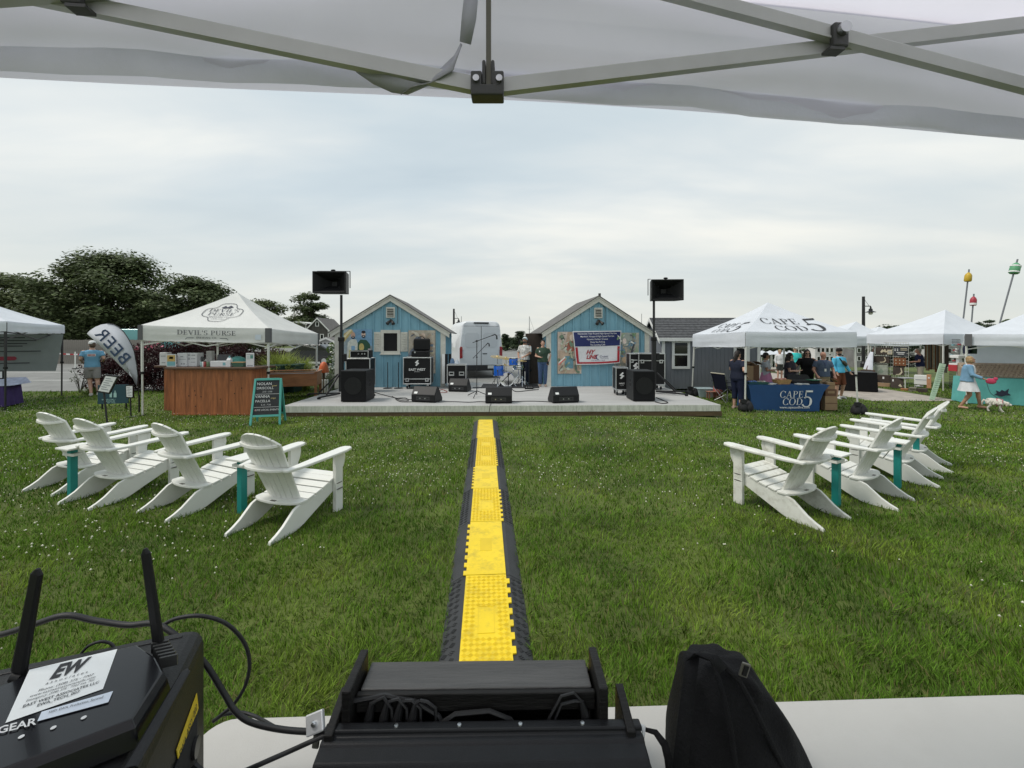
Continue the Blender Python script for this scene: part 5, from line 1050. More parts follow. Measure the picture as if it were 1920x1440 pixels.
# ================================================================== people
SKINS = {'pale': (.50, .30, .22), 'tan': (.40, .22, .145), 'red': (.46, .24, .17)}
def skin_mat(k): return M('skin_' + k, SKINS[k], .5, var=.08, scale=14, spec=.35)
def cloth(nm, col, var=.10, scale=7): return M('cloth_' + nm, col, .85, var=var, scale=scale, bump=.5, bscale=16, spec=.15)
def lerp_pts(pts, rad, k=3):
    P_, R_ = [], []
    for i in range(len(pts) - 1):
        for j in range(k): t = j / k; P_.append(Vector(pts[i]).lerp(Vector(pts[i + 1]), t)); R_.append(rad[i] + (rad[i + 1] - rad[i]) * t)
    P_.append(Vector(pts[-1])); R_.append(rad[-1]); return P_, R_
HANG = {s: [(s * .24, -.02, 1.17), (s * .245, .06, .93)] for s in (-1, 1)}
def person(label, loc, rz, h=1.72, girth=1.0, skin='pale', arms=None, legs=None, shirt=None, sleeve=.42, bottom=None, bottom_len=1.0, skirt=None, shoes=(.5, .5, .5), hair=None, hairstyle='short', cap=None, beard=None, lean=0, head_yaw=0, head_pitch=0, glasses=False, female=False, extra=None, vox=.013, untuck=.90, group=None, shirt_mat=None):
    s = h / 1.75; t = thing('person', label, 'person', loc, rz, group); t.scale = (s, s, s); g = girth
    arms = {**HANG, **(arms or {})}; legs = legs or {}
    piv = Vector((0, 0, .95)); LR = Matrix.Rotation(R(-lean), 3, 'X'); U = lambda p: piv + LR @ (Vector(p) - piv)
    sw = .178 if female else .195
    rings = [(.84, .135, .095), (.92, .168, .115), (1.0, .160, .112), (1.12, .138 if female else .150, .102), (1.25, .160, .118), (1.36, .170 if female else .182, .112), (1.44, .150, .092), (1.485, .085, .070), (1.52, .056, .058), (1.60, .054, .058)]
    def torso(b, grow, z0, z1, belly=0):
        rr = []
        for z, rx, ry in rings:
            if z < z0 - .001 or z > z1 + .001: continue
            gg = g if .88 < z < 1.45 else 1; rr.append([U(((rx * gg + grow) * math.cos(a), (ry * gg + grow) * math.sin(a) + (belly if z < 1.3 and math.sin(a) > 0 else 0) * math.sin(a), z)) for a in [2 * math.pi * k / 16 for k in range(16)]])
        b.loft(rr)
    def arm_pts(sd): e, w_ = arms[sd]; return [U((sd * sw, 0, 1.425)), U(e), U(w_)]
    def leg_pts(sd):
        k, a = legs.get(sd, [(sd * .10, .015, .50), (sd * .105, -.01, .09)]); return [Vector((sd * .088, 0, .90)), Vector(k), Vector(a)]
    # --- body, one surface
    b = MB(); torso(b, 0, 0, 2)
    hands = {}
    for sd in (-1, 1):
        pts, rad = lerp_pts(arm_pts(sd), [.056 * (.5 + .5 * g), .043, .030]); b.tube(pts, rad, 10)
        for p, r_ in zip(pts[::3], rad[::3]): b.ell(p, (r_, r_, r_), 10, 6)
        w_ = pts[-1]; d = (pts[-1] - pts[-2]).normalized(); sx_ = Vector((1, 0, 0)) - d * d.x; sx_ = sx_.normalized() if sx_.length > .2 else Vector((0, 1, 0)); up_ = d.cross(sx_)
        b.tube([w_, w_ + d * .05, w_ + d * .095], [.030, .040, .036], 8, flat=.55); hands[sd] = w_ + d * .10
        for q in range(4):                                # four fingers, slightly curled, and a thumb
            o_ = w_ + d * .085 + sx_ * (q - 1.5) * .021; L_ = (.060, .072, .066, .052)[q]; b.tube([o_, o_ + d * L_ * .55 - up_ * .006, o_ + d * L_ - up_ * .022], [.0115, .011, .010], 6)
        o_ = w_ + d * .03 + sx_ * -sd * .030; b.tube([o_, o_ + d * .03 - sx_ * sd * .022, o_ + d * .062 - sx_ * sd * .024], [.013, .012, .010], 6)
        pts, rad = lerp_pts(leg_pts(sd), [.090 * (.4 + .6 * g), .060 * (.6 + .4 * g), .040]); b.tube(pts, rad, 12)
        for p, r_ in zip(pts[::3], rad[::3]): b.ell(p, (r_, r_, r_), 10, 6)
        mid = Vector(leg_pts(sd)[1]).lerp(Vector(leg_pts(sd)[2]), .3) + Vector((0, -.012, 0)); b.ell(mid, (.052, .056, .10), 10, 6)
        a = Vector(leg_pts(sd)[2]); b.tube([a + Vector((0, -.04, -.045)), a + Vector((0, .06, -.055)), a + Vector((sd * .01, .15, -.065))], [.038, .042, .030], 8)
    hc = U((0, .01, 1.635)); HR = LR @ Matrix.Rotation(R(head_yaw), 3, 'Z') @ Matrix.Rotation(R(-head_pitch), 3, 'X'); hp = lambda p: hc + HR @ Vector(p)
    b.ell(hp((0, 0, .025)), (.076, .094, .096), 16, 10, HR); b.ell(hp((0, .022, -.045)), (.060, .070, .072), 14, 8, HR); b.ell(hp((0, .098, -.010)), (.014, .022, .026), 8, 6, HR); b.ell(hp((0, .080, -.085)), (.028, .022, .020), 8, 6, HR)
    for sd in (-1, 1): b.ell(hp((sd * .079, -.005, -.005)), (.012, .022, .034), 8, 6, HR)
    b.build('body', skin_mat(skin), t, smooth=True, remesh=vox)
    # --- face
    e_ = MB()
    for sd in (-1, 1): e_.ell(hp((sd * .031, .086, .012)), (.011, .008, .006), 8, 5, HR)
    tag(e_.build('eyes', M('eye_dark', (.02, .016, .014), .3), t), kind='stuff'); e_ = MB(); e_.ell(hp((0, .091, -.055)), (.024, .008, .007), 8, 5, HR); e_.build('mouth', M('lip', (.30, .11, .10), .5), t)
    if glasses:
        e_ = MB()
        for sd in (-1, 1): e_.ell(hp((sd * .034, .095, .012)), (.028, .008, .018), 10, 6, HR)
        e_.tube([hp((-.075, .03, .018)), hp((-.06, .09, .018)), hp((.06, .09, .018)), hp((.075, .03, .018))], .004, 5); e_.build('sunglasses', GLASS, t)
    # --- clothes
    if shirt is not None:
        b = MB(); torso(b, .018, untuck if untuck > .86 else .84, 1.485, .01)
        for sd in (-1, 1):
            if sleeve > 0:
                pts, rad = lerp_pts(arm_pts(sd), [.070 * (.5 + .5 * g), .056, .044], 6); n_ = max(3, int(round(sleeve * 13))); b.tube(pts[:n_], [r_ * (1.12 if k > n_ - 3 and sleeve < .7 else 1.02) for k, r_ in enumerate(rad[:n_])], 12); b.ell(pts[0] + Vector((-sd * .012, 0, -.012)), (.066, .068, .064), 10, 6)
            else: b.ell(U((sd * sw * .86, 0, 1.435)), (.055, .066, .05), 10, 6)
        b.build('shirt', shirt_mat or cloth('%02d%02d%02d' % tuple(int(c * 99) for c in shirt), shirt), t, smooth=True, remesh=vox * 1.1)
    if bottom is not None:
        b = MB(); rr = []
        for z, rx, ry in rings[:3]: rr.append([((rx * g + .014) * math.cos(a), (ry * g + .014) * math.sin(a), z) for a in [2 * math.pi * k / 16 for k in range(16)]])
        b.loft([[Vector(p) for p in q] for q in rr])
        for sd in (-1, 1):
            loose = .030 if bottom_len < .7 else .016; pts, rad = lerp_pts(leg_pts(sd), [.092 * (.4 + .6 * g) + .016, .060 * (.6 + .4 * g) + loose, .044 + (.022 if bottom_len > .9 else .02)], 6); n_ = max(3, int(round(bottom_len * 13))); b.tube(pts[:n_], rad[:n_], 12); b.ell(pts[0], (rad[0],) * 3, 10, 6)
        b.build('trousers' if bottom_len > .9 else 'shorts', cloth('%02d%02d%02d' % tuple(int(c * 99) for c in bottom), bottom), t, smooth=True, remesh=vox * 1.1)
    if skirt is not None:
        col, zl, wl = skirt; b = MB(); rr = []
        for k in range(7):
            v = k / 6; z = 1.06 + (zl - 1.06) * v; rx = .16 * g + wl * v ** 1.2; rr.append([Vector((rx * math.cos(a) * (1 + .06 * math.sin(7 * a) * v), rx * .82 * math.sin(a) * (1 + .06 * math.sin(7 * a) * v) + .02 * v, z)) for a in [2 * math.pi * q / 28 for q in range(28)]])
        b.loft(rr, cap=True); b.build('skirt', cloth('%02d%02d%02d' % tuple(int(c * 99) for c in col), col), t, smooth=True, auto=60)
    for sd in (-1, 1):
        a = Vector(leg_pts(sd)[2]); b = MB(); b.tube([a + Vector((0, -.06, -.048)), a + Vector((0, .0, -.045)), a + Vector((sd * .006, .08, -.056)), a + Vector((sd * .012, .17, -.066))], [.044, .052, .050, .036], 10, flat=.9); b.build('shoe', M('shoe_%02d%02d' % (int(shoes[0] * 99), int(shoes[2] * 99)), shoes, .6), t, smooth=True)
    # --- hair, beard, cap
    if hair is not None:
        hm = M('hair_%02d%02d%02d' % tuple(int(c * 199) for c in hair), hair, .6, var=.3, scale=30, bump=.5, bscale=60, stretch=(1, 1, .3)); b = MB()
        if hairstyle != 'bald':
            b.ell(hp((0, -.014, .045)), (.086, .098, .092), 16, 10, HR); b.ell(hp((0, -.045, -.005)), (.080, .070, .085), 14, 8, HR)
        if hairstyle == 'long': b.tube([hp((0, -.05, .02)), hp((0, -.085, -.10)), hp((0, -.085, -.20)), hp((0, -.075, -.30))], [.085, .095, .085, .05], 12, flat=.55)
        if hairstyle == 'longfront':
            for sd in (-1, 1): b.tube([hp((sd * .06, .0, .05)), hp((sd * .088, .015, -.06)), hp((sd * .085, .03, -.20)), hp((sd * .07, .04, -.30))], [.035, .034, .034, .015], 8)
            b.tube([hp((0, -.05, .02)), hp((0, -.08, -.12)), hp((0, -.08, -.26))], [.09, .09, .06], 12, flat=.5)
        if hairstyle == 'bun': b.ell(hp((0, -.125, .0)), (.045, .045, .042), 10, 8)
        if hairstyle == 'bob': b.ell(hp((0, -.03, -.03)), (.098, .095, .105), 16, 10, HR); b.tube([hp((-.085, .02, .02)), hp((-.09, .03, -.08))], [.03, .02], 8); b.tube([hp((.085, .02, .02)), hp((.09, .03, -.08))], [.03, .02], 8)
        if b.v: b.build('hair', hm, t, smooth=True, remesh=.011)
    if beard is not None:
        b = MB(); b.ell(hp((0, .045, -.072)), (.062, .062, .048), 14, 8, HR); b.build('beard', M('beard_%02d' % int(beard[0] * 99), beard, .8), t, smooth=True)
    if cap is not None:
        cm = cloth('cap%02d%02d%02d' % tuple(int(c * 99) for c in cap[0]), cap[0]); ang = cap[1] if len(cap) > 1 else 0; CR = HR @ Matrix.Rotation(R(ang), 3, 'Z'); cp = lambda p: hc + CR @ Vector(p); b = MB()
        for k in range(1): b.loft([[cp((.091 * r_ * math.cos(a), .104 * r_ * math.sin(a) - .004, z)) for a in [2 * math.pi * q / 18 for q in range(18)]] for r_, z in ((1.0, .040), (1.02, .065), (.97, .095), (.80, .128), (.5, .146), (.1, .152))]); cpo = b.build('cap', cm, t, smooth=True)
        b = MB(); out = [(-.075, .08), (-.07, .13), (-.04, .165), (0, .175), (.04, .165), (.07, .13), (.075, .08)]; b.loft([[cp((x, y, .046 - .25 * max(0, abs(x)) ** 2 * 8 * .1)) for x, y in out], [cp((x, y, .056 - .25 * max(0, abs(x)) ** 2 * 8 * .1)) for x, y in out]]); b.build('brim', cm, cpo)
    if extra: extra(t, U, hp, hands)
    return t
def gl(x, D): X = (x - CX) * D / F; return Vector((X, D, gz(X, D)))
DEN = (.06, .10, .19); NVY = (.022, .026, .045)
def backprint(t, U, hp, hands):
    b = MB(); b.add([U((-.10, -.152, 1.36)), U((.10, -.152, 1.36)), U((.10, -.150, 1.28)), U((-.10, -.150, 1.28))], [(0, 1, 2, 3)]); b.build('back_print', LABW, t)
    for k in range(6): b = MB(); x = -.085 + k * .030; b.add([U((x, -.156, 1.35)), U((x + .018, -.156, 1.35)), U((x + .018, -.154, 1.29)), U((x, -.154, 1.29))], [(0, 1, 2, 3)]); b.build('print_mark', BR, t)
c = G(173, 742.5); person('man in blue T-shirt and white cap walking away past the hedge', c, R(38), 1.80, 1.08, 'pale', arms={-1: [(-.27, -.05, 1.20), (-.25, .17, 1.10)], 1: [(.28, -.08, 1.20), (.24, .14, 1.12)]}, legs={-1: [(-.07, .12, .53), (-.02, -.06, .11)], 1: [(.12, .02, .50), (.16, -.12, .12)]}, shirt=S(112, 160, 190), bottom=S(150, 146, 146), bottom_len=.50, shoes=(.6, .58, .55), hair=(.08, .05, .03), cap=((.70, .70, .70), -30), head_yaw=15, extra=backprint)
PAT = M('patterned_shirt', (.55, .55, .53), .85, var=.55, scale=14, bump=.3, bscale=20)
person('musician in patterned shirt and pale cap standing behind the drums', (.47, 15.35, ZD), R(150), 1.66, 1.08, 'tan', arms={-1: [(-.26, .06, 1.17), (-.12, .26, 1.06)], 1: [(.27, .04, 1.17), (.14, .26, 1.04)]}, shirt=(.5, .5, .5), shirt_mat=PAT, sleeve=.5, bottom=(.02, .024, .04), hair=(.02, .016, .014), cap=((.62, .70, .72),), head_pitch=-22, head_yaw=12, beard=(.03, .025, .02), shoes=(.1, .1, .1))
def phone(t, U, hp, hands):
    b = MB(); b.box(hands[-1] + Vector((0, .02, .03)), (.07, .02, .13)); b.build('phone', CASE, t); b = MB(); b.add([U((.10, .155, 1.36)), U((.14, .150, 1.36)), U((.13, .152, 1.30)), U((.09, .156, 1.31))], [(0, 1, 2, 3)]); b.build('shirt_print', LABW, t)
person('woman in dark green T-shirt and jeans standing at the brown door', (1.06, 14.62, ZD), R(172), 1.58, 1.18, 'pale', arms={-1: [(-.28, -.02, 1.18), (-.22, .06, .95)], 1: [(.27, .0, 1.15), (.10, .22, 1.12)]}, shirt=S(58, 76, 64), bottom=DEN, hair=(.03, .02, .015), hairstyle='bun', shoes=(.35, .25, .2), female=True, extra=phone)
c = gl(1383, 12.55); person('woman in navy T-shirt and navy capris turned towards the blue table', c, R(-62), 1.70, 1.30, 'pale', arms={1: [(.30, -.14, 1.18), (.24, .06, 1.02)], -1: [(-.26, .05, 1.18), (-.1, .24, 1.08)]}, shirt=NVY, sleeve=.36, bottom=(.016, .02, .045), bottom_len=.80, hair=(.018, .012, .01), hairstyle='long', shoes=(.5, .35, .3), female=True, head_yaw=-8, untuck=.84)
XA = {-1: [(-.25, .07, 1.13), (.07, .23, 1.12)], 1: [(.25, .07, 1.14), (-.08, .25, 1.15)]}
person('woman in pale grey T-shirt and pink skirt with folded arms', gl(1436, 14.3), R(-128), 1.66, 1.12, 'tan', arms=XA, shirt=(.50, .53, .58), skirt=((.60, .26, .42), .55, .16), hair=(.015, .01, .009), hairstyle='bun', female=True, head_yaw=25, shoes=(.3, .2, .2))
person('woman in charcoal T-shirt with folded arms beside the basket', gl(1481, 14.1), R(-140), 1.66, 1.32, 'pale', arms=XA, shirt=(.045, .042, .055), bottom=(.012, .012, .013), hair=(.014, .01, .009), hairstyle='long', female=True, head_yaw=45)
person('long-haired woman in black shirt and sunglasses behind the blue table', gl(1513, 14.5), R(160), 1.76, 1.15, 'pale', arms={1: [(.33, .05, 1.20), (.42, .10, 1.34)]}, shirt=(.012, .012, .015), sleeve=.5, bottom=(.012, .012, .013), hair=(.03, .018, .012), hairstyle='longfront', female=True, glasses=True, head_pitch=8)
def lany(t, U, hp, hands):
    b = MB(); b.tube([U((-.06, .10, 1.47)), U((-.02, .152, 1.36)), U((0, .162, 1.20))], .008, 5); b.tube([U((.06, .10, 1.47)), U((.02, .152, 1.36)), U((0, .162, 1.20))], .008, 5); tag(b.build('lanyard', BN, t), kind='stuff'); b = MB(); b.box(U((0, .165, 1.15)), (.06, .008, .09)); b.build('badge', LABW, t)
person('bald man in slate blue shirt with lanyard behind the blue table', gl(1543, 14.0), R(168), 1.70, 1.20, 'red', arms={-1: [(-.30, .02, 1.15), (-.27, .18, .98)], 1: [(.30, .02, 1.15), (.26, .18, .98)]}, shirt=S(86, 98, 118), bottom=(.30, .24, .16), hairstyle='bald', head_yaw=28, extra=lany)
def fanny(t, U, hp, hands):
    b = MB(); b.tube([U((.13, .12, 1.44)), U((.05, .165, 1.30)), U((-.14, .14, 1.14))], .018, 6); b.build('strap', BAG, t); b = MB(); d_ = Vector((-.19, 0, -.16)).normalized(); c_ = U((-.03, .175, 1.26)); b.ell(c_, (.15, .05, .065), 14, 8, Matrix.Rotation(R(-38), 3, 'Y')); b.build('belt_bag', M('olive_bag', (.06, .058, .04), .7, bump=.3), t, smooth=True)
person('bearded man in bright aqua long-sleeved top with crossbody bag', gl(1573, 15.1), R(195), 1.77, 1.12, 'pale', arms={-1: [(-.33, -.02, 1.18), (-.42, .06, .96)], 1: [(.27, .0, 1.18), (.25, .10, .96)]}, legs={-1: [(-.14, .05, .5), (-.20, -.08, .1)]}, shirt=S(92, 186, 222), sleeve=1.0, bottom=(.15, .055, .03), bottom_len=.52, hair=(.03, .02, .015), cap=((.02, .016, .015), -10), beard=(.03, .018, .012), head_yaw=-38, extra=fanny)
person('distant fair-haired person in white top walking behind the tent', gl(1462, 21.5), R(180), 1.56, 1.05, 'pale', shirt=(.68, .68, .68), sleeve=.9, bottom=(.05, .055, .05), bottom_len=.5, hair=(.35, .26, .14), female=True, vox=.02)
person('distant person in aqua top and white hat behind the folded-arm women', gl(1491, 20), R(175), 1.72, 1.1, 'pale', shirt=S(70, 200, 196), sleeve=.45, bottom=(.1, .1, .1), hair=(.2, .15, .1), cap=((.72, .72, .72),), vox=.02)
person('grey-haired man in navy T-shirt looking down inside the sign stall', gl(1726, 18.7), R(55), 1.70, 1.15, 'red', arms={-1: [(-.26, .06, 1.17), (-.14, .30, 1.16)], 1: [(.26, .05, 1.16), (.14, .30, 1.14)]}, shirt=(.018, .022, .06), bottom=(.45, .40, .32), hair=(.25, .23, .20), head_pitch=-25, lean=6, vox=.016)
def lady(t, U, hp, hands):
    jm = cloth('denim_jacket', S(120, 156, 184)); b = MB()
    for sd in (-1, 1):                                    # open jacket: two front panels and a back, with sleeves
        rr = []
        for z, rx, ry in ((.92, .205, .165), (1.05, .195, .150), (1.2, .19, .145), (1.34, .20, .138), (1.44, .175, .115), (1.48, .11, .09)):
            ring = []
            for k in range(9): a = R(-90 + sd * (k / 8) * 138); ring.append(U((rx * 1.24 * math.cos(a), ry * 1.24 * math.sin(a), z)))
            rr.append(ring + [Vector((p.x * .86, p.y * .86, p.z)) for p in ring[::-1]])
        b.loft(rr)
    for sd in (-1, 1):
        e, w_ = LADY[sd]; pts, rad = lerp_pts([U((sd * .178, 0, 1.425)), U(e), U(w_)], [.078, .064, .052], 6); b.tube(pts[:12], rad[:12], 12); b.ell(pts[0], (.082, .078, .078), 10, 6)
    b.build('denim_jacket', jm, t, smooth=True, remesh=.013)
    b = MB(); b.ell(hands[1] + Vector((.0, .06, -.02)), (.05, .13, .10), 12, 8); b.ell(hands[1] + Vector((.0, .16, .06)), (.04, .06, .06), 10, 6); b.build('pink_cloth', cloth('pink', (.48, .06, .12)), t, smooth=True, sub=1)
    b = MB(); b.prism([(-.17, .72), (.03, .70), (.01, .92), (-.12, .94)], .09, (-.27, 0, 0), (0, 1, 0), (0, 0, 1)); b.build('tote_bag', cloth('tote', (.50, .44, .34)), t, bevel=.02); b = MB(); b.tube([(-.23, -.12, .93), (-.22, -.06, 1.42), (-.22, .0, .92)], .010, 6); b.build('bag_strap', cloth('tote', (.50, .44, .34)), t)
LADY = {-1: [(-.26, -.10, 1.18), (-.24, .03, .98)], 1: [(.25, .10, 1.16), (.18, .36, 1.06)]}
c = G(1815, 766.5); person('blonde woman in denim jacket and white dress walking the dog', c, R(-140), 1.60, 1.18, 'tan', arms=LADY, legs={-1: [(-.09, .22, .56), (-.10, .26, .14)], 1: [(.09, .04, .48), (.10, -.16, .10)]}, shirt=(.66, .66, .68), sleeve=0, skirt=((.64, .64, .66), .60, .13), hair=(.32, .21, .10), hairstyle='bob', female=True, head_pitch=-18, lean=4, shoes=(.45, .26, .18), extra=lady)
# ------------------------------------------------------------------ dog
dp = G(1865, 771.5); dog = thing('dog', 'small shaggy white dog with pink harness sniffing towards the table', 'dog', dp, R(-138))
dog.scale = (1.05, .66, 1.0)
FUR = M('dog_fur', (.62, .59, .53), .9, var=.18, scale=22, bump=1.0, bscale=45); rd = random.Random(4)
b = MB()
spine = [(-.20, .27, .085), (-.12, .29, .105), (0, .28, .105), (.12, .27, .115), (.20, .26, .095)]
b.tube([(0, y, z) for y, z, r_ in spine], [r_ for y, z, r_ in spine], 14); b.ell((0, -.2, .26), (.09, .09, .09)); b.ell((0, .19, .24), (.10, .09, .11))
for sx_ in (-1, 1):
    b.tube([(sx_ * .055, -.17, .26), (sx_ * .065, -.13, .17), (sx_ * .06, -.21, .10), (sx_ * .06, -.20, .02)], [.065, .052, .034, .032], 10); b.tube([(sx_ * .055, .17, .22), (sx_ * .055, .16, .12), (sx_ * .055, .18 + sx_ * .04, .02)], [.050, .036, .032], 10); b.ell((sx_ * .06, -.185, .02), (.036, .045, .022)); b.ell((sx_ * .055, .20 + sx_ * .04, .02), (.034, .042, .022))
b.tube([(0, .20, .27), (0, .28, .27), (0, .34, .25)], [.075, .062, .060], 12); b.ell((0, .37, .245), (.072, .078, .068)); b.tube([(0, .40, .235), (0, .46, .222), (0, .50, .214)], [.045, .038, .028], 10)
b.tube([(0, -.27, .30), (0, -.33, .32), (0, -.37, .26), (0, -.375, .16)], [.028, .034, .036, .018], 8)
for k in range(90):                                        # shaggy tufts
    a = rd.uniform(-1.9, 1.9); y = rd.uniform(-.24, .24); r_ = .105; p = Vector((r_ * math.sin(a), y, .275 + r_ * math.cos(a))); b.tube([p * 1.0, p + Vector((.025 * math.sin(a), -.015, -.045))], [.022, .006], 5)
b.build('body', FUR, dog, smooth=True, remesh=.009)
for sx_ in (-1, 1): b = MB(); b.ell((sx_ * .070, .345, .235), (.018, .035, .060), 10, 8, Matrix.Rotation(R(sx_ * -18), 3, 'Y')); b.build('ear', M('dog_ear', (.42, .36, .29), .9, bump=.6, bscale=40), dog, smooth=True); b = MB(); b.ell((sx_ * .035, .432, .265), (.009, .008, .009)); b.build('eye', DARKIN, dog)
b = MB(); b.ell((0, .525, .217), (.015, .012, .012)); b.build('nose', DARKIN, dog, smooth=True)
HAR = cloth('harness', (.42, .13, .16)); b = MB()
b.loft([[Vector((.118 * math.sin(a), y, .265 + .122 * math.cos(a))) for a in [2 * math.pi * k / 20 for k in range(20)]] for y in (.045, .085)], cap=False); b.loft([[Vector((.116 * math.sin(a), .20 + .02 * math.cos(a) + d_, .25 + .118 * math.cos(a))) for a in [2 * math.pi * k / 20 for k in range(20)]] for d_ in (0, .03)], cap=False); b.beam((0, .06, .392), (0, .22, .372), .03, .012); b.build('harness', HAR, dog)
lw = c + Vector((.18, -.32, .96))
cable('dog_lead', 'thin dark dog lead from the woman\'s hand to the harness', [lw, (lw.lerp(Vector((dp.x, dp.y, dp.z + .4)), .5)) + Vector((0, 0, -.12)), Vector((dp.x + .08, dp.y, dp.z + .40))], .006, None)
# ================================================================== the tent overhead
FCL = M('overhead_cloth', (.87, .84, .92), .8, var=.03, scale=3, bump=.35, bscale=5, trans=.62); FHEM = M('overhead_hem', (.76, .77, .84), .8, var=.04, scale=8, bump=.2, bscale=30, trans=.4)
FBAR = M('truss_grey', (.50, .505, .50), .42, metal=.15, var=.05, scale=10); FBRK = M('bracket_dark', (.045, .046, .045), .5, bump=.1, bscale=80)
tdir = Vector((.9956, .094, 0)); tper = Vector((-.094, .9956, 0)); tc0 = Vector((-.055, .925, 0)); hw_ = 1.525
fc = [tc0 - tdir * hw_ - tper * 3.05, tc0 + tdir * hw_ - tper * 3.05, tc0 + tdir * hw_, tc0 - tdir * hw_]
EZ = 2.60; own = Tent('canopy_tent', 'grey-white pop-up tent with metal truss spanning over the white folding table', [(p.x, p.y, EZ + dz) for p, dz in zip(fc, (.02, .0, -.013, .017))], tuple(tc0 - tper * 1.525 + Vector((0, 0, 3.4))), .250, FCL, FBAR, flare=.45, group='pop-up tents', seedv=9, skipbars=(2,), esag=-.024)
OT = own.t; oo = Vector(OT.location)
def tp(s, z, d=.048): return tc0 + tdir * s - tper * d + Vector((0, 0, z)) - oo
# hem sewn to the inside of the front valance
b = MB(); n = 40; vs = []
for j in range(n + 1):
    u = j / n; q = own.roof(2, u, 0); ph = random.Random(9); w_ = .006 * math.sin(u * 31) + .004 * math.sin(u * 67)
    for k in range(4): v = k / 3; vs.append(q - Vector((0, 0, .253 - .052 * v + .004 * math.sin(u * 9))) - tper * (.010 + .003 * math.sin(v * 3 + u * 40)) + tper * .012 + tper * w_)
b.add(vs, [(j * 4 + k, (j + 1) * 4 + k, (j + 1) * 4 + k + 1, j * 4 + k + 1) for j in range(n) for k in range(3)]); b.build('valance_hem', FHEM, OT, smooth=True, auto=0)
zb, zt = 2.362, 2.640
def chan(a, e_, nm='scissor_bar'):
    b = MB(); b.beam(a, e_, .013, .028); o = b.build(nm, FBAR, OT, bevel=.0025); b = MB(); dn = Vector((0, 0, -.0155)); b.beam(a + dn, e_ + dn, .018, .0045); b.build('bar_lip', FBAR, o); return o
for sg in (-1, 1):
    zt = 2.64 if sg > 0 else 2.605
    chan(tp(sg * .03, zb + .006, .050), tp(sg * 1.48, zt - .02, .050)); chan(tp(sg * .03, zt, .066), tp(sg * 1.48, zb + .02, .066))
    b = MB(); b.box(tp(sg * .757, (zb + zt) / 2 - .002, .076), (.034, .016, .052), Matrix.Rotation(R(5.4), 3, 'Z')); br_ = b.build('cross_bracket', FBRK, OT, bevel=.004); b = MB(); b.lathe([(0, -.012), (.012, -.012), (.013, 0), (0, 0)], tp(sg * .757, (zb + zt) / 2 + .006, .084), 12, 'y'); b.build('bolt', STEEL, br_)
    b = MB(); b.box(tp(sg * .757 - sg * .012, (zb + zt) / 2 - .034, .074), (.034, .024, .006), Matrix.Rotation(R(5.4), 3, 'Z')); b.build('bracket_tab', FBRK, OT)
b = MB(); c_ = tp(0, zb - .004, .058)
for q in ((-.022, 0), (.022, 0)): b.box(c_ + Vector((q[0], 0, .004)), (.022, .034, .040))
b.box(c_ + Vector((0, 0, -.014)), (.066, .036, .022)); b.box(c_ + Vector((-.007, .0, .022)), (.007, .03, .05)); b.box(c_ + Vector((.011, .0, .022)), (.007, .03, .05)); jn = tag(b.build('centre_joint', FBRK, OT, bevel=.003), kind='stuff')
for x in (-.022, .024): b = MB(); b.lathe([(0, -.004), (.0065, -.003), (.0065, .004), (0, .004)], c_ + Vector((x, -.020, .006)), 12, 'y'); b.build('screw', STEEL, jn)
b = MB(); b.beam(c_ + Vector((.002, 0, 0)), c_ + Vector((.002, 0, .34)), .010, .012, (0, 1, 0)); b.build('centre_rod', M('rod_olive', (.10, .098, .075), .4, metal=.5), OT)
zt = 2.64; b = MB(); b.box(tp(0, zt + .01, .07), (.07, .04, .05)); b.build('centre_joint', FBRK, OT, bevel=.004)
# loose velcro straps
STR = M('strap_grey', (.50, .51, .55), .8, bump=.2, bscale=60, trans=.3)
def ribbon(nm, pts, parent, mat=STR, base=Vector((0, 0, 0))):
    b = MB(); vs = []
    for a, e_ in pts: vs += [Vector(a) - base, Vector(e_) - base]
    b.add(vs, [(2 * i, 2 * i + 1, 2 * i + 3, 2 * i + 2) for i in range(len(pts) - 1)]); o = b.build(nm, mat, parent, smooth=True, auto=0); m = o.modifiers.new('th', 'SOLIDIFY'); m.thickness = .0015; return o
Dn = .855
ribbon('tie_strap', [(P(872, -20, Dn), P(898, -20, Dn)), (P(866, 30, Dn), P(893, 36, Dn)), (P(862, 78, Dn + .005), P(883, 84, Dn + .005))], OT, base=oo)
ribbon('tie_strap', [(P(864, 82, Dn + .01), P(867, 84, Dn + .01)), (P(852, 105, Dn + .01), P(858, 108, Dn)), (P(828, 128, Dn + .01), P(850, 132, Dn)), (P(790, 158, Dn + .015), P(808, 156, Dn)), (P(752, 178, Dn + .015), P(770, 164, Dn))], OT, base=oo)
ribbon('tie_strap', [(P(665, 131, Dn + .01), P(668, 136, Dn + .012)), (P(720, 139, Dn), P(700, 158, Dn + .015)), (P(780, 155, Dn), P(735, 174, Dn + .015)), (P(806, 160, Dn + .004), P(764, 178, Dn + .018))], OT, base=oo)
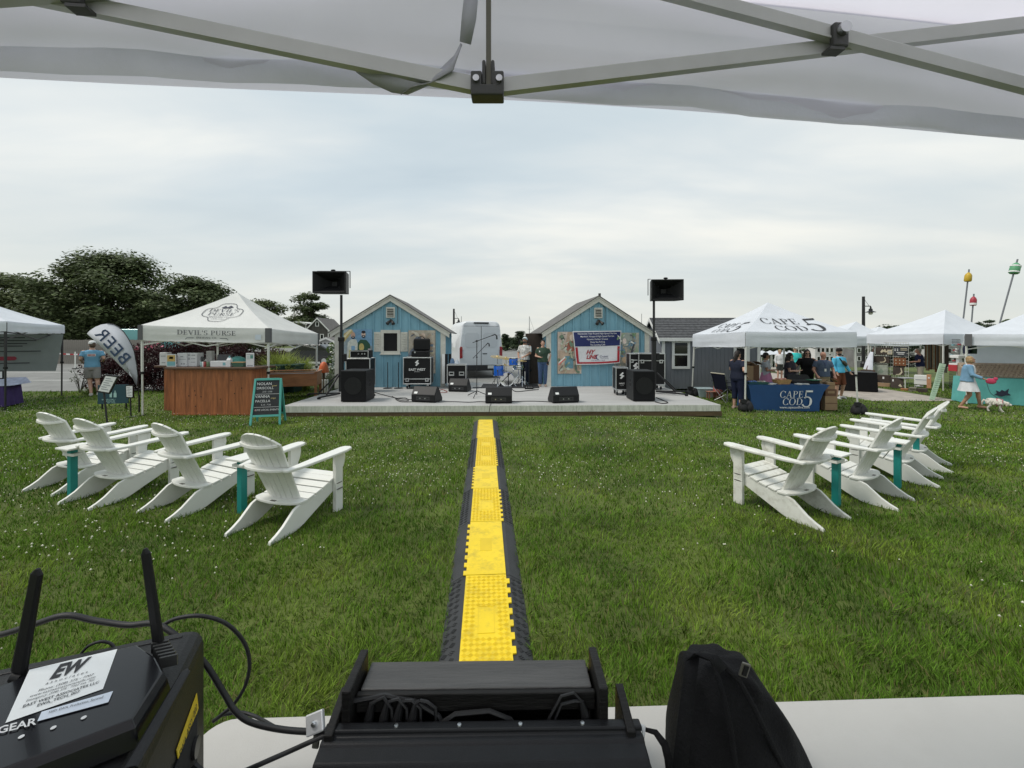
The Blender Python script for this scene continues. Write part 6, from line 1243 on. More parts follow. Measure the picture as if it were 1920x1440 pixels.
# ================================================================== white folding table
TZ = .76; TABM = M('table_plastic', (.47, .457, .432), .55, var=.04, scale=2.5, bump=.12, bscale=220, dirt=((.42, .40, .37), .35, 3.5))
A_ = PZ(430, 1346, TZ); B_ = PZ(1920, 1300, TZ); ty = math.atan2(B_.y - A_.y, B_.x - A_.x)
def folding_table(label, loc, rz, L_, W_, z):
    t = thing('folding_table', label, 'table', loc, rz, group='white folding tables under the overhead tent'); r_ = .07; out = []
    for cx_, cy_, a0 in ((L_ - r_, -r_, 0), (r_, -r_, 90), (r_, -W_ + r_, 180), (L_ - r_, -W_ + r_, 270)):
        for k in range(7): a = R(a0 + 15 * k); out.append((cx_ + r_ * math.cos(a), cy_ + r_ * math.sin(a)))
    b = MB(); b.prism(out, .042, (0, 0, z - .042)); b.build('table_top', TABM, t, bevel=.008, seg=3)
    for x in (.22, L_ - .22):
        for y in (-.10, -W_ + .10): b = MB(); b.tube([(x, y, z - .045), (x, y, .02)], .014, 8); lg = b.build('leg', FBAR, t); b = MB(); b.box((x, y, .01), (.04, .04, .02)); b.build('foot_cap', BLACK, lg)
        b = MB(); b.tube([(x, -.10, .2), (x, -W_ + .10, .2)], .010, 6); b.build('cross_bar', FBAR, t)
    return t
folding_table('white plastic folding table with rounded corner carrying the mixing desk', (A_.x - .045, A_.y, 0), ty, 2.47, .76, TZ)
folding_table('second white folding table under the black rack case', (A_.x - .05 - .78, A_.y - .12, 0), 0, .75, .76, TZ - .003)
# ================================================================== mixing desk in its wooden box
WBL = M('black_plywood', (.012, .0115, .011), .55, var=.35, scale=6, bump=.35, bscale=30, stretch=(.6, 4, 4), spec=.25); WTOP = M('worn_plywood', (.062, .060, .058), .42, var=.25, scale=5, bump=.3, bscale=30, stretch=(.5, 5, 1), dirt=((.03, .03, .03), .5, 9))
MIX = M('mixer_black', (.010, .0105, .012), .40, var=.1, scale=30, bump=.12, bscale=300, spec=.28)
mx_ = -.062; mt = thing('mixing_desk', 'black mixing desk with plywood shelf box on the white table', 'mixing desk', (mx_, .80, TZ), R(.9))
def mb_(x, D, z): return Vector((x - mx_, D - .80, z - TZ))
def mbox(nm, a, e_, mat, bevel=.003): b = MB(); b.bb(mb_(*a), mb_(*e_)); return b.build(nm, mat, mt, bevel=bevel)
mbox('shelf_board', (-.362, 1.034, .982), (.198, 1.122, 1.0), WTOP, .003); mbox('shelf_front', (-.368, 1.020, .955), (.204, 1.033, .998), WBL); mbox('back_panel', (-.37, 1.108, .765), (.206, 1.122, .981), WBL); mbox('lower_shelf', (-.362, 1.005, .905), (.198, 1.03, .920), WBL)
for x0 in (-.392, .207): mbox('side_panel', (x0, .99, .765), (x0 + .021, 1.126, 1.031), WBL, .004)
for x0 in (-.418, .262):
    b = MB(); b.hexa([mb_(x0, .955, .765), mb_(x0 + .020, .955, .765), mb_(x0 + .020, 1.075, .765), mb_(x0, 1.075, .765), mb_(x0, .955, .962), mb_(x0 + .020, .955, .962), mb_(x0 + .020, 1.062, .985), mb_(x0, 1.062, .985)]); b.build('side_rail', WBL, mt, bevel=.003)
# body: stepped profile swept across the width
prof = [(.995, .80), (.995, .955), (.990, .960), (.968, .961), (.966, .950), (.952, .949), (.946, .944), (.916, .938), (.905, .925), (.62, .905), (.44, .88), (.42, .80)]
b = MB(); b.prism([(p[0] - .80, p[1] - TZ) for p in prof][::-1], .724, (-.424 - mx_, 0, 0), (0, 1, 0), (0, 0, 1)); b.build('console_body', MIX, mt, bevel=.004)
mbox('console_base', (-.40, .46, .765), (.276, .99, .799), MIX)
for sg, x in ((-1, -.426), (1, .290)): mbox('end_cheek', (x, .44, .79), (x + .012, .985, .93), MIX, .004)
for x in (-.405, -.262, -.118, .022, .165, .272):
    b = MB(); b.lathe([(0, 0), (.0052, 0), (.0045, .002), (0, .0022)], mb_(x, .979, .9608), 12); b.build('screw', STEEL, mt)
for r0 in range(3):                                        # control strips out of frame: faders towards the operator
    for k in range(12):
        b = MB(); b.box(mb_(-.36 + k * .052, .56 + r0 * .11, .908 + r0 * .007), (.012, .03, .016)); b.build('fader_cap' if r0 < 2 else 'knob', FBRK, mt)
# plugs and leads in the gap behind the desk
for k, x in enumerate((-.335, -.300, -.268, -.232)):
    b = MB(); b.tube([mb_(x, .999, .925), mb_(x + .002, 1.006, .955), mb_(x + .008, 1.012, .985), mb_(x + .018, 1.012, .99)], [.011, .011, .007, .004], 8); pl = b.build('plug', BLACK, mt, smooth=True); b = MB(); b.tube([mb_(x + .018, 1.012, .99), mb_(x + .035, 1.010, 1.0 - .004 * k), mb_(x + .055, 1.008, .975), mb_(x + .06, 1.0, .90)], .004, 6); b.build('lead', CAB, pl, smooth=True)
b = MB(); b.tube([mb_(.178, .999, .925), mb_(.176, 1.006, .96), mb_(.168, 1.01, .985)], [.010, .010, .006], 8); pl = b.build('plug', BLACK, mt, smooth=True)
for zz_, x1 in ((1.005, .09), (.985, .105)): b = MB(); b.tube([mb_(.168, 1.01, .985), mb_(.15, 1.010, zz_), mb_(.12, 1.006, zz_ - .004), mb_(x1, 1.003, .95), mb_(x1 - .004, 1.0, .90)], .0035, 6); b.build('lead', CAB, pl, smooth=True)
for pts in ([(-.39, 1.015, .985), (-.30, 1.022, .995), (-.23, 1.018, .985), (-.17, 1.01, .955), (-.14, 1.0, .90)], [(-.20, 1.002, .92), (-.13, 1.006, .962), (-.05, 1.006, .968), (.0, 1.003, .95), (.03, 1.0, .91)]):
    b = MB(); b.tube([mb_(*p) for p in pts], .0055, 6); b.build('lead', CAB, mt, smooth=True)
# butterfly latches
for sg, (x, D, z) in ((-1, (-.448, .985, .965)), (1, (.298, .978, .945))):
    sc = 1 if sg < 0 else .55; b = MB(); b.box(mb_(x, D, z), (.042 * sc, .012, .040 * sc), Matrix.Rotation(R(sg * 22), 3, 'Y') @ Matrix.Rotation(R(-35), 3, 'X')); lt = b.build('latch_plate', M('latch_zinc', (.72, .73, .74), .35, metal=.4), mt, bevel=.003); b = MB(); b.ell(mb_(x, D - .009, z + .004), (.007 * sc, .005, .007 * sc), 10, 6); b.build('latch_rivet', STEEL, lt); b = MB(); b.box(mb_(x + .004, D - .004, z - .033 * sc), (.016 * sc, .006, .044 * sc), Matrix.Rotation(R(8), 3, 'Y')); b.build('latch_tab', M('latch_dull', (.22, .22, .19), .35, metal=.9), lt, bevel=.003)
# ================================================================== rack case with router
RZ = 1.20; cz = lambda x, y, z=RZ: PZ(x, y, z)
pA = cz(385, 1165); yaw = R(21); ex = Vector((math.cos(yaw), math.sin(yaw), 0)); ey = Vector((-math.sin(yaw), math.cos(yaw), 0))
CSE = M('moulded_case', (.012, .0125, .013), .5, var=.15, scale=10, bump=.22, bscale=240, spec=.35)
rc = thing('rack_case', 'black moulded rack case with yellow tape label beside the mixing desk', 'rack case', (pA.x - ex.x * .27 - ey.x * .25, pA.y - ex.y * .27 - ey.y * .25, TZ), yaw)
b = MB(); b.bb((-.275, -.26, .005), (.275, .25, RZ - TZ)); b.build('shell', CSE, rc, bevel=.035, seg=4)
b = MB(); b.bb((-.24, .205, RZ - TZ - .02), (.24, .212, RZ - TZ + .002)); b.build('lid_seam', MIX, rc, bevel=.002)
b = MB(); b.bb((.2755, -.06, .05), (.280, .16, .30)); rec = b.build('side_recess', DARKIN, rc, bevel=.012); b = MB(); b.tube([(.284, -.04, .22), (.305, -.02, .215), (.305, .10, .215), (.284, .12, .22)], .011, 8); b.build('handle', BLACK, rec, smooth=True)
for z in (.09, .14, .25): b = MB(); b.lathe([(.014, -.003), (.019, -.003), (.019, .003), (.014, .003)], (.284, .135, z), 14, 'x'); b.build('grommet', BLACKM, rec)
for x in (-.18, -.06, .06): b = MB(); b.box((x, .02, RZ - TZ + .002), (.008, .36, .004)); b.build('lid_rib', CSE, rc, bevel=.002)
b = MB(); b.lathe([(.05, 0), (.075, .0), (.085, .004), (.075, .007), (.05, .006)], (.02, -.18, RZ - TZ + .001), 28); b.build('lid_emboss', CSE, rc, smooth=True)
TAPE = M('tape_yellow', (.66, .48, .02), .6, bump=.2, bscale=40, var=.08, scale=20)
def side_pt(x, y):                                        # hit the right-hand face of the case
    o_ = Vector(rc.location) + ex * .2765; n_ = ex; d = Vector(((x - CX) / F, 1, -(y - HY) / F)); t_ = ((o_ - Vector((0, 0, H))).dot(n_)) / d.dot(n_); return Vector((0, 0, H)) + d * t_
MI = Matrix.LocRotScale(rc.location, rc.rotation_euler, None).inverted()
# tape lies on the side face; its corners come from where it touches that face
q4 = [(.2772, .010, .20), (.2772, -.120, .32), (.2772, -.142, .295), (.2772, -.012, .178)]
tq = [MI @ side_pt(*p) for p in ((330, 1407), (368, 1300), (371, 1328), (335, 1437))]
for p in tq: p.x = .2772
nrm_ = (tq[1] - tq[0])
b = MB(); b.add(tq, [(0, 1, 2, 3)]); tpo = b.build('yellow_tape', TAPE, rc); m = tpo.modifiers.new('th', 'SOLIDIFY'); m.thickness = .0012; m.offset = 0
def bil(qd, u, v): return qd[0].lerp(qd[1], u).lerp(qd[3].lerp(qd[2], u), v)
def quad_text(txt, qd, u, v, hgt, mat, nm, parent, lift, asp=1.0, wfit=None, **k):
    vs, fs = text_geo(txt, 1, **k); x0 = min(p[0] for p in vs); x1 = max(p[0] for p in vs); W_ = wfit; sc = W_ / (x1 - x0); b = MB()
    b.add([bil(qd, u + (p[0] - (x0 + x1) / 2) * sc, v - p[1] * hgt / .72) + lift for p in vs], fs); return tag(b.build(nm, mat, parent), kind=None)
quad_text('EWA ASSY 002', tq, .5, .78, .42, NAVY, 'tape_writing', rc, Vector((.0012, 0, 0)), wfit=.86)
# router on top
RTR = M('router_gloss', (.007, .007, .009), .2, coat=.15, var=.2, scale=4, spec=.35); PAPER = M('label_paper', (.84, .86, .85), .6, var=.03, scale=10)
RT = 1.247; rpx = [(-130, 1500), (-150, 1330), (14, 1278), (54, 1260), (261, 1205), (298, 1230), (313, 1258), (254, 1351)]
rt_ = thing('wifi_router', 'glossy black wifi router with paper label lying on the rack case', 'router', cz(150, 1330, RZ)); ro = Vector(rt_.location)
top = [cz(x, y, RT) - ro for x, y in rpx]; cen = sum(top, Vector()) / len(top); bot = [Vector((cen.x + (p.x - cen.x) * 1.05, cen.y + (p.y - cen.y) * 1.05, .006)) for p in top]; topi = [cen + (p - cen) * .95 for p in top]; topm = [Vector((p.x, p.y, p.z - .012)) for p in top]
b = MB(); b.loft([bot, topm, topi]); b.build('router_body', RTR, rt_, bevel=.002)
up = Vector((0, 0, .0012)); lab = [cz(x, y, RT) - ro + up for x, y in ((55, 1257), (220, 1218), (193, 1293), (10, 1357))]
b = MB(); b.add(lab, [(0, 1, 2, 3)]); b.build('paper_label', PAPER, rt_)
lb2 = [cz(x, y, RT) - ro + up * 1.8 for x, y in ((78, 1337), (212, 1298), (203, 1319), (70, 1355))]
b = MB(); b.add(lb2, [(0, 1, 2, 3)]); b.build('paper_strip', M('strip_paper', (.66, .72, .80), .6), rt_)
up2 = Vector((0, 0, .0012)); PINK = M('print_ink', (.02, .02, .024), .6)
for txt, u, v, hgt, wf, kw in (('EW', .50, .36, .30, .42, dict(bold=.045, shear=.35)), ('associates', .50, .47, .055, .46, dict(spacing=1.5, shear=.2)), ('Phone: (508) 375 - 7707', .52, .585, .052, .60, dict(shear=.2)), ('www.eastwestassociatesllc.com', .50, .655, .048, .70, dict(shear=.2)), ('Emergency: (508) 375 - 7707 ext. 702', .49, .725, .045, .72, dict(shear=.2)), ('EAST WEST ASSOCIATES LLC', .52, .825, .055, .80, dict(bold=.015)), ('EWA_TECH_007', .50, .905, .055, .44, dict(bold=.015))): quad_text(txt, lab, u, v, hgt, PINK, 'label_print', rt_, up2, wfit=wf, **kw)
quad_text('SSID: EWA_Production_Secured', lb2, .5, .50, .24, PINK, 'label_print', rt_, up2, wfit=.76)
gear = [cz(x, y, RT) - ro + up for x, y in ((-40, 1370), (60, 1345), (55, 1370), (-45, 1395))]; quad_text('NETGEAR', gear, .47, .75, .55, LABW, 'brand_print', rt_, up2, wfit=1.3, bold=.02)
for (x, y) in ((40, 1383), (100, 1366), (157, 1347)): c_ = cz(x, y, RT) - ro + up; b = MB(); b.lathe([(.002, 0), (.0035, 0), (.0035, .0006), (.002, .0006)], c_, 10); b.build('indicator', LABW, rt_)
def antenna(base, tip, w0, w1, dpt=.011):
    b = MB(); a = Vector(base) - ro; e_ = Vector(tip) - ro; d = (e_ - a).normalized(); x = d.cross(Vector((0, 1, 0))).normalized() if abs(d.y) < .8 else d.cross(Vector((0, 0, 1))).normalized(); y = x.cross(d)
    def ring(p, w_, t_): return [p + x * sx_ * w_ / 2 + y * sy_ * t_ / 2 for sx_, sy_ in ((-1, -.5), (-.6, -1), (.6, -1), (1, -.5), (1, .5), (.6, 1), (-.6, 1), (-1, .5))]
    L_ = (e_ - a).length; b.loft([ring(a, w0, dpt), ring(a + d * L_ * .95, w1, dpt * .9), ring(a + d * L_ * .955, w1 * .9, dpt * .8), ring(e_, w1 * .25, dpt * .6)]); an = b.build('antenna', BLACK, rt_, bevel=.0012)
    b = MB(); b.tube([a - d * .012 - x * .008, a - d * .012 + x * .008], .010, 10); b.build('hinge', BLACK, an, smooth=True)
a1 = PZ(36, 1258, 1.245); antenna(a1, P(71, 1066, a1.y + .0), .027, .020); a2 = PZ(297, 1203, 1.24); antenna(a2, P(272, 1028, a2.y - .0), .021, .017)
antenna(PZ(243, 1445, 1.222), PZ(351, 1256, 1.222), .020, .017)
b = MB()
for k in range(6): c_ = PZ(300 + 3.2 * k, 1212 + 5.5 * k, 1.232) - ro; b.box(c_, (.028, .004, .020), Matrix.Rotation(yaw, 3, 'Z'))
tag(b.build('vent_fins', FBRK, rt_), kind='stuff')
# ---- cables round the case
def pcable(label, pts, r_): return cable('equipment_cable', label, [P(*p) for p in pts], r_, 'cables round the rack case')
pcable('thick black cable running across behind the router to the mixing desk', [(-60, 1196, .95), (0, 1190, .95), (60, 1172, .96), (122, 1154, .97), (180, 1164, .98), (240, 1172, .985), (292, 1170, .985), (340, 1200, .975), (385, 1245, .985), (420, 1300, .99), (440, 1332, .985), (470, 1354, .98), (530, 1368, .975), (600, 1372, .975), (622, 1366, .985)], .0065)
pcable('thin black cable looping out over the grass from the rack case', [(300, 1176, .99), (330, 1160, 1.0), (378, 1155, 1.01), (425, 1170, 1.03), (458, 1205, 1.05), (468, 1245, 1.05), (460, 1285, 1.04), (440, 1318, 1.03), (416, 1340, 1.02), (400, 1352, 1.02)], .0045)
pcable('short black cable crossing the table corner below the latch', [(612, 1378, .965), (580, 1392, .955), (540, 1410, .95), (490, 1432, .93), (440, 1455, .92), (380, 1490, .90)], .005)
pcable('thin black lead arching over the back of the router', [(150, 1228, .885), (165, 1212, .89), (188, 1203, .895), (206, 1206, .90), (214, 1214, .90)], .003)
pcable('black cable lying behind the table corner', [(418, 1340, 1.04), (450, 1336, 1.06), (480, 1344, 1.05), (520, 1366, .99)], .004)
# ================================================================== backpack
BPK = M('backpack_cloth', (.0085, .0085, .0095), .8, var=.25, scale=14, bump=.5, bscale=160, spec=.2)
bp_ = thing('backpack', 'slumped black backpack on the white table beside the mixing desk', 'backpack', (.55, 1.03, TZ)); bo_ = Vector(bp_.location)
prof = [(1452, 1258, 1532, .23), (1430, 1260, 1518, .24), (1395, 1263, 1500, .235), (1360, 1267, 1481, .22), (1325, 1270, 1462, .20), (1290, 1274, 1438, .175), (1262, 1278, 1418, .145), (1246, 1281, 1406, .12), (1236, 1285, 1396, .09), (1231, 1292, 1384, .05)]
rings = []; NR = 36
for i, (y, x0, x1, dp_) in enumerate(prof):
    D_ = 1.03; a = P(x0, y, D_) - bo_; e_ = P(x1, y, D_) - bo_; cx_ = (a.x + e_.x) / 2; rx = (e_.x - a.x) / 2; ring = []
    for k in range(NR):
        an = 2 * math.pi * k / NR; cs, sn_ = math.cos(an), math.sin(an); cs2 = math.copysign(abs(cs) ** .75, cs); sn2 = math.copysign(abs(sn_) ** .75, sn_)
        w_ = .010 * math.sin(an * 5 + i * .9) * (1 if sn_ < 0 else .4) + .007 * math.sin(an * 9 - i * 1.3); ring.append(Vector((cx_ + (rx + w_ * (abs(sn_))) * cs2, (dp_ * .5 + w_) * sn2 + .02 * (1 - i / 9), max(.003, a.z) + .004 * math.sin(an * 4 + i))))
    rings.append(ring)
b = MB(); b.loft(rings); b.build('bag_body', BPK, bp_, smooth=True, sub=1, auto=0)
def bpt(x, y, D_): return P(x, y, D_) - bo_
def onbag(x, y, off=.006):                                # point on the near face of the bag under this direction
    i = min(range(len(prof)), key=lambda k: abs(prof[k][0] - y)); yy, x0, x1, dp_ = prof[i]; u = max(-1, min(1, (x - (x0 + x1) / 2) / ((x1 - x0) / 2))); sn_ = (1 - abs(u) ** 2.67) ** .375 if abs(u) < 1 else 0; D_ = 1.03 - dp_ * .5 * sn_ + .02 * (1 - i / 9) - off; return bpt(x, y, D_)
b = MB(); b.tube([onbag(*p) for p in ((1310, 1226), (1350, 1240), (1385, 1275), (1410, 1320), (1430, 1360), (1452, 1405), (1475, 1450))], .007, 8); b.build('zip_seam', BPK, bp_, smooth=True)
b = MB(); b.tube([onbag(*p) for p in ((1335, 1232), (1352, 1290), (1362, 1330), (1372, 1380), (1380, 1440))], .006, 8); b.build('side_seam', BPK, bp_, smooth=True)
b = MB(); d = Matrix.Rotation(R(18), 3, 'Y'); c_ = onbag(1396, 1256, .010); b.box(c_, (.020, .005, .032), d); zp = b.build('zip_pull', M('zip_metal', (.20, .19, .17), .35, metal=.8), bp_, bevel=.002); b = MB(); b.box(c_ + Vector((0, -.003, 0)), (.010, .003, .022), d); b.build('zip_slot', CASE, zp)
ribbon('shoulder_strap', [(bpt(1286, 1232, .96), bpt(1312, 1228, .955)), (bpt(1278, 1290, .93), bpt(1304, 1290, .925)), (bpt(1268, 1370, .91), bpt(1296, 1370, .905)), (bpt(1256, 1470, .90), bpt(1288, 1470, .895))], bp_, BPK)
ribbon('top_loop', [(bpt(1288, 1240, .95), bpt(1310, 1226, .965)), (bpt(1302, 1226, .94), bpt(1322, 1222, .96)), (bpt(1330, 1238, .935), bpt(1344, 1228, .95)), (bpt(1350, 1262, .935), bpt(1362, 1252, .95))], bp_, BPK)
ribbon('hip_strap', [(bpt(1203, 1362, .99), bpt(1204, 1370, .985)), (bpt(1232, 1368, .985), bpt(1226, 1378, .98)), (bpt(1252, 1392, .96), bpt(1240, 1400, .96)), (bpt(1262, 1425, .95), bpt(1246, 1425, .95)), (bpt(1268, 1460, .94), bpt(1250, 1462, .94))], bp_, BPK)
# ================================================================== stalls and background
CARD = M('cardboard', (.33, .22, .125), .85, var=.12, scale=6, bump=.1); CARDD = M('cardboard_dark', (.16, .085, .05), .85, var=.12, scale=6)
WOODR = M('bar_wood', (.36, .12, .042), .5, var=.35, scale=3.5, bump=.15, bscale=20, stretch=(5, 5, .5), dirt=((.12, .03, .012), .5, 5)); WOODT = M('bar_top', (.10, .05, .028), .45, var=.3, scale=4, stretch=(.5, 4, 1)); WOODP = M('planter_wood', (.34, .15, .065), .6, var=.25, scale=4, bump=.15, stretch=(.6, 3, 3))
def pxloc(x, y, D): p = P(x, y, D); return p
def pxthing(name, label, cat, x0, x1, ybot, D, rz=0, group=None):
    b_ = P(x0, ybot, D); e_ = P(x1, ybot, D); t = thing(name, label, cat, (b_ + e_) / 2, rz, group); return t, e_.x - b_.x
def pxh(y0, y1, D): return (y1 - y0) * D / F
def carton(label, x0, x1, y0, y1, D, th, mat, name='carton', cat='box', rz=0, flaps=False, group=None, mark=None):
    t, w_ = pxthing(name, label, cat, x0, x1, y1, D, rz, group); h = pxh(y0, y1, D); b = MB(); b.bb((-w_ / 2, 0, .002), (w_ / 2, th, h)); b.build('walls', mat, t, bevel=min(.006, w_ * .05), seg=1)
    b = MB(); b.bb((-w_ / 2 + .004, -.0015, h * .47), (w_ / 2 - .004, -.0003, h * .53)) if not mark else b.bb((-w_ * .3, -.002, h * .4), (w_ * .3, -.0003, h * .75)); b.build('label_patch', mark or CARDD, t)
    if flaps:
        for sg in (-1, 1): b = MB(); b.box((sg * (w_ / 2 + .05), th / 2, h + .05), (.14, th * .95, .006), Matrix.Rotation(R(sg * 40), 3, 'Y')); b.build('flap', mat, t)
    return t
# ---- bar
BD = 10.6; bx0, bx1 = (322 - CX) * BD / F, (473 - CX) * BD / F; bz = gz(-7.5, BD); BH_ = 1.20
bar = thing('wooden_bar', 'reddish brown plank bar counter under the brewery tent', 'bar counter', (bx0, BD, bz)); bw = bx1 - bx0; NP_ = 7
for k in range(NP_):
    b = MB(); b.bb((.07 + k * (bw - .14) / NP_ + .002, .012, .06), (.07 + (k + 1) * (bw - .14) / NP_ - .002, .03, BH_ - .12)); b.build('plank', WOODR, bar)
for nm, a, e_ in (('corner_post', (0, 0, 0), (.07, .06, BH_ - .05)), ('corner_post', (bw - .07, 0, 0), (bw, .06, BH_ - .05)), ('base_rail', (.071, .003, .0), (bw - .071, .028, .06)), ('top_rail', (.071, .003, BH_ - .12), (bw - .071, .028, BH_ - .05)), ('end_panel', (bw - .04, .061, 0), (bw - .005, .62, BH_ - .05)), ('end_panel', (.005, .061, 0), (.04, .62, BH_ - .05)), ('wing_panel', (-.78, .72, 0), (.0, .76, BH_ - .05)), ('wing_panel', (-.80, .761, 0), (-.76, 1.5, BH_ - .05)), ('back_panel', (.041, .58, .0), (bw - .041, .61, BH_ - .06))):
    b = MB(); b.bb(a, e_); b.build(nm, WOODR, bar, bevel=.004)
b = MB(); b.prism([(-.10, -.10), (bw + .12, -.10), (bw + .20, .72), (-.02, .74), (-.02, 1.55), (-.95, 1.55), (-.95, .60), (-.12, .58)], .05, (0, 0, BH_ - .05)); b.build('counter_top', WOODT, bar, bevel=.008)
for k in range(9): b = MB(); b.ell((random.Random(k).uniform(.2, bw - .2), .0115, random.Random(k + 40).uniform(.2, .95)), (.016, .002, .02), 10, 4); b.build('wood_knot', M('knot', (.035, .012, .006), .6), bar)
CT = bz + BH_                                             # counter top height
def oncounter(x, D): return Vector(((x - CX) * D / F, D, CT))
def citem(name, label, cat, x0, x1, y0, D, th, mat, mark=None, tilt=0):
    t = thing(name, label, cat, oncounter((x0 + x1) / 2, D), 0, 'things on the bar counter'); w_ = (x1 - x0) * D / F; h = max(.03, H - (y0 - HY) * D / F - CT); b = MB(); b.bb((-w_ / 2, 0, .001), (w_ / 2, th, h)); o = b.build('casing', mat, t, bevel=min(.006, th * .2), seg=1)
    if tilt: o.rotation_euler = (R(tilt), 0, 0)
    if mark:
        for i, (u0, u1, v0, v1, m_) in enumerate(mark): b = MB(); b.bb((w_ * (u0 - .5), -.002, h * v0), (w_ * (u1 - .5), -.0004, h * v1)); q = b.build('printed_patch', m_, t); q.rotation_euler = o.rotation_euler
    return t
WB = M('box_white', (.66, .66, .68), .6, var=.03, scale=6); GY = M('print_grey', (.33, .34, .36), .7); SEA = M('print_sea', (.20, .42, .46), .7); SUNY = M('print_sand', (.55, .38, .13), .7); TEALB = M('teal_plastic', (.05, .22, .20), .5); DGR = M('bin_green', (.012, .05, .045), .45)
citem('white_box', 'plain white box at the wing end of the bar', 'box', 299, 313, 661, 11.2, .16, WB, [(.15, .8, .70, .76, GY), (.3, .8, .2, .26, GY)]); citem('poster_card', 'small sea and sand poster card on the bar', 'poster', 312, 330, 664, 10.75, .02, WB, [(.08, .92, .42, .92, SUNY), (.08, .92, .08, .42, SEA), (.3, .7, .62, .80, M('print_orange', (.5, .2, .05), .7))])
citem('white_box', 'white printed carton on the bar with two round marks', 'box', 332, 350, 662, 10.85, .25, WB, [(.35, .65, .70, .78, GY), (.2, .9, .52, .56, GY), (.4, .55, .15, .26, GY), (.65, .8, .15, .26, GY)]); citem('white_box', 'white carton printed with small text on the bar', 'box', 350.5, 369, 662, 10.9, .25, WB, [(.1, .35, .8, .9, GY), (.45, .85, .8, .87, GY), (.1, .3, .5, .66, GY), (.4, .85, .55, .6, GY), (.4, .85, .3, .34, GY)])
citem('tall_white_box', 'tall grey-white tap box in the middle of the bar', 'box', 386.5, 396.5, 658, 11.05, .12, M('box_grey', (.45, .44, .42), .5), [(.15, .85, .1, .92, M('box_grey2', (.38, .37, .36), .5))]); citem('white_tray', 'long low white tray with an oval mark on the bar', 'tray', 394, 426, 677, 10.75, .22, WB, [(.74, .9, .25, .75, SEA)])
t = thing('cash_register', 'dark tilted cash register screen on the bar', 'register', oncounter(418, 11.0), 0, 'things on the bar counter'); b = MB(); b.prism([(0, .0), (.22, .0), (.24, .04), (.08, .30), (.05, .29), (.0, .05)], .36, (-.18, 0, 0), (0, 1, 0), (0, 0, 1)); b.build('housing', M('register_grey', (.05, .05, .055), .5), t, bevel=.006); b = MB(); b.hexa([(-.15, .012, .08), (.15, .012, .08), (.15, .014, .083), (-.15, .014, .083), (-.15, .050, .27), (.15, .050, .27), (.15, .053, .272), (-.15, .053, .272)]); b.build('screen', GLASS, t)
t = thing('carton_bottle', 'white milk carton shaped bottle on the bar', 'bottle', oncounter(428, 10.72), 0, 'things on the bar counter'); b = MB(); b.bb((-.05, 0, .001), (.05, .09, .17)); b.build('carton_body', WB, t, bevel=.004); b = MB(); b.hexa([(-.05, 0, .171), (.05, 0, .171), (.05, .09, .171), (-.05, .09, .171), (-.035, .035, .23), (.035, .035, .23), (.035, .055, .23), (-.035, .055, .23)]); b.build('gable_top', WB, t); b = MB(); b.lathe([(0, .20), (.018, .20), (.018, .27), (0, .27)], (0, .045, 0), 12); b.build('cap', SEA, t)
for i, (x, m_, lab) in enumerate(((382, M('can_red', (.35, .05, .05), .4), 'red can on the bar beside the white tray'), (388, M('can_green', (.12, .18, .10), .4), 'green can on the bar beside the white tray'), (376, M('can_teal', (.25, .38, .38), .4), 'pale teal tumbler on the bar'), (379.5, WB, 'white lidded cup on the bar'))):
    t = thing('drinks_can', lab, 'can', oncounter(x, 10.72), 0, 'things on the bar counter'); b = MB(); b.lathe([(0, .001), (.03, .001), (.034, .012), (.034, .115), (.028, .125), (0, .125)], (0, .04, 0), 16); b.build('can_body', m_, t, smooth=True); b = MB(); b.lathe([(0, .125), (.026, .125), (.027, .13), (0, .13)], (0, .04, 0), 14); b.build('lid', STEEL, t)
t = thing('teal_tub', 'teal bowl behind a green basket on the bar', 'tub', oncounter(441, 10.95), 0, 'things on the bar counter'); b = MB(); b.lathe([(0, .005), (.13, .005), (.20, .10), (.17, .20), (.06, .25), (0, .25)], (0, .1, 0), 24); b.build('bowl', TEALB, t, smooth=True); b = MB(); b.lathe([(.195, .095), (.21, .1), (.21, .115), (.19, .112)], (0, .1, 0), 24); b.build('rim', TEALB, t)
t = thing('wicker_basket', 'green basket with tan rim on the bar', 'basket', oncounter(446, 10.72), 0, 'things on the bar counter'); b = MB(); b.hexa([(-.12, 0, .001), (.12, 0, .001), (.12, .14, .001), (-.12, .14, .001), (-.15, -.02, .10), (.15, -.02, .10), (.15, .16, .10), (-.15, .16, .10)]); b.build('basket_wall', M('basket_green', (.06, .14, .10), .7), t); b = MB(); b.bb((-.155, -.026, .10), (.155, .166, .122)); b.build('basket_rim', M('wicker', (.33, .21, .10), .8), t, bevel=.008)
citem('price_stand', 'white framed card standing on a white block at the bar end', 'sign', 461, 476, 662, 10.72, .02, WB, [(.1, .9, .88, .93, GY), (.12, .48, .55, .82, M('print_pale', (.5, .54, .56), .7)), (.55, .9, .6, .85, M('print_green', (.10, .25, .22), .7)), (.15, .85, .06, .14, GY)])
t = thing('napkin_dispenser', 'dark napkin holder behind the white cartons', 'holder', oncounter(373.5, 11.0), 0, 'things on the bar counter'); b = MB(); b.prism([(0, 0), (.12, 0), (.10, .24), (.04, .25)], .10, (-.05, 0, 0), (0, 1, 0), (0, 0, 1)); b.build('holder_shell', M('holder_grey', (.12, .12, .12), .4, metal=.5), t, bevel=.01); b = MB(); b.bb((-.035, -.004, .03), (.035, -.0, .16)); b.build('napkins', WB, t)
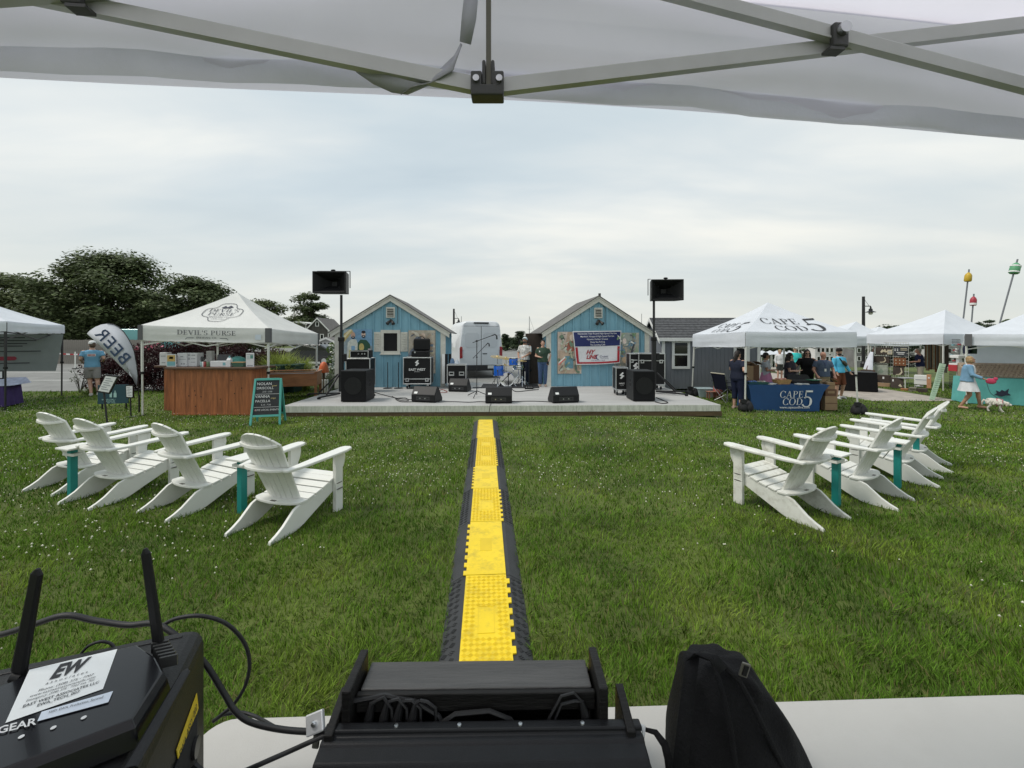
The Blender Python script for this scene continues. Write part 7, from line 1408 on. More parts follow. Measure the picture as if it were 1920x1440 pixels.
# ---- chalkboard A-frame
ca = thing('chalkboard_sign', 'teal framed A-frame chalkboard with singers\' names on the lawn', 'chalkboard', G(497, 797.5), R(14)); TL_ = M('teal_frame', S(84, 168, 158), .55, var=.06, scale=8); SLATE = M('slate', (.022, .024, .027), .75, var=.25, scale=12)
def face(sg):
    L_ = 1.03; a = R(13); o_ = Vector((0, 0 if sg > 0 else .46, 0)); d = Vector((0, sg * math.sin(a), math.cos(a))); xw = lambda v: .29 - .035 * v
    for s_ in (-1, 1): b = MB(); b.beam(o_ + Vector((s_ * xw(0), 0, 0)), o_ + d * L_ + Vector((s_ * xw(1), 0, 0)), .045, .03); b.build('frame_leg', TL_, ca, bevel=.004)
    for v in (.20, .985): b = MB(); b.beam(o_ + d * L_ * v + Vector((-xw(v) + .024, 0, 0)), o_ + d * L_ * v + Vector((xw(v) - .024, 0, 0)), .03, .045, d); b.build('frame_rail', TL_, ca)
    b = MB(); n_ = Vector((0, -sg * math.cos(a), math.sin(a))); p = [o_ + d * L_ * v + Vector((s_ * (xw(v) - .02), 0, 0)) for v, s_ in ((.2, -1), (.2, 1), (.98, 1), (.98, -1))]; b.hexa([q - n_ * .004 for q in p] + [q + n_ * .004 for q in p]); b.build('board', SLATE, ca); return o_, d, n_, L_
o_, d_, n_, L_ = face(1); face(-1)
CHK = M('chalk', (.62, .62, .62), .9); CHY = M('chalk_yellow', (.62, .50, .22), .9); CHP = M('chalk_pink', (.62, .25, .25), .9)
def chalk(tx, sz, x, v, m=CHK, **k): b = MB(); b.text(tx, sz, o_ + d_ * L_ * v + n_ * .0065 + Vector((x, 0, 0)), (1, 0, 0), tuple(d_), **k); b.build('chalk_writing', m, ca)
chalk('NOLAN', .085, -.07, .86, bold=.008); chalk('DRISCOLL', .075, -.05, .77, bold=.008); chalk('2:15 - 3:30', .045, .0, .70); chalk('guitar', .045, .14, .83, CHY)
chalk('VANNA', .085, -.09, .585, bold=.008); chalk('PACELLA', .075, -.08, .49, bold=.008); chalk('5:15 - 7:30', .045, -.01, .42); chalk('singer', .045, .13, .56, CHY); chalk('LIVE LOCAL EVENTS', .052, .02, .31, bold=.006); chalk('#', .055, -.215, .31, CHP)
for v in (.665, .385): b = MB(); p = o_ + d_ * L_ * v + n_ * .0062; b.box(p, (.50, .002, .007), Matrix.Rotation(R(-13), 3, 'X')); b.build('chalk_line', CHK, ca)
# ---- planter, bins
pl = thing('raised_planter', 'brown wooden raised planter on legs beside the stage', 'planter', (-6.95, 13.35, gz(-7, 13.4)), R(16)); pw_, pd_ = 1.55, 1.0
for a, e_ in (((-pw_ / 2, 0, .40), (pw_ / 2, .03, .80)), ((-pw_ / 2, pd_ - .03, .40), (pw_ / 2, pd_, .80)), ((-pw_ / 2, .031, .40), (-pw_ / 2 + .03, pd_ - .031, .80)), ((pw_ / 2 - .03, .031, .40), (pw_ / 2, pd_ - .031, .80))): b = MB(); b.bb(a, e_); b.build('side_board', WOODP, pl, bevel=.004)
for x in (-pw_ / 2 - .004, pw_ / 2 - .076):
    for y in (-.004, pd_ - .076): b = MB(); b.bb((x, y, 0), (x + .08, y + .08, .82)); b.build('leg', WOODP, pl, bevel=.004)
for a, e_ in (((-pw_ / 2 - .03, -.03, .821), (pw_ / 2 + .03, .07, .85)), ((-pw_ / 2 - .03, pd_ - .07, .821), (pw_ / 2 + .03, pd_ + .03, .85)), ((-pw_ / 2 - .03, .071, .821), (-pw_ / 2 + .07, pd_ - .071, .85)), ((pw_ / 2 - .07, .071, .821), (pw_ / 2 + .03, pd_ - .071, .85))): b = MB(); b.bb(a, e_); b.build('cap_rail', WOODP, pl)
b = MB(); b.bb((-pw_ / 2 + .032, .032, .42), (pw_ / 2 - .032, pd_ - .032, .79)); b.build('dark_cover', M('cover_grey', (.10, .10, .105), .5, var=.2, scale=4), pl)
for x, D, lab in ((512, 14.6, 'dark green bin with pale lid rim behind the bar end'), (537, 14.9, 'dark green bin with white lettered label beside the lime grass')):
    t = thing('green_bin', lab, 'bin', tl(x, D), R(-6), 'dark green bins'); b = MB(); b.hexa([(-.26, 0, 0), (.26, 0, 0), (.26, .5, 0), (-.26, .5, 0), (-.33, -.05, .95), (.33, -.05, .95), (.33, .55, .95), (-.33, .55, .95)]); b.build('bin_body', DGR, t, bevel=.02); b = MB(); b.bb((-.36, -.08, .95), (.36, .58, 1.0)); b.build('lid', M('bin_lid', (.02, .07, .06), .4), t, bevel=.015)
    b = MB(); b.bb((-.12, -.052, .62), (.16, -.038, .84)); lb = b.build('bin_label', NAVY, t)
    for k in range(3): b = MB(); b.bb((-.08, -.056, .66 + k * .055), (.12 - .03 * k, -.0525, .69 + k * .055)); b.build('label_line', LABW, lb)
# ---- orange marker float on a post, white stakes
t = thing('orange_marker', 'orange cone shaped float on a dark post by the stage corner', 'marker', tl(607, 15.0)); b = MB(); b.tube([(0, 0, 0), (0, 0, .78)], .05, 8); b.build('post', BRWN, t); b = MB(); b.lathe([(0, .70), (.17, .70), (.18, .75), (.14, .92), (.09, 1.04), (.03, 1.08), (0, 1.08)], (0, 0, 0), 18); b.build('float', M('float_orange', (.62, .12, .03), .5, var=.1, scale=8), t, smooth=True)
for x, lab in ((603.5, 'short white stake nearest the brewery tent leg'), (609.5, 'short white stake under the orange marker'), (614, 'short white stake nearest the blue shed')):
    t = thing('white_stake', lab, 'stake', tl(x, 14.6), group='white stakes by the stage'); b = MB(); b.tube([(0, 0, 0), (0, 0, .46)], .032, 8); b.build('stake_post', WHITE, t); b = MB(); b.ell((0, 0, .47), (.034, .034, .03)); b.build('stake_cap', WHITE, t)
# ---- beer feather flag
fl = thing('feather_flag', 'white feather flag reading BEER beside the brewery tent leg', 'flag', G(261, 773)); fo = Vector(fl.location); FD = fo.y
outl = [(257, 726), (254, 714), (231, 692), (208, 669), (186, 647), (163, 625.5), (168, 620), (178, 613), (189, 608.5), (200, 607), (212, 609), (222, 614), (232, 623.5), (240, 635.5), (247, 648), (251, 660), (254, 671), (256, 684), (258, 705)]
FLG = M('flag_cloth', (.66, .68, .74), .8, var=.04, scale=3, bump=.3, bscale=6, trans=.25)
def fpt(x, y, off=0): p = P(x, y, FD); p.y += .012 * math.sin((x - 160) * .035) - off; return p - fo
b = MB(); b.add([fpt(*p) for p in outl] + [fpt(225, 660)], [(k, (k + 1) % len(outl), len(outl)) for k in range(len(outl))]); o = b.build('flag_sheet', FLG, fl, smooth=True, auto=0); m = o.modifiers.new('th', 'SOLIDIFY'); m.thickness = .003
b = MB(); b.tube([Vector((0, 0, 0)), Vector((-.02, 0, .6)), fpt(259, 705), fpt(256.5, 684), fpt(251.8, 660), fpt(247.5, 648), fpt(240.5, 635), fpt(232.3, 623), fpt(222, 613.2), fpt(212, 608.2), fpt(200, 606.2)], .010, 6); b.build('flag_pole', BLACKM, fl, smooth=True)
b = MB(); b.tube([(0, 0, 0), (0, 0, .45)], .02, 8); b.build('ground_spike', BLACKM, fl)
ex_, ey_ = Vector((-.672, -.741)), Vector((.741, -.672)); FT = M('flag_print', S(40, 62, 92), .7)
vs_, fs_ = text_geo('BEER', 34, .006, 0, 'LEFT', 1.12)
b = MB(); b.add([fpt(*(Vector((232.0, 686.5)) + ex_ * p[0] + ey_ * p[1]), .03) for p in vs_], fs_); b.build('flag_lettering', FT, fl)
# ---- menu stands and restroom board
def stand_sign(label, foot, quad_, D, base=True, plate=.12):
    t = thing('menu_stand', label, 'sign stand', foot, group='menu sign stands'); f0 = Vector(foot); q = [P(x, y, D) - f0 for x, y in quad_]; c_ = sum(q, Vector()) / 4; back = Vector((0, .03, -.0))
    lowc = (q[2] + q[3]) / 2; b = MB(); b.tube([(0, 0, .01), (lowc.x, lowc.y + .02, lowc.z + .05)], .016, 8); b.build('pole', BLACKM, t); b = MB(); b.hexa([p + back for p in q] + [Vector(p) for p in q]); b.build('sign_frame', BLACKM, t); qi = [c_ + (p - c_) * .84 + Vector((0, -.003, 0)) for p in q]; b = MB(); b.add(qi, [(3, 2, 1, 0)]); pp = b.build('menu_sheet', LABW, t)
    for k in range(6): v = .12 + k * .14; a = qi[0].lerp(qi[3], v); e_ = qi[1].lerp(qi[2], v); b = MB(); s0 = a.lerp(e_, .18 if k % 2 else .1) + Vector((0, -.003, 0)); s1 = a.lerp(e_, .85 if k % 2 else .6) + Vector((0, -.003, 0)); dn = (qi[3] - qi[0]) * .05; b.add([s0, s1, s1 + dn, s0 + dn], [(3, 2, 1, 0)]); b.build('menu_line', GY, pp)
    b = MB(); b.lathe([(0, 0), (plate, 0), (plate, .012), (0, .02)], (0, 0, .002), 20); b.build('foot_plate', BLACKM, t)
f_ = G(203, 812); stand_sign('tilted menu on a black pole behind the white chairs', f_, [(198, 702), (222, 705), (204.5, 739), (181, 735)], f_.y)
f_ = G(245.5, 782); stand_sign('upright menu on a black pole beside the brewery tent leg', f_, [(235.5, 722), (249.5, 722), (249.5, 746.5), (236.5, 746)], f_.y)
rs = thing('restroom_sign', 'dark teal bathroom sign board behind the menu stands', 'sign', G(214, 768), R(4)); ro_ = Vector(rs.location); RD = ro_.y; DT = M('sign_teal', (.012, .055, .075), .6, var=.1, scale=4); MINT = M('sign_mint', (.35, .55, .52), .7)
def rp(x, y, off=0): p = P(x, y, RD); p.y -= off; return Matrix.Rotation(R(-4), 3, 'Z') @ (p - ro_)
b = MB(); q = [rp(183, 758), rp(240, 756), rp(240, 721), rp(183, 722)]; b.hexa([p + Vector((0, .03, 0)) for p in q] + q); b.build('sign_board', DT, rs)
for x in (190, 233): b = MB(); a = rp(x, 757); b.beam(a + Vector((0, .045, .25)), (a.x, .05, .0), .03, .03, (0, 1, 0)); b.build('sign_leg', BLACKM, rs)
for i, (x, wd) in enumerate(((208, 4.5), (216, 5.5))):
    b = MB(); b.add([rp(x - wd / 2, 745, .004), rp(x + wd / 2, 745, .004), rp(x + wd / 2, 738, .004), rp(x + wd * .32, 735.5, .004), rp(x - wd * .32, 735.5, .004), rp(x - wd / 2, 738, .004)], [tuple(range(6))]); b.build('figure_icon', MINT, rs); b = MB(); b.add([rp(x + 1.3 * math.cos(a), 733.6 + 1.3 * math.sin(a), .004) for a in [-2 * math.pi * k / 10 for k in range(10)]], [tuple(range(10))]); b.build('figure_head', MINT, rs)
for k, tx in enumerate(('BATHROOMS LOCATED', 'BEHIND MUSEUM', 'SEA TRAILER')): b = MB(); b.text(tx, .052, rp(212, 750.3 + k * 2.9, .004), bold=.004); b.build('sign_lettering', MINT, rs)
# ---- left tent furniture
t = thing('purple_table', 'table with purple cloth under the plain white tent', 'table', (-14.85, 11.45, gz(-14, 11.7)), R(24)); PUR = M('cloth_purple', (.055, .03, .13), .85, var=.15, scale=5, bump=.4, bscale=6); STRP = M('cloth_striped', (.45, .48, .62), .8, var=.25, scale=5, stretch=(6, .5, 1))
def draped(nm, mat, w_, d, z, parent, flare=.06, nx=48, zlow=.03, amp=.02):
    b = MB(); pts = []
    for k in range(nx):
        u = k / nx * 4; s_ = int(u); v = u - s_; c4 = [(-w_ / 2, 0), (w_ / 2, 0), (w_ / 2, d), (-w_ / 2, d)]; a, e_ = c4[s_], c4[(s_ + 1) % 4]; pts.append((a[0] + (e_[0] - a[0]) * v, a[1] + (e_[1] - a[1]) * v))
    cx_, cy_ = 0, d / 2; rings = []
    for j in range(7):
        v = j / 6; rings.append([Vector((cx_ + (p[0] - cx_) * (1 + flare * v) + amp * v * math.sin(k * 1.9), cy_ + (p[1] - cy_) * (1 + flare * v) + amp * v * math.cos(k * 1.7), z + (zlow - z) * v)) for k, p in enumerate(pts)])
    b.loft(rings[::-1]); return b.build(nm, mat, parent, smooth=True, auto=50)
draped('tablecloth', PUR, 1.7, .75, .74, t); draped('striped_runner', STRP, 1.84, .86, .77, t, .10, 48, .60, .012)
t = thing('picture_frame', 'black framed picture standing on the purple table', 'picture', (-14.35, 11.9, gz(-14, 12) + .774), R(40)); b = MB(); b.box((0, 0, .12), (.24, .02, .24)); b.build('frame', BLACK, t, bevel=.005); b = MB(); b.box((0, -.0115, .12), (.17, .002, .18)); b.build('print', LABW, t)
t = thing('tent_banner', 'grey translucent side banner with lines of text on the plain white tent', 'banner', (-15.6, 12.9, gz(-15.6, 12.9)), R(27)); BGR = M('banner_grey', (.20, .225, .22), .7, var=.06, scale=4, trans=.2); b = MB(); nb_ = 14; vs = []
for i in range(nb_ + 1):
    u = i / nb_
    for j in range(7): v = j / 6; vs.append((-1.45 + 2.75 * u + .18 * (v) * (1 if u > .8 else 0), .05 * math.sin(u * 7 + v * 2), .92 + 1.12 * v - (.10 * (u - .55) if u > .55 else 0) * (1 - v)))
b.add([Vector(p) for p in vs], [(i * 7 + j, (i + 1) * 7 + j, (i + 1) * 7 + j + 1, i * 7 + j + 1) for i in range(nb_) for j in range(6)]); bs = b.build('banner_sheet', BGR, t, smooth=True, auto=0)
for k, (z, w_) in enumerate(((1.92, 1.0), (1.83, 1.25), (1.74, 1.05), (1.66, .95), (1.50, 1.35), (1.14, 1.1))): b = MB(); b.bb((-.35, -.075, z), (-.35 + w_, -.072, z + .028)); b.build('text_line', NAVY, bs)
b = MB(); b.prism([(-.2 + .07 * math.cos(a) - (0 if math.cos(a) < 0 else -.6), 1.30 + .06 * math.sin(a)) for a in [2 * math.pi * k / 20 + .01 for k in range(20)]], .002, (0, -.073, 0), (1, 0, 0), (0, 0, 1)); b.build('red_pill', M('pill_red', (.24, .02, .04), .6), bs)
# ---- fence, tape, parked things on the left
FEN = M('fence_grey', (.19, .175, .155), .9, var=.25, scale=3, bump=.3, stretch=(4, 4, .5)); fe = thing('plank_fence', 'weathered grey plank fence at the back of the car park', 'fence', (-45, 31, gz(-45, 31)))
fm = MB(); fm.bb((0, 0, 0), (.142, .022, 1.75)); f0 = fm.build('plank', FEN, fe)
for k in range(1, 130): c_ = f0.copy(); COL.objects.link(c_); c_.parent = fe; c_.location = (k * .15, 0, random.Random(k).uniform(-.02, .02))
for z in (.4, 1.4): b = MB(); b.bb((0, .023, z), (19.5, .06, z + .09)); b.build('fence_rail', FEN, fe)
for x, lab in ((141, 'thin post carrying barrier tape near the fence'), (196, 'thin post carrying barrier tape near the hedge')):
    t = thing('barrier_post', lab, 'post', tl(x, 26), group='barrier tape posts'); b = MB(); b.tube([(0, 0, 0), (0, 0, 1.05)], .03, 8); b.build('post_tube', WHITE, t); b = MB(); b.lathe([(0, 0), (.16, 0), (.14, .05), (0, .06)], (0, 0, .001), 16); b.build('post_base', BLACK, t)
t = thing('barrier_tape', 'red and white barrier tape strung before the fence', 'tape', tl(95, 26)); L0 = (196 - 95) * 26 / F; 
for k in range(14): b = MB(); u0, u1 = k / 14, (k + 1) / 14; sg = lambda u: 1.0 - .22 * u * (1 - u) * 4 * .5; b.add([(L0 * u0, 0, sg(u0) - .04), (L0 * u1, 0, sg(u1) - .04), (L0 * u1, 0, sg(u1) + .04), (L0 * u0, 0, sg(u0) + .04)], [(0, 1, 2, 3)]); b.build('tape_stripe', BR if k % 2 else LABW, t)
def simple_car(name, label, loc, rz, body, L_=4.4, W_=1.8, Hh=1.45, cat='car', van=False):
    t = thing(name, label, cat, loc, rz); lo = .28
    pr = [(0, lo), (0, .78), (.12, .92), (.9, 1.0), (1.5, Hh), (3.1, Hh), (3.9, 1.02), (L_, .92), (L_, lo)] if not van else [(0, lo), (0, 1.0), (.25, 1.15), (.9, 1.95), (1.3, Hh), (L_ - .1, Hh), (L_, Hh - .2), (L_, lo)]
    b = MB(); b.prism(pr[::-1], W_, (0, 0, 0), (1, 0, 0), (0, 0, 1)); b.build('body', body, t, bevel=.09, seg=3)
    gl_ = [(1.0, 1.03), (1.52, Hh - .07), (3.05, Hh - .07), (3.7, 1.05)] if not van else [(.65, 1.35), (1.0, 1.85), (1.9, 1.85), (1.9, 1.35)]
    for y, s_ in ((-W_ - .003, 1), (.003, 1)): b = MB(); b.add([(p[0], y, p[1]) for p in gl_], [tuple(range(4)), tuple(range(4))[::-1]][:1]); b.build('side_window', GLASS, t)
    for x in (.8, L_ - .85):
        for y in (-W_ + .05, -.05): b = MB(); b.lathe([(0, -.11), (.25, -.11), (.32, -.08), (.33, 0), (.32, .08), (.25, .11), (0, .11)], (x, y, .33), 20, 'y'); wh = b.build('wheel', TYRE, t, smooth=True); b = MB(); b.lathe([(0, -.115), (.19, -.115), (.19, .115), (0, .115)], (x, y, .33), 14, 'y'); b.build('rim', STEEL, wh)
    for y in (-.12, -W_ + .12): b = MB(); b.box((-.005, y - .1 * (1 if y > -.5 else -1), .78), (.04, .28, .12)); b.build('headlight', LABW, t, bevel=.01)
    return t
simple_car('parked_car', 'dark parked car beyond the planter and lime grass', (-15.8, 31, -.1), R(-8), M('car_dark', (.012, .013, .018), .25, coat=.6), 4.3); 
simple_car('camper_van', 'teal and white camper van glimpsed behind the beer flag', (-31, 33, -.1), R(12), M('van_teal', (.16, .42, .42), .35, coat=.4), 5.2, 2.0, 2.55, 'van', True)
# ---- houses
SHK = M('house_shingle', (.075, .07, .065), .9, var=.3, scale=2.5, bump=.4, bscale=8); HRF = M('house_roof', (.14, .13, .125), .9, var=.2, scale=2)
def house(label, x0, x1, ypk, yev, D, dep, wall, roof, wins, zb=None, group=None, chim=True):
    X0, X1 = (x0 - CX) * D / F, (x1 - CX) * D / F; zp = H + (HY - ypk) * D / F; ze = H + (HY - yev) * D / F; zb = gz((X0 + X1) / 2, D) if zb is None else zb; w_ = X1 - X0; t = thing('gabled_house', label, 'house', ((X0 + X1) / 2, D, zb), 0, group); hp_, he = zp - zb, ze - zb
    b = MB(); b.prism([(-w_ / 2, 0), (w_ / 2, 0), (w_ / 2, he), (0, hp_), (-w_ / 2, he)], -dep, (0, 0, 0), (1, 0, 0), (0, 0, 1)); wl_ = b.build('wall', wall, t)
    sl_ = (hp_ - he) / (w_ / 2)
    for sg in (-1, 1):
        ov = w_ / 2 + .35; b = MB(); b.prism([(0, hp_ + .18), (sg * ov, hp_ + .18 - sl_ * ov), (sg * ov, hp_ + .02 - sl_ * ov), (0, hp_ + .02)][::sg], -(dep + .5), (0, -.25, 0), (1, 0, 0), (0, 0, 1)); rf_ = b.build('roof', roof, t); b = MB(); b.prism([(0, hp_ + .16), (sg * ov, hp_ + .16 - sl_ * ov), (sg * ov, hp_ - .16 - sl_ * ov), (0, hp_ - .16)][::sg], -.06, (0, -.32, 0), (1, 0, 0), (0, 0, 1)); b.build('rake_board', GTR, rf_)
        b = MB(); b.bb((sg * (w_ / 2 - .14), -.03, 0), (sg * (w_ / 2 + .03), -.0, he - .1)); b.build('corner_board', GTR, t)
    for u, z, ww, hh in wins:
        b = MB(); b.bb((u * w_ - ww / 2, -.04, z), (u * w_ + ww / 2, -.005, z + hh)); wn_ = b.build('window', GTR, t); b = MB(); b.bb((u * w_ - ww * .30, -.05, z + hh * .12), (u * w_ + ww * .30, -.041, z + hh * .88)); b.build('pane', GLASS, wn_)
    if chim: b = MB(); b.bb((-w_ * .42, dep * .4, he), (-w_ * .26, dep * .4 + .8, hp_ + .5)); b.build('chimney', SHK, rf_)
    return t
house('dark shingled house with white trimmed gable beyond the trees', 575, 616, 597, 618, 90, 8, SHK, HRF, [(-.02, 4.2, .75, 1.0), (-.2, 1.5, .8, 1.1), (.2, 1.5, .8, 1.1)])
house('low white roofed wing beside the dark shingled house', 536, 574, 604, 607, 93, 6, SHK, GTR, [(0, 1.5, .8, 1.0)], chim=False); house('small white trimmed outbuilding before the dark shingled house', 596, 628, 634, 641, 70, 4, M('house_pale', (.42, .42, .42), .8), HRF, [(-.3, .6, .5, .5), (-.08, .6, .5, .5), (.14, .6, .5, .5), (.34, .6, .5, .5)], chim=False)
WPA = M('harbour_white', (.60, .60, .58), .8, var=.08, scale=.6); HG = 'pale buildings across the harbour'; HGY = M('harbour_grey', (.22, .215, .21), .9, var=.2, scale=.8); RFS = M('harbour_roof', (.20, .185, .175), .9, var=.2, scale=.8)
rh = random.Random(21)
HS = [(1452, 1476, 644, 649, 92), (1478, 1500, 641, 647, 96), (1503, 1524, 643, 648, 90), (1528, 1566, 636, 645, 84), (1568, 1600, 643, 649, 94), (1604, 1640, 639, 646, 88), (1644, 1676, 642, 648, 95), (1680, 1716, 638, 645, 86), (1720, 1760, 642, 648, 90), (1764, 1806, 639, 646, 84), (1812, 1856, 641, 648, 88), (1860, 1912, 640, 647, 82)]
for i, (x0, x1, yp, ye, D) in enumerate(HS):
    wl_ = (WPA, HGY, WPA, WPA, HGY, HGY)[i % 6]; lab = ['white', 'grey', 'white', 'white', 'grey', 'grey'][i % 6] + ' harbour building seen ' + ['beside the grey shed under the bank tent', 'behind the charcoal shirt woman', 'behind the long-haired woman', 'behind the bald man', 'behind the aqua topped man', 'between the bank tent and sign stall', 'behind the stacked sign boards', 'behind the slate coloured boards', 'behind the man in the sign stall', 'behind the wire rack', 'behind the denim jacket woman', 'behind the shell table'][i]
    hz0 = H + (HY - ye) * D / F - gz((x0 - CX) * D / F, D); house(lab, x0, x1, yp, ye, D, 6, wl_, RFS, [(u, z, .8, 1.0) for u in (-.32, -.11, .11, .32) for z in (hz0 - 1.7, hz0 - 3.4)], None, HG, chim=False)
# small white canopies down by the water
for i, x in enumerate((1429, 1444, 1457, 1468, 1480)):
    D = 40 + 2 * i; X = (x - CX) * D / F; pk = H + (HY - 657) * D / F; t = thing('small_canopy', 'small white harbour canopy seen ' + ('next to the grey shed trim', 'over the grey T-shirt woman', 'by the fair-haired walker', 'over the charcoal shirt woman', 'by the white-hatted person')[i], 'canopy', (X, D, gz(X, D)), 0, 'small white harbour canopies'); z0 = gz(X, D); hh = pk - z0; b = MB(); b.add([(-.55, -.55, hh - .38), (.55, -.55, hh - .38), (.55, .55, hh - .38), (-.55, .55, hh - .38), (0, 0, hh)], [(0, 1, 4), (1, 2, 4), (2, 3, 4), (3, 0, 4)]); b.build('canopy_top', CLOTH, t)
    for sx_, sy_ in ((-1, -1), (1, -1), (1, 1), (-1, 1)): b = MB(); b.tube([(sx_ * .52, sy_ * .52, 0), (sx_ * .52, sy_ * .52, hh - .38)], .03, 5); b.build('canopy_leg', LEGW, t)
# ---- lamp posts, masts, buoys
def lamp_post(label, x, ytop, D, armpx, sgn):
    X = (x - CX) * D / F; zb = gz(X, D); ht = H + (HY - ytop) * D / F - zb; t = thing('lamp_post', label, 'lamp post', (X, D, zb), group='harbour lamp posts'); b = MB(); b.tube([(0, 0, 0), (0, 0, ht)], [.13, .10], 10); b.build('pole', BLACKM, t, smooth=True); b = MB(); b.lathe([(0, 0), (.2, 0), (.2, .3), (.13, .45), (0, .45)], (0, 0, .001), 14); b.build('pole_base', BLACKM, t)
    a = armpx * D / F; z = ht - 18 * D / F; b = MB(); b.tube([(0, 0, z), (a, 0, z)], .035, 6); ar = b.build('arm', BLACKM, t); b = MB(); b.tube([(0, 0, ht - .12), (a * .8, 0, z)], .012, 5); b.build('tie_rod', BLACKM, ar)
    b = MB(); b.lathe([(0, z - .02), (.05, z - .04), (.06, z - .18), (.12, z - .22), (.13, z - .36), (.34, z - .46), (.34, z - .48), (.14, z - .47), (0, z - .47)], (a, 0, 0), 18); lh = b.build('lamp_hood', BLACKM, t, smooth=True); b = MB(); b.ell((a, 0, z - .54), (.15, .15, .13)); b.build('lamp_globe', M('globe_glass', (.6, .6, .55), .2), lh, smooth=True)
lamp_post('black harbour lamp post rising between blue shed and van', 851, 579, 46, 9, 1); lamp_post('black harbour lamp post rising behind the far white tents', 1619, 556, 33, 13.5, 1)
def mast(label, x, ytop, D, stay=0, spread=False):
    X = (x - CX) * D / F; zb = gz(X, D); ht = H + (HY - ytop) * D / F - zb; t = thing('boat_mast', label, 'mast', (X, D, zb), group='boat masts in the harbour'); b = MB(); b.tube([(0, 0, 0), (0, 0, ht)], [.09, .05], 8); b.build('spar', M('mast_grey', (.35, .35, .35), .5), t)
    if stay: b = MB(); b.tube([(0, 0, ht - .1), (stay, 0, ht * .25)], .014, 4); b.build('stay_wire', BLACKM, t)
    b = MB(); b.tube([(-.4, 0, ht * .6), (.4, 0, ht * .6)], .02, 5); b.build('spreader', BLACKM, t)
mast('tall boat mast with stay wire behind the drummer', 992.5, 593, 72, 1.4); mast('boat mast showing above the van roof', 865, 593, 75); mast('thin boat mast above the bannered shed eave', 1203, 588, 75); mast('short boat mast between van and pines', 967, 632, 68, .8)
def buoy(label, xb, yb, xt, yt, y0, y1, D, col, band, bw_):
    a = P(xb, yb, D); X, Y = a.x, a.y; e_ = P(xt, yt, D); t = thing('buoy_pole', label, 'buoy', (X, Y, gz(X, Y)), group='painted buoys on poles'); o_ = Vector(t.location); d = (e_ - a).normalized(); k = (a.z - o_.z) / d.z; g0 = a - d * k; b = MB(); b.tube([g0 - o_, e_ - o_], .035, 8); b.build('pole', M('pole_grey', (.16, .17, .19), .6), t)
    f1 = P(xt, y0, D) - o_; L_ = (y1 - y0) * D / F; f0 = f1 - d * L_; r_ = .5 * bw_ * D / F; f0 = f0 + (e_ - o_ - f1) * 0; base = (e_ - o_) - d * ((y1 - yt) * D / F); tipp = (e_ - o_) - d * ((y0 - yt) * D / F); b = MB(); b.tube([base, base.lerp(tipp, .1), base.lerp(tipp, .65), base.lerp(tipp, .85), tipp], [r_ * .8, r_, r_ * .95, r_ * .7, r_ * .25], 14); fb = b.build('float', M('buoy_' + label.split()[0], col, .5, var=.1, scale=6), t, smooth=True)
    for v0, v1 in band: b = MB(); b.tube([base.lerp(tipp, v0), base.lerp(tipp, v1)], r_ * 1.015, 14); b.build('painted_band', LABW, fb)
buoy('yellow buoy on a tall pole behind the sign stall', 1806, 600, 1817, 505, 511, 528, 24, (.52, .34, .02), [], 11); buoy('red buoy with white band on a pole behind the sign stall', 1822, 600, 1826, 551, 556, 573, 25, (.36, .03, .05), [(.06, .28)], 10); buoy('green buoy with white bands on a leaning pole', 1873, 612, 1908, 486, 493, 514, 22, (.10, .32, .16), [(.08, .2), (.62, .74)], 15)
# ================================================================== bank tent furniture
BTD = 12.42; t = thing('blue_table', 'table in fitted navy blue cloth with white bank lettering', 'table', P(1479, 771.5, BTD)); bt0 = Vector(t.location); hT = pxh(722, 771.5, BTD); BLU = M('cloth_bank_blue', (.012, .065, .19), .7, var=.08, scale=3, bump=.15, bscale=8)
def lx(x): return (x - 1479) * BTD / F
rings = []
for v, xa, xb_, dp_ in ((0, 1408, 1537, .80), (.35, 1410, 1538, .78), (.75, 1407, 1546, .78), (1.0, 1404, 1557, .80)):
    x0, x1 = lx(xa), lx(xb_); rings.append([Vector((x0 + (x1 - x0) * k / 12, .02 - .03 * (1 - v) * math.sin(k / 12 * math.pi) * -1, v * hT)) for k in range(13)] + [Vector((x1 - (x1 - x0) * k / 12 + .0, dp_, v * hT)) for k in range(13)])
b = MB(); b.loft(rings); b.build('fitted_cloth', BLU, t, smooth=True, auto=40)
def bprint(geo, x, y, nm='lettering'): vs, fs = geo; b = MB(); c_ = lx(x); z = (771.5 - y) * BTD / F; b.add([(c_ + p[0], -.004 + .0, z + p[1]) for p in vs], fs); tag(b.build(nm, LABW, t), kind='stuff')
px_ = BTD / F
bprint(sg_('CAPE', 12.5 * px_ / 1.0, sx=1.05, tilt=.12), 1483, 745.5); bprint(sg_('COD', 12.5 * px_, sx=1.05, tilt=.12), 1485, 759.5 - .5); bprint(sg_('5', 27 * px_, sx=.95, tilt=.12), 1513, 760.5); bprint(text_geo('www.capecodfive.com', 6.2 * px_, .012), 1489, 765.5)
for q in kids(t):
    if q.name.startswith('lettering'): q.location = (0, -.02, 0)
TT = bt0.z + hT
def ont(x, dy=.2): return Vector((bt0.x + lx(x), bt0.y + dy, TT + .004))
G2 = 'things on the blue table'
t = thing('fruit_basket', 'wicker basket of pink snacks on the blue table', 'basket', ont(1476, .15), 0, G2); b = MB(); b.hexa([(-.17, 0, 0), (.17, 0, 0), (.17, .22, 0), (-.17, .22, 0), (-.22, -.03, .13), (.22, -.03, .13), (.22, .25, .13), (-.22, .25, .13)]); b.build('basket_wall', M('wicker_tan', (.42, .25, .10), .8, var=.3, scale=25, bump=.6, bscale=60), t)
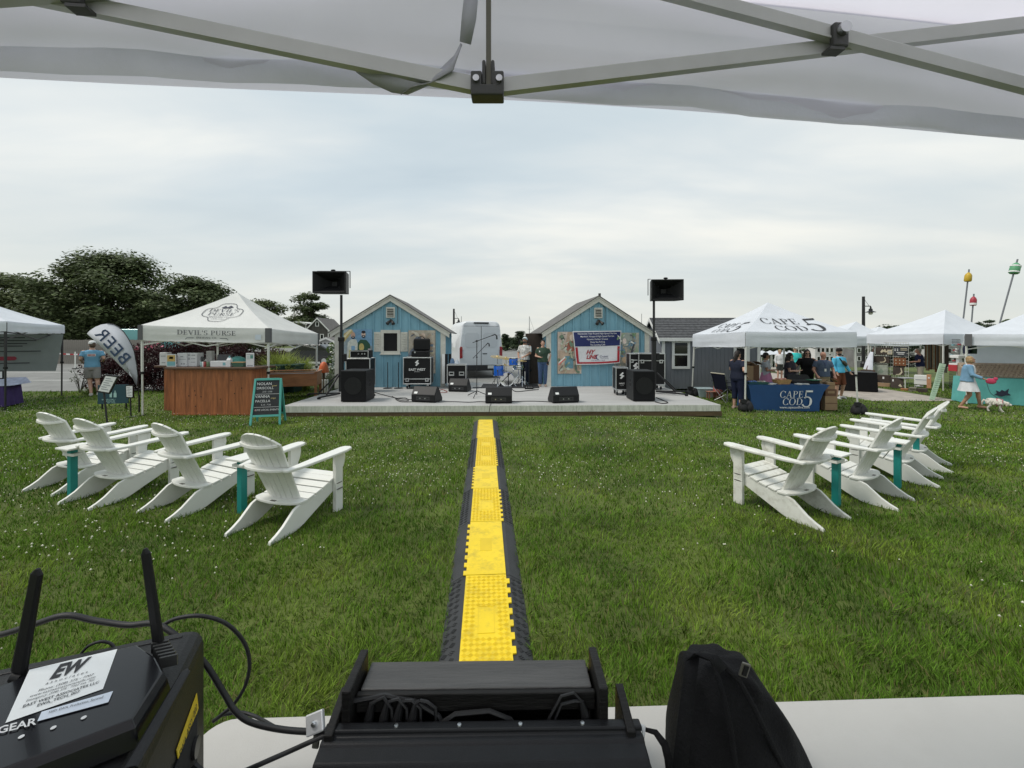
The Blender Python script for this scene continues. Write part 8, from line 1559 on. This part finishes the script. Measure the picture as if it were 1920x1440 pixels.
for k in range(14): b = MB(); rk = random.Random(k); b.ell((rk.uniform(-.17, .17), rk.uniform(0, .2), .145), (.035, .03, .028)); b.build('snack', M('snack_pink', (.58, .28, .22), .6, var=.2, scale=9), t, smooth=True)
for x, lab, c1, c2 in ((1418, 'shallow teal tray of blue giveaways on the blue table', (.03, .10, .12), (.12, .20, .5)), (1436, 'green tray of pale giveaways on the blue table', (.04, .12, .09), (.5, .42, .36))):
    t = thing('giveaway_tray', lab, 'tray', ont(x, .12), 0, G2); b = MB(); b.hexa([(-.13, 0, 0), (.13, 0, 0), (.13, .2, 0), (-.13, .2, 0), (-.15, -.02, .07), (.15, -.02, .07), (.15, .22, .07), (-.15, .22, .07)]); b.build('tray_body', M('tray_%d' % x, c1, .5), t)
    for k in range(9): b = MB(); rk = random.Random(k + x); b.box((rk.uniform(-.11, .11), rk.uniform(.02, .18), .08), (.05, .04, .03), Matrix.Rotation(rk.uniform(0, 3), 3, 'Z')); b.build('giveaway', M('give_%d_%d' % (x, k % 3), tuple(min(.7, q * (1 + .5 * (k % 3))) for q in c2), .6), t)
for i, (x, dy) in enumerate(((1449, .10), (1457, .2), (1500, .08), (1508, .16), (1516, .10))):
    t = thing('leaflet_pile', 'small pile of printed leaflets on the blue table ' + ['between tray and basket', 'just before the wicker basket', 'beside the basket snacks', 'between basket and black case', 'before the black case'][i], 'leaflets', ont(x, dy), R(20 * i - 30), G2)
    for k in range(3): b = MB(); b.box((.01 * k, .008 * k, .006 + .009 * k), (.12, .16, .007), Matrix.Rotation(R(12 * k), 3, 'Z')); b.build('leaflet', (LABW, GY, BN)[k % 3] if k < 2 else LABW, t)
t = thing('zip_case', 'open black fabric case on the blue table', 'case', ont(1527, .28), R(-4), G2); b = MB(); b.bb((-.42, 0, 0), (.36, .36, .10)); b.build('case_base', BAG, t, bevel=.03); b = MB(); b.hexa([(-.40, .34, .09), (.30, .34, .09), (.30, .38, .09), (-.40, .38, .09), (-.34, .42, .24), (.24, .42, .24), (.24, .45, .24), (-.34, .45, .24)]); b.build('case_lid', BAG, t, bevel=.01)
t = thing('green_folder', 'green folder lying on the black case', 'folder', ont(1541, .2) + Vector((0, 0, .105)), R(8), G2); b = MB(); b.bb((-.16, 0, 0), (.16, .24, .02)); b.build('cover', M('folder_green', (.02, .16, .08), .5), t, bevel=.004); b = MB(); b.bb((.08, -.01, .021), (.16, .10, .026)); b.build('paper', LABW, t)
carton('tan cardboard carton standing at the blue table end', 1547.5, 1570, 743, 769.5, 12.6, .45, CARD, rz=R(-3)); carton('dark brown carton stacked on the tan carton', 1548, 1569, 730, 742.8, 12.62, .42, CARDD, rz=R(-2), mark=CARD); carton('narrow brown carton leaning behind the blue table end', 1551, 1566, 717, 729.8, 12.75, .2, CARD, flaps=True); carton('brown carton tucked behind the blue table corner', 1540, 1549, 735, 769.5, 12.75, .4, CARDD)
carton('tall open cardboard carton behind the woman in navy', 1399, 1413, 686, 742, 13.6, .4, CARD, flaps=True); carton('open brown carton beside the woman with folded arms in grey', 1411, 1424, 684, 740, 13.75, .4, CARDD, flaps=True)
t = thing('camp_chair', 'folding navy camp chair with cream edging by the grey shed', 'camp chair', G(1364, 753), R(-75)); NAVC = cloth('camp_navy', (.012, .014, .028)); CRM = M('cream_edge', (.5, .47, .38), .7)
for a, e_ in (((-.3, -.3, 0), (.28, .25, .48)), ((.3, -.3, 0), (-.28, .25, .48)), ((-.3, .3, 0), (-.28, -.25, .48)), ((.3, .3, 0), (.28, -.25, .48)), ((-.3, -.32, 0), (.3, -.28, .45)), ((.3, -.32, 0), (-.3, -.28, .45)), ((-.3, -.25, .4), (-.31, -.38, .95)), ((.3, -.25, .4), (.31, -.38, .95)), ((-.3, .28, 0), (-.31, .26, .66)), ((.3, .28, 0), (.31, .26, .66))): b = MB(); b.tube([a, e_], .011, 6); b.build('frame_tube', STEEL, t)
b = MB(); b.hexa([(-.29, -.26, .40), (.29, -.26, .40), (.29, .27, .46), (-.29, .27, .46), (-.29, -.26, .415), (.29, -.26, .415), (.29, .27, .475), (-.29, .27, .475)]); b.build('seat_cloth', NAVC, t); b = MB(); b.hexa([(-.31, -.25, .42), (.31, -.25, .42), (.31, -.23, .42), (-.31, -.23, .42), (-.31, -.39, .93), (.31, -.39, .93), (.31, -.37, .93), (-.31, -.37, .93)]); b.build('back_cloth', NAVC, t)
b = MB(); b.beam((-.315, -.385, .945), (.315, -.385, .945), .03, .03); b.build('edge_binding', CRM, t)
for s_ in (-1, 1): b = MB(); b.box((s_ * .31, -.04, .665), (.06, .62, .015)); b.build('armrest', NAVC, t)
cl_ = M('clear_plastic', (.42, .52, .54), .25, spec=.6); t = thing('storage_tub', 'clear pale blue storage tub against the grey shed', 'tub', G(1325, 746)); b = MB(); b.hexa([(-.24, 0, 0), (.24, 0, 0), (.24, .4, 0), (-.24, .4, 0), (-.29, -.03, .30), (.29, -.03, .30), (.29, .43, .30), (-.29, .43, .30)]); b.build('tub_body', cl_, t, bevel=.015); b = MB(); b.bb((-.31, -.05, .30), (.31, .45, .325)); b.build('tub_rim', cl_, t, bevel=.008)
t = thing('wooden_stool', 'small pinkish wooden stool beside the storage tub', 'stool', G(1337, 749)); WP_ = M('stool_wood', (.30, .14, .09), .6, var=.2, scale=9)
b = MB(); b.bb((-.16, -.02, .24), (.16, .22, .265)); b.build('seat', WP_, t, bevel=.006)
for x in (-.13, .10):
    for y in (0, .17): b = MB(); b.bb((x, y, 0), (x + .035, y + .035, .24)); b.build('leg', WP_, t)
t = thing('wrapped_bundle', 'red and pink wrapped bundle beside the wooden stool', 'bundle', G(1345, 748)); b = MB(); b.tube([(0, 0, .0), (.02, 0, .2), (0, 0, .42), (.03, 0, .50)], [.13, .15, .13, .05], 12); b.build('wrapping', cloth('bundle', (.34, .10, .09), .4, 12), t, smooth=True); b = MB(); b.tube([(-.02, -.02, .44), (.05, -.03, .52), (.1, -.02, .47)], .025, 8); b.build('bow', M('bow_pink', (.6, .3, .28), .6), t)
t = thing('grey_rucksack', 'grey camouflage rucksack behind the bank tent leg', 'rucksack', G(1405, 766)); b = MB(); b.tube([(0, 0, 0), (0, .02, .18), (0, .03, .42), (0, .05, .60)], [.17, .20, .17, .08], 14); b.build('sack', cloth('camo', (.09, .095, .085), .5, 9), t, smooth=True); b = MB(); b.tube([(-.1, -.16, .12), (-.1, -.18, .3), (-.08, -.12, .5)], .018, 6); b.build('strap', BAG, t)
# ================================================================== sign stall (tent A) and shell stall (tent B)
SD0 = 19.2
def stall_D(x): return 19.6 + (x - 1637) * (17.9 - 19.6) / (1705 - 1637)
DKB = M('board_dark', (.05, .036, .028), .8, var=.3, scale=6); RUSTB = M('board_rust', (.17, .06, .02), .75, var=.3, scale=6); PALE = M('board_pale', (.33, .36, .30), .8, var=.25, scale=8); CREAM = M('cutout_cream', (.52, .46, .33), .8, var=.1, scale=9); OAK = M('board_oak', (.36, .23, .14), .8, var=.25, scale=6, stretch=(.5, 3, 3)); SLT = M('board_slate', (.035, .04, .045), .8, var=.15, scale=8)
def signb(label, x0, x1, y0, y1, mat, marks=(), D=None, rz=-46, th=.03, cat='sign', name='wooden_sign', lean=0):
    D = D or stall_D((x0 + x1) / 2); w_ = (x1 - x0) * D / F / math.cos(math.atan2((x0 + x1) / 2 - CX, F)) ; t, _ = pxthing(name, label, cat, x0, x1, y1, D, R(rz), 'goods at the sign stall'); h = pxh(y0, y1, D); w_ = (x1 - x0) * D / F * .74
    b = MB(); b.bb((-w_ / 2, 0, 0), (w_ / 2, th, h)); o = b.build('board', mat, t, bevel=.004, seg=1)
    for (poly, m_) in marks: b = MB(); b.prism([((p[0] - .5) * w_, p[1] * h) for p in poly], .008, (0, -.001, 0), (1, 0, 0), (0, 0, 1)); q = b.build('cut_shape', m_, t); q.rotation_euler = (R(lean), 0, 0)
    o.rotation_euler = (R(lean), 0, 0); return t
rect = lambda a, b_, c_, d_: [(a, b_), (c_, b_), (c_, d_), (a, d_)]
signb('dark board with cream crab cutout', 1641, 1672, 651.5, 665, DKB, [([(.3, .4), (.42, .75), (.5, .62), (.6, .8), (.66, .55), (.8, .5), (.66, .3), (.5, .42), (.36, .22)], CREAM)], rz=-50); signb('cream lettered board beside the crab board', 1663.5, 1673, 656, 664.5, CREAM, [(rect(.15, .6, .85, .72), GY), (rect(.2, .3, .8, .42), GY)], D=18.55, rz=-50)
signb('slate flag board with white lines', 1675, 1702, 650, 668, SLT, [(rect(.5, .78, .95, .84), CREAM), (rect(.5, .62, .95, .68), CREAM), (rect(.2, .36, .8, .42), LABW), (rect(.3, .2, .75, .26), LABW), (rect(.08, .7, .16, .78), LABW), (rect(.25, .7, .33, .78), LABW), (rect(.08, .55, .16, .63), LABW), (rect(.25, .55, .33, .63), LABW)], rz=-50)
signb('dark board with cream hook-shaped cape cutout', 1637, 1668, 668, 680.5, DKB, [([(.38, .15), (.62, .2), (.74, .45), (.66, .85), (.72, .88), (.8, .4), (.7, .1), (.45, .05)], CREAM)], rz=-50)
signb('pale weathered board with faded picture', 1638.5, 1665, 681, 704, PALE, [([(.3, .3), (.5, .6), (.7, .35), (.6, .2), (.4, .2)], M('faded_green', (.22, .28, .22), .8)), (rect(.05, .9, .95, .97), DKB)], rz=-50)
signb('rust brown board with pale star pattern', 1675, 1699, 671, 686, RUSTB, [(circ(u, v, .05, .09, 5), CREAM) for u in (.2, .5, .8) for v in (.3, .7)], rz=-50); signb('dark brown board with cream cape outline', 1674, 1695, 687, 703.5, DKB, [([(.25, .1), (.55, .15), (.75, .4), (.68, .8), (.76, .85), (.88, .35), (.7, .05), (.3, .02)], CREAM)], rz=-50)
t = signb('wood framed chalkboard price list on the grass edge', 1612, 1641, 693.5, 729.5, M('frame_brown', (.09, .05, .035), .8), [(rect(.06, .04, .84, .96), SLT)] + [(rect(.14, v, .14 + wd, v + .035), CHK) for v, wd in ((.82, .5), (.74, .45), (.66, .55), (.52, .4), (.40, .25), (.26, .4), (.16, .35))], D=19.0, rz=-42, lean=-6, cat='chalkboard', name='price_board')
signb('brown crate side with white price tag', 1643, 1669, 703.5, 717.5, DKB, [(rect(.45, .5, .58, .8), LABW)], D=18.9, th=.35, rz=-48, name='wooden_crate', cat='crate'); signb('pale oak plank board low on the ground', 1633.5, 1668.5, 717.5, 731.5, OAK, [(rect(.0, .48, 1, .5), DKB)], D=18.8, rz=-48); signb('square dark board leaning low with pale bird shape', 1669, 1694, 708, 733, DKB, [([(.6, .4), (.75, .55), (.9, .35), (.8, .3)], CREAM), (rect(.15, .7, .25, .85), LABW)], D=18.1, rz=-48, lean=-8)
signb('small orange wood crate on the paving', 1688, 1702, 729, 739, M('crate_orange', (.30, .13, .05), .8, var=.2, scale=8), [(rect(0, .45, 1, .52), DKB)], D=17.4, th=.3, rz=-48, name='wooden_crate', cat='crate'); signb('grey green wooden crate on the paving', 1703.5, 1718, 727, 741, M('crate_sage', (.16, .15, .11), .8, var=.2, scale=8), [(rect(.1, .8, .9, .86), DKB), (rect(.1, .2, .9, .26), DKB)], D=17.1, th=.35, rz=-48, name='wooden_crate', cat='crate'); signb('dark brown wooden crate beside the leaning green shutter', 1719.5, 1738, 729, 744, DKB, [(rect(0, .48, 1, .54), RUSTB)], D=16.9, th=.35, rz=-48, name='wooden_crate', cat='crate')
signb('white painted crate above the sage crate', 1714, 1739, 704, 721, GTR, [(rect(.1, .5, .9, .56), GY)], D=17.6, th=.4, rz=-48, name='white_crate', cat='crate'); signb('orange pine plank standing behind the green shutter', 1737.5, 1746, 702, 728, M('pine_orange', (.48, .24, .13), .7, var=.15, scale=8), [(rect(.3, .7, .7, .8), LABW)], D=17.2, rz=-48)
t = thing('green_shutter', 'pale green louvred shutter board leaning by the tent leg', 'shutter', G(1748, 750)); SHM = M('shutter_green', (.30, .42, .30), .75, var=.2, scale=8, dirt=((.45, .48, .42), .5, 9)); o_ = Vector(t.location); q = [P(x, y, D) - o_ for x, y, D in ((1743.5, 749, o_.y), (1752.5, 749.5, o_.y - .05), (1774, 683, o_.y + .55), (1763, 681, o_.y + .6))]; b = MB(); off_ = Vector((.02, .05, 0)); b.hexa([p + off_ for p in q] + q); b.build('shutter_board', SHM, t)
for k in range(16): u0, u1 = .05 + k * .057, .05 + k * .057 + .03; a, e_ = q[0].lerp(q[3], u0), q[1].lerp(q[2], u0); c_, d__ = q[0].lerp(q[3], u1), q[1].lerp(q[2], u1); n_ = Vector((-.004, -.012, .004)); b = MB(); b.add([a.lerp(e_, .12) + n_, a.lerp(e_, .88) + n_, c_.lerp(d__, .88) + n_ * .2, c_.lerp(d__, .12) + n_ * .2], [(0, 1, 2, 3)]); b.build('louvre', SHM, t)
def grid_panel(label, c0, c1, z0, z1, n, m, mat, name='wire_grid'):
    t = thing(name, label, 'display rack', ((c0[0] + c1[0]) / 2, (c0[1] + c1[1]) / 2, gz(c0[0], c0[1])), group='wire display grids'); o_ = Vector(t.location); a = Vector((*c0, 0)) - Vector((o_.x, o_.y, 0)); e_ = Vector((*c1, 0)) - Vector((o_.x, o_.y, 0))
    for k in range(n + 1): p = a.lerp(e_, k / n); b = MB(); b.tube([(p.x, p.y, z0), (p.x, p.y, z1)], .008, 4); b.build('upright_wire', mat, t)
    for k in range(m + 1): z = z0 + (z1 - z0) * k / m; b = MB(); b.tube([(a.x, a.y, z), (e_.x, e_.y, z)], .008, 4); b.build('cross_wire', mat, t)
    return t
WIRE = M('wire_black', (.02, .02, .02), .5); WIREW = M('wire_pale', (.5, .5, .46), .5)
ga = P(1640, 700, 19.9); gb = P(1704, 700, 17.95); grid_panel('wire grid behind the hung wooden signs', (ga.x + .1, ga.y + .12), (gb.x + .1, gb.y + .12), .1, 1.95, 14, 12, WIREW); ga = P(1780, 700, 17.6); gb = P(1800, 700, 16.2); g_ = grid_panel('black wire grid hung with white tags beside the shell stall', (ga.x, ga.y), (gb.x, gb.y), .12, 2.1, 9, 18, WIRE)
for k in range(18): rk = random.Random(k + 9); u = rk.random(); p = (Vector((ga.x, ga.y, 0)).lerp(Vector((gb.x, gb.y, 0)), u)) - Vector((g_.location.x, g_.location.y, 0)); b = MB(); b.box((p.x - .03, p.y - .03, rk.uniform(.3, 2.0)), (.10, .01, .06), Matrix.Rotation(R(-48), 3, 'Z')); b.build('hung_tag', (LABW, SEA, M('tag_red', (.4, .05, .06), .6))[k % 3 if k % 5 else 0], g_)
# lattice of driftwood strips at the back of the sign stall
la = P(1737, 700, 20.3); lb_ = P(1775, 700, 18.6); t = thing('wood_strip_wall', 'wall of hanging brown wooden strips inside the sign stall', 'display wall', ((la.x + lb_.x) / 2, (la.y + lb_.y) / 2, gz(la.x, la.y)), 0); 
for k in range(16): u = k / 15; p = Vector((la.x, la.y, 0)).lerp(Vector((lb_.x, lb_.y, 0)), u) - Vector((t.location.x, t.location.y, 0)); rk = random.Random(k); b = MB(); b.box((p.x, p.y, 1.35 + rk.uniform(-.05, .1)), (.13, .03, rk.uniform(1.1, 1.5)), Matrix.Rotation(R(-48), 3, 'Z')); b.build('strip', (DKB, OAK, PALE, RUSTB, M('strip_grey', (.18, .16, .13), .8))[k % 5], t)
t = thing('display_table', 'low grey folding stand among the stall crates', 'table', P(1700, 733, 18.0)); b = MB(); b.box((0, 0, .55), (.5, .4, .03)); b.build('table_top', M('stand_grey', (.35, .36, .38), .6), t)
for x in (-.2, .2): b = MB(); b.tube([(x, -.15, 0), (x, -.15, .54)], .018, 6); b.build('leg', LEGW, t)
# rear cloth walls and black skirted table behind the aqua man
t = thing('black_table', 'black skirted table behind the man in aqua', 'table', gl(1597, 17.2), R(-30)); draped('black_skirt', cloth('black_skirt', (.008, .008, .009)), 1.6, .7, .76, t, .04); b = MB(); b.bb((-.8, .0, .765), (.8, .7, .785)); b.build('table_board', CASE, t)
t = thing('white_bundle', 'white cloth and red strap hanging at the stall corner', 'cloth', P(1628, 693, 19.4)); b = MB(); b.tube([(0, 0, 0), (.05, 0, .35), (.16, 0, .8)], [.24, .18, .08], 12, flat=.5); b.build('cloth_fold', cloth('white_fold', (.62, .64, .70)), t, smooth=True); b = MB(); b.beam((-.12, -.05, .0), (.22, -.05, 1.0), .035, .03); b.build('dark_strap', M('strap_red', (.10, .03, .02), .7), t)
# shell stall
tt0 = P(1860, 756, 13.95); t = thing('shell_table', 'table in aqua teal cloth with navy crab print', 'table', (16.05, 13.6, gz(16, 14)), R(-22)); AQ = cloth('aqua', (.13, .42, .40), .10, 3); draped('teal_cloth', AQ, 2.35, .75, .86, t, .03, 64, .02, .03); 
crab = [(-.16, -.05), (-.10, .0), (-.12, .08), (-.04, .04), (0, .10), (.06, .06), (.14, .14), (.12, .02), (.18, -.04), (.08, -.05), (0, -.08), (-.08, -.06)]
for cx_ in (-.35, .55): b = MB(); b.prism([(cx_ + p[0] * 1.2, .38 + p[1] * 1.2) for p in crab], .004, (0, -.055, 0), (1, 0, 0), (0, 0, 1)); b.build('crab_print', INK, t)
t = thing('shell_display', 'sloping display of brown scallop shells in rows on the teal table', 'display', (16.1, 13.75, gz(16, 14) + .87), R(-22)); b = MB(); b.hexa([(-1.1, 0, 0), (1.1, 0, 0), (1.1, .5, 0), (-1.1, .5, 0), (-1.1, .0, .03), (1.1, .0, .03), (1.1, .48, .45), (-1.1, .48, .45)]); b.build('sloped_stand', M('stand_tan', (.30, .23, .17), .8, var=.3, scale=9), t)
SHL = M('shell_brown', (.34, .26, .19), .7, var=.35, scale=7, bump=.4, bscale=40); sm = MB(); sm.loft([[Vector((.052 * r_ * math.cos(a), .035 * r_ * math.sin(a) - .01, .02 + z)) for a in [2 * math.pi * k / 9 for k in range(9)]] for r_, z in ((1.0, 0), (.75, .03), (.2, .045))]); s0 = sm.build('shell', SHL, t, smooth=True); first_ = True
for j in range(7):
    for i in range(19):
        o = s0 if first_ else s0.copy()
        if not first_: COL.objects.link(o); o.parent = t
        first_ = False; o.location = (-1.03 + i * .112 + (.05 if j % 2 else 0), .03 + j * .062, .03 + j * .055); o.rotation_euler = (R(40), 0, random.Random(i * 9 + j).uniform(-.5, .5))
t = thing('tent_side_wall', 'grey-white cloth wall at the back of the shell stall', 'cloth wall', (17.9, 14.8, gz(17, 16.4)), R(-47)); b = MB(); nb_ = 20
b.add([Vector((-1.45 + 2.9 * i / nb_, .04 * math.sin(i * .9 + j), .15 + 2.0 * j / 5)) for i in range(nb_ + 1) for j in range(6)], [(i * 6 + j, (i + 1) * 6 + j, (i + 1) * 6 + j + 1, i * 6 + j + 1) for i in range(nb_) for j in range(5)]); b.build('wall_cloth', CLOTH, t, smooth=True, auto=0); b = MB(); b.beam((-1.45, 0, 2.16), (1.45, 0, 2.16), .02, .02); b.build('hanging_rod', LEGW, t)
for i, (x, y, lab, c1) in enumerate(((1812, 655, 'navy hanging handbag at the shell stall corner', (.02, .022, .05)), (1825, 655, 'dark green hanging tote at the shell stall corner', (.03, .05, .035)))):
    p = P(x, y, 14.6); t = thing('hanging_bag', lab, 'bag', p, R(-45), 'bags hung at the shell stall'); b = MB(); b.tube([(0, 0, -.15), (0, 0, 0), (0, 0, .12)], [.17, .19, .15], 14, flat=.5); b.build('bag_body', cloth('bag%d' % i, c1), t, smooth=True); b = MB(); b.tube([(-.1, 0, .1), (-.06, 0, .28), (.06, 0, .28), (.1, 0, .1)], .012, 6); b.build('bag_handle', LABW, t)
t = thing('red_box', 'red and white boxes stacked beside the denim jacket woman', 'box', P(1795, 690, 14.9)); b = MB(); b.box((0, 0, .0), (.34, .3, .22)); b.build('box_walls', M('box_red', (.42, .03, .04), .5), t, bevel=.01); b = MB(); b.box((0, 0, .14), (.30, .28, .05)); b.build('box_lid', LABW, t); b = MB(); b.box((.1, .02, .40), (.40, .3, .10)); b.build('white_box', LABW, t, bevel=.01); b = MB(); b.beam((.02, .02, -.12), (.02, .02, -1.1), .04, .04, (0, 1, 0)); b.build('stand_leg', LEGW, t); b = MB(); b.beam((.08, .02, .17), (.08, .02, .36), .10, .10, (0, 1, 0)); b.build('spacer', LABW, t)
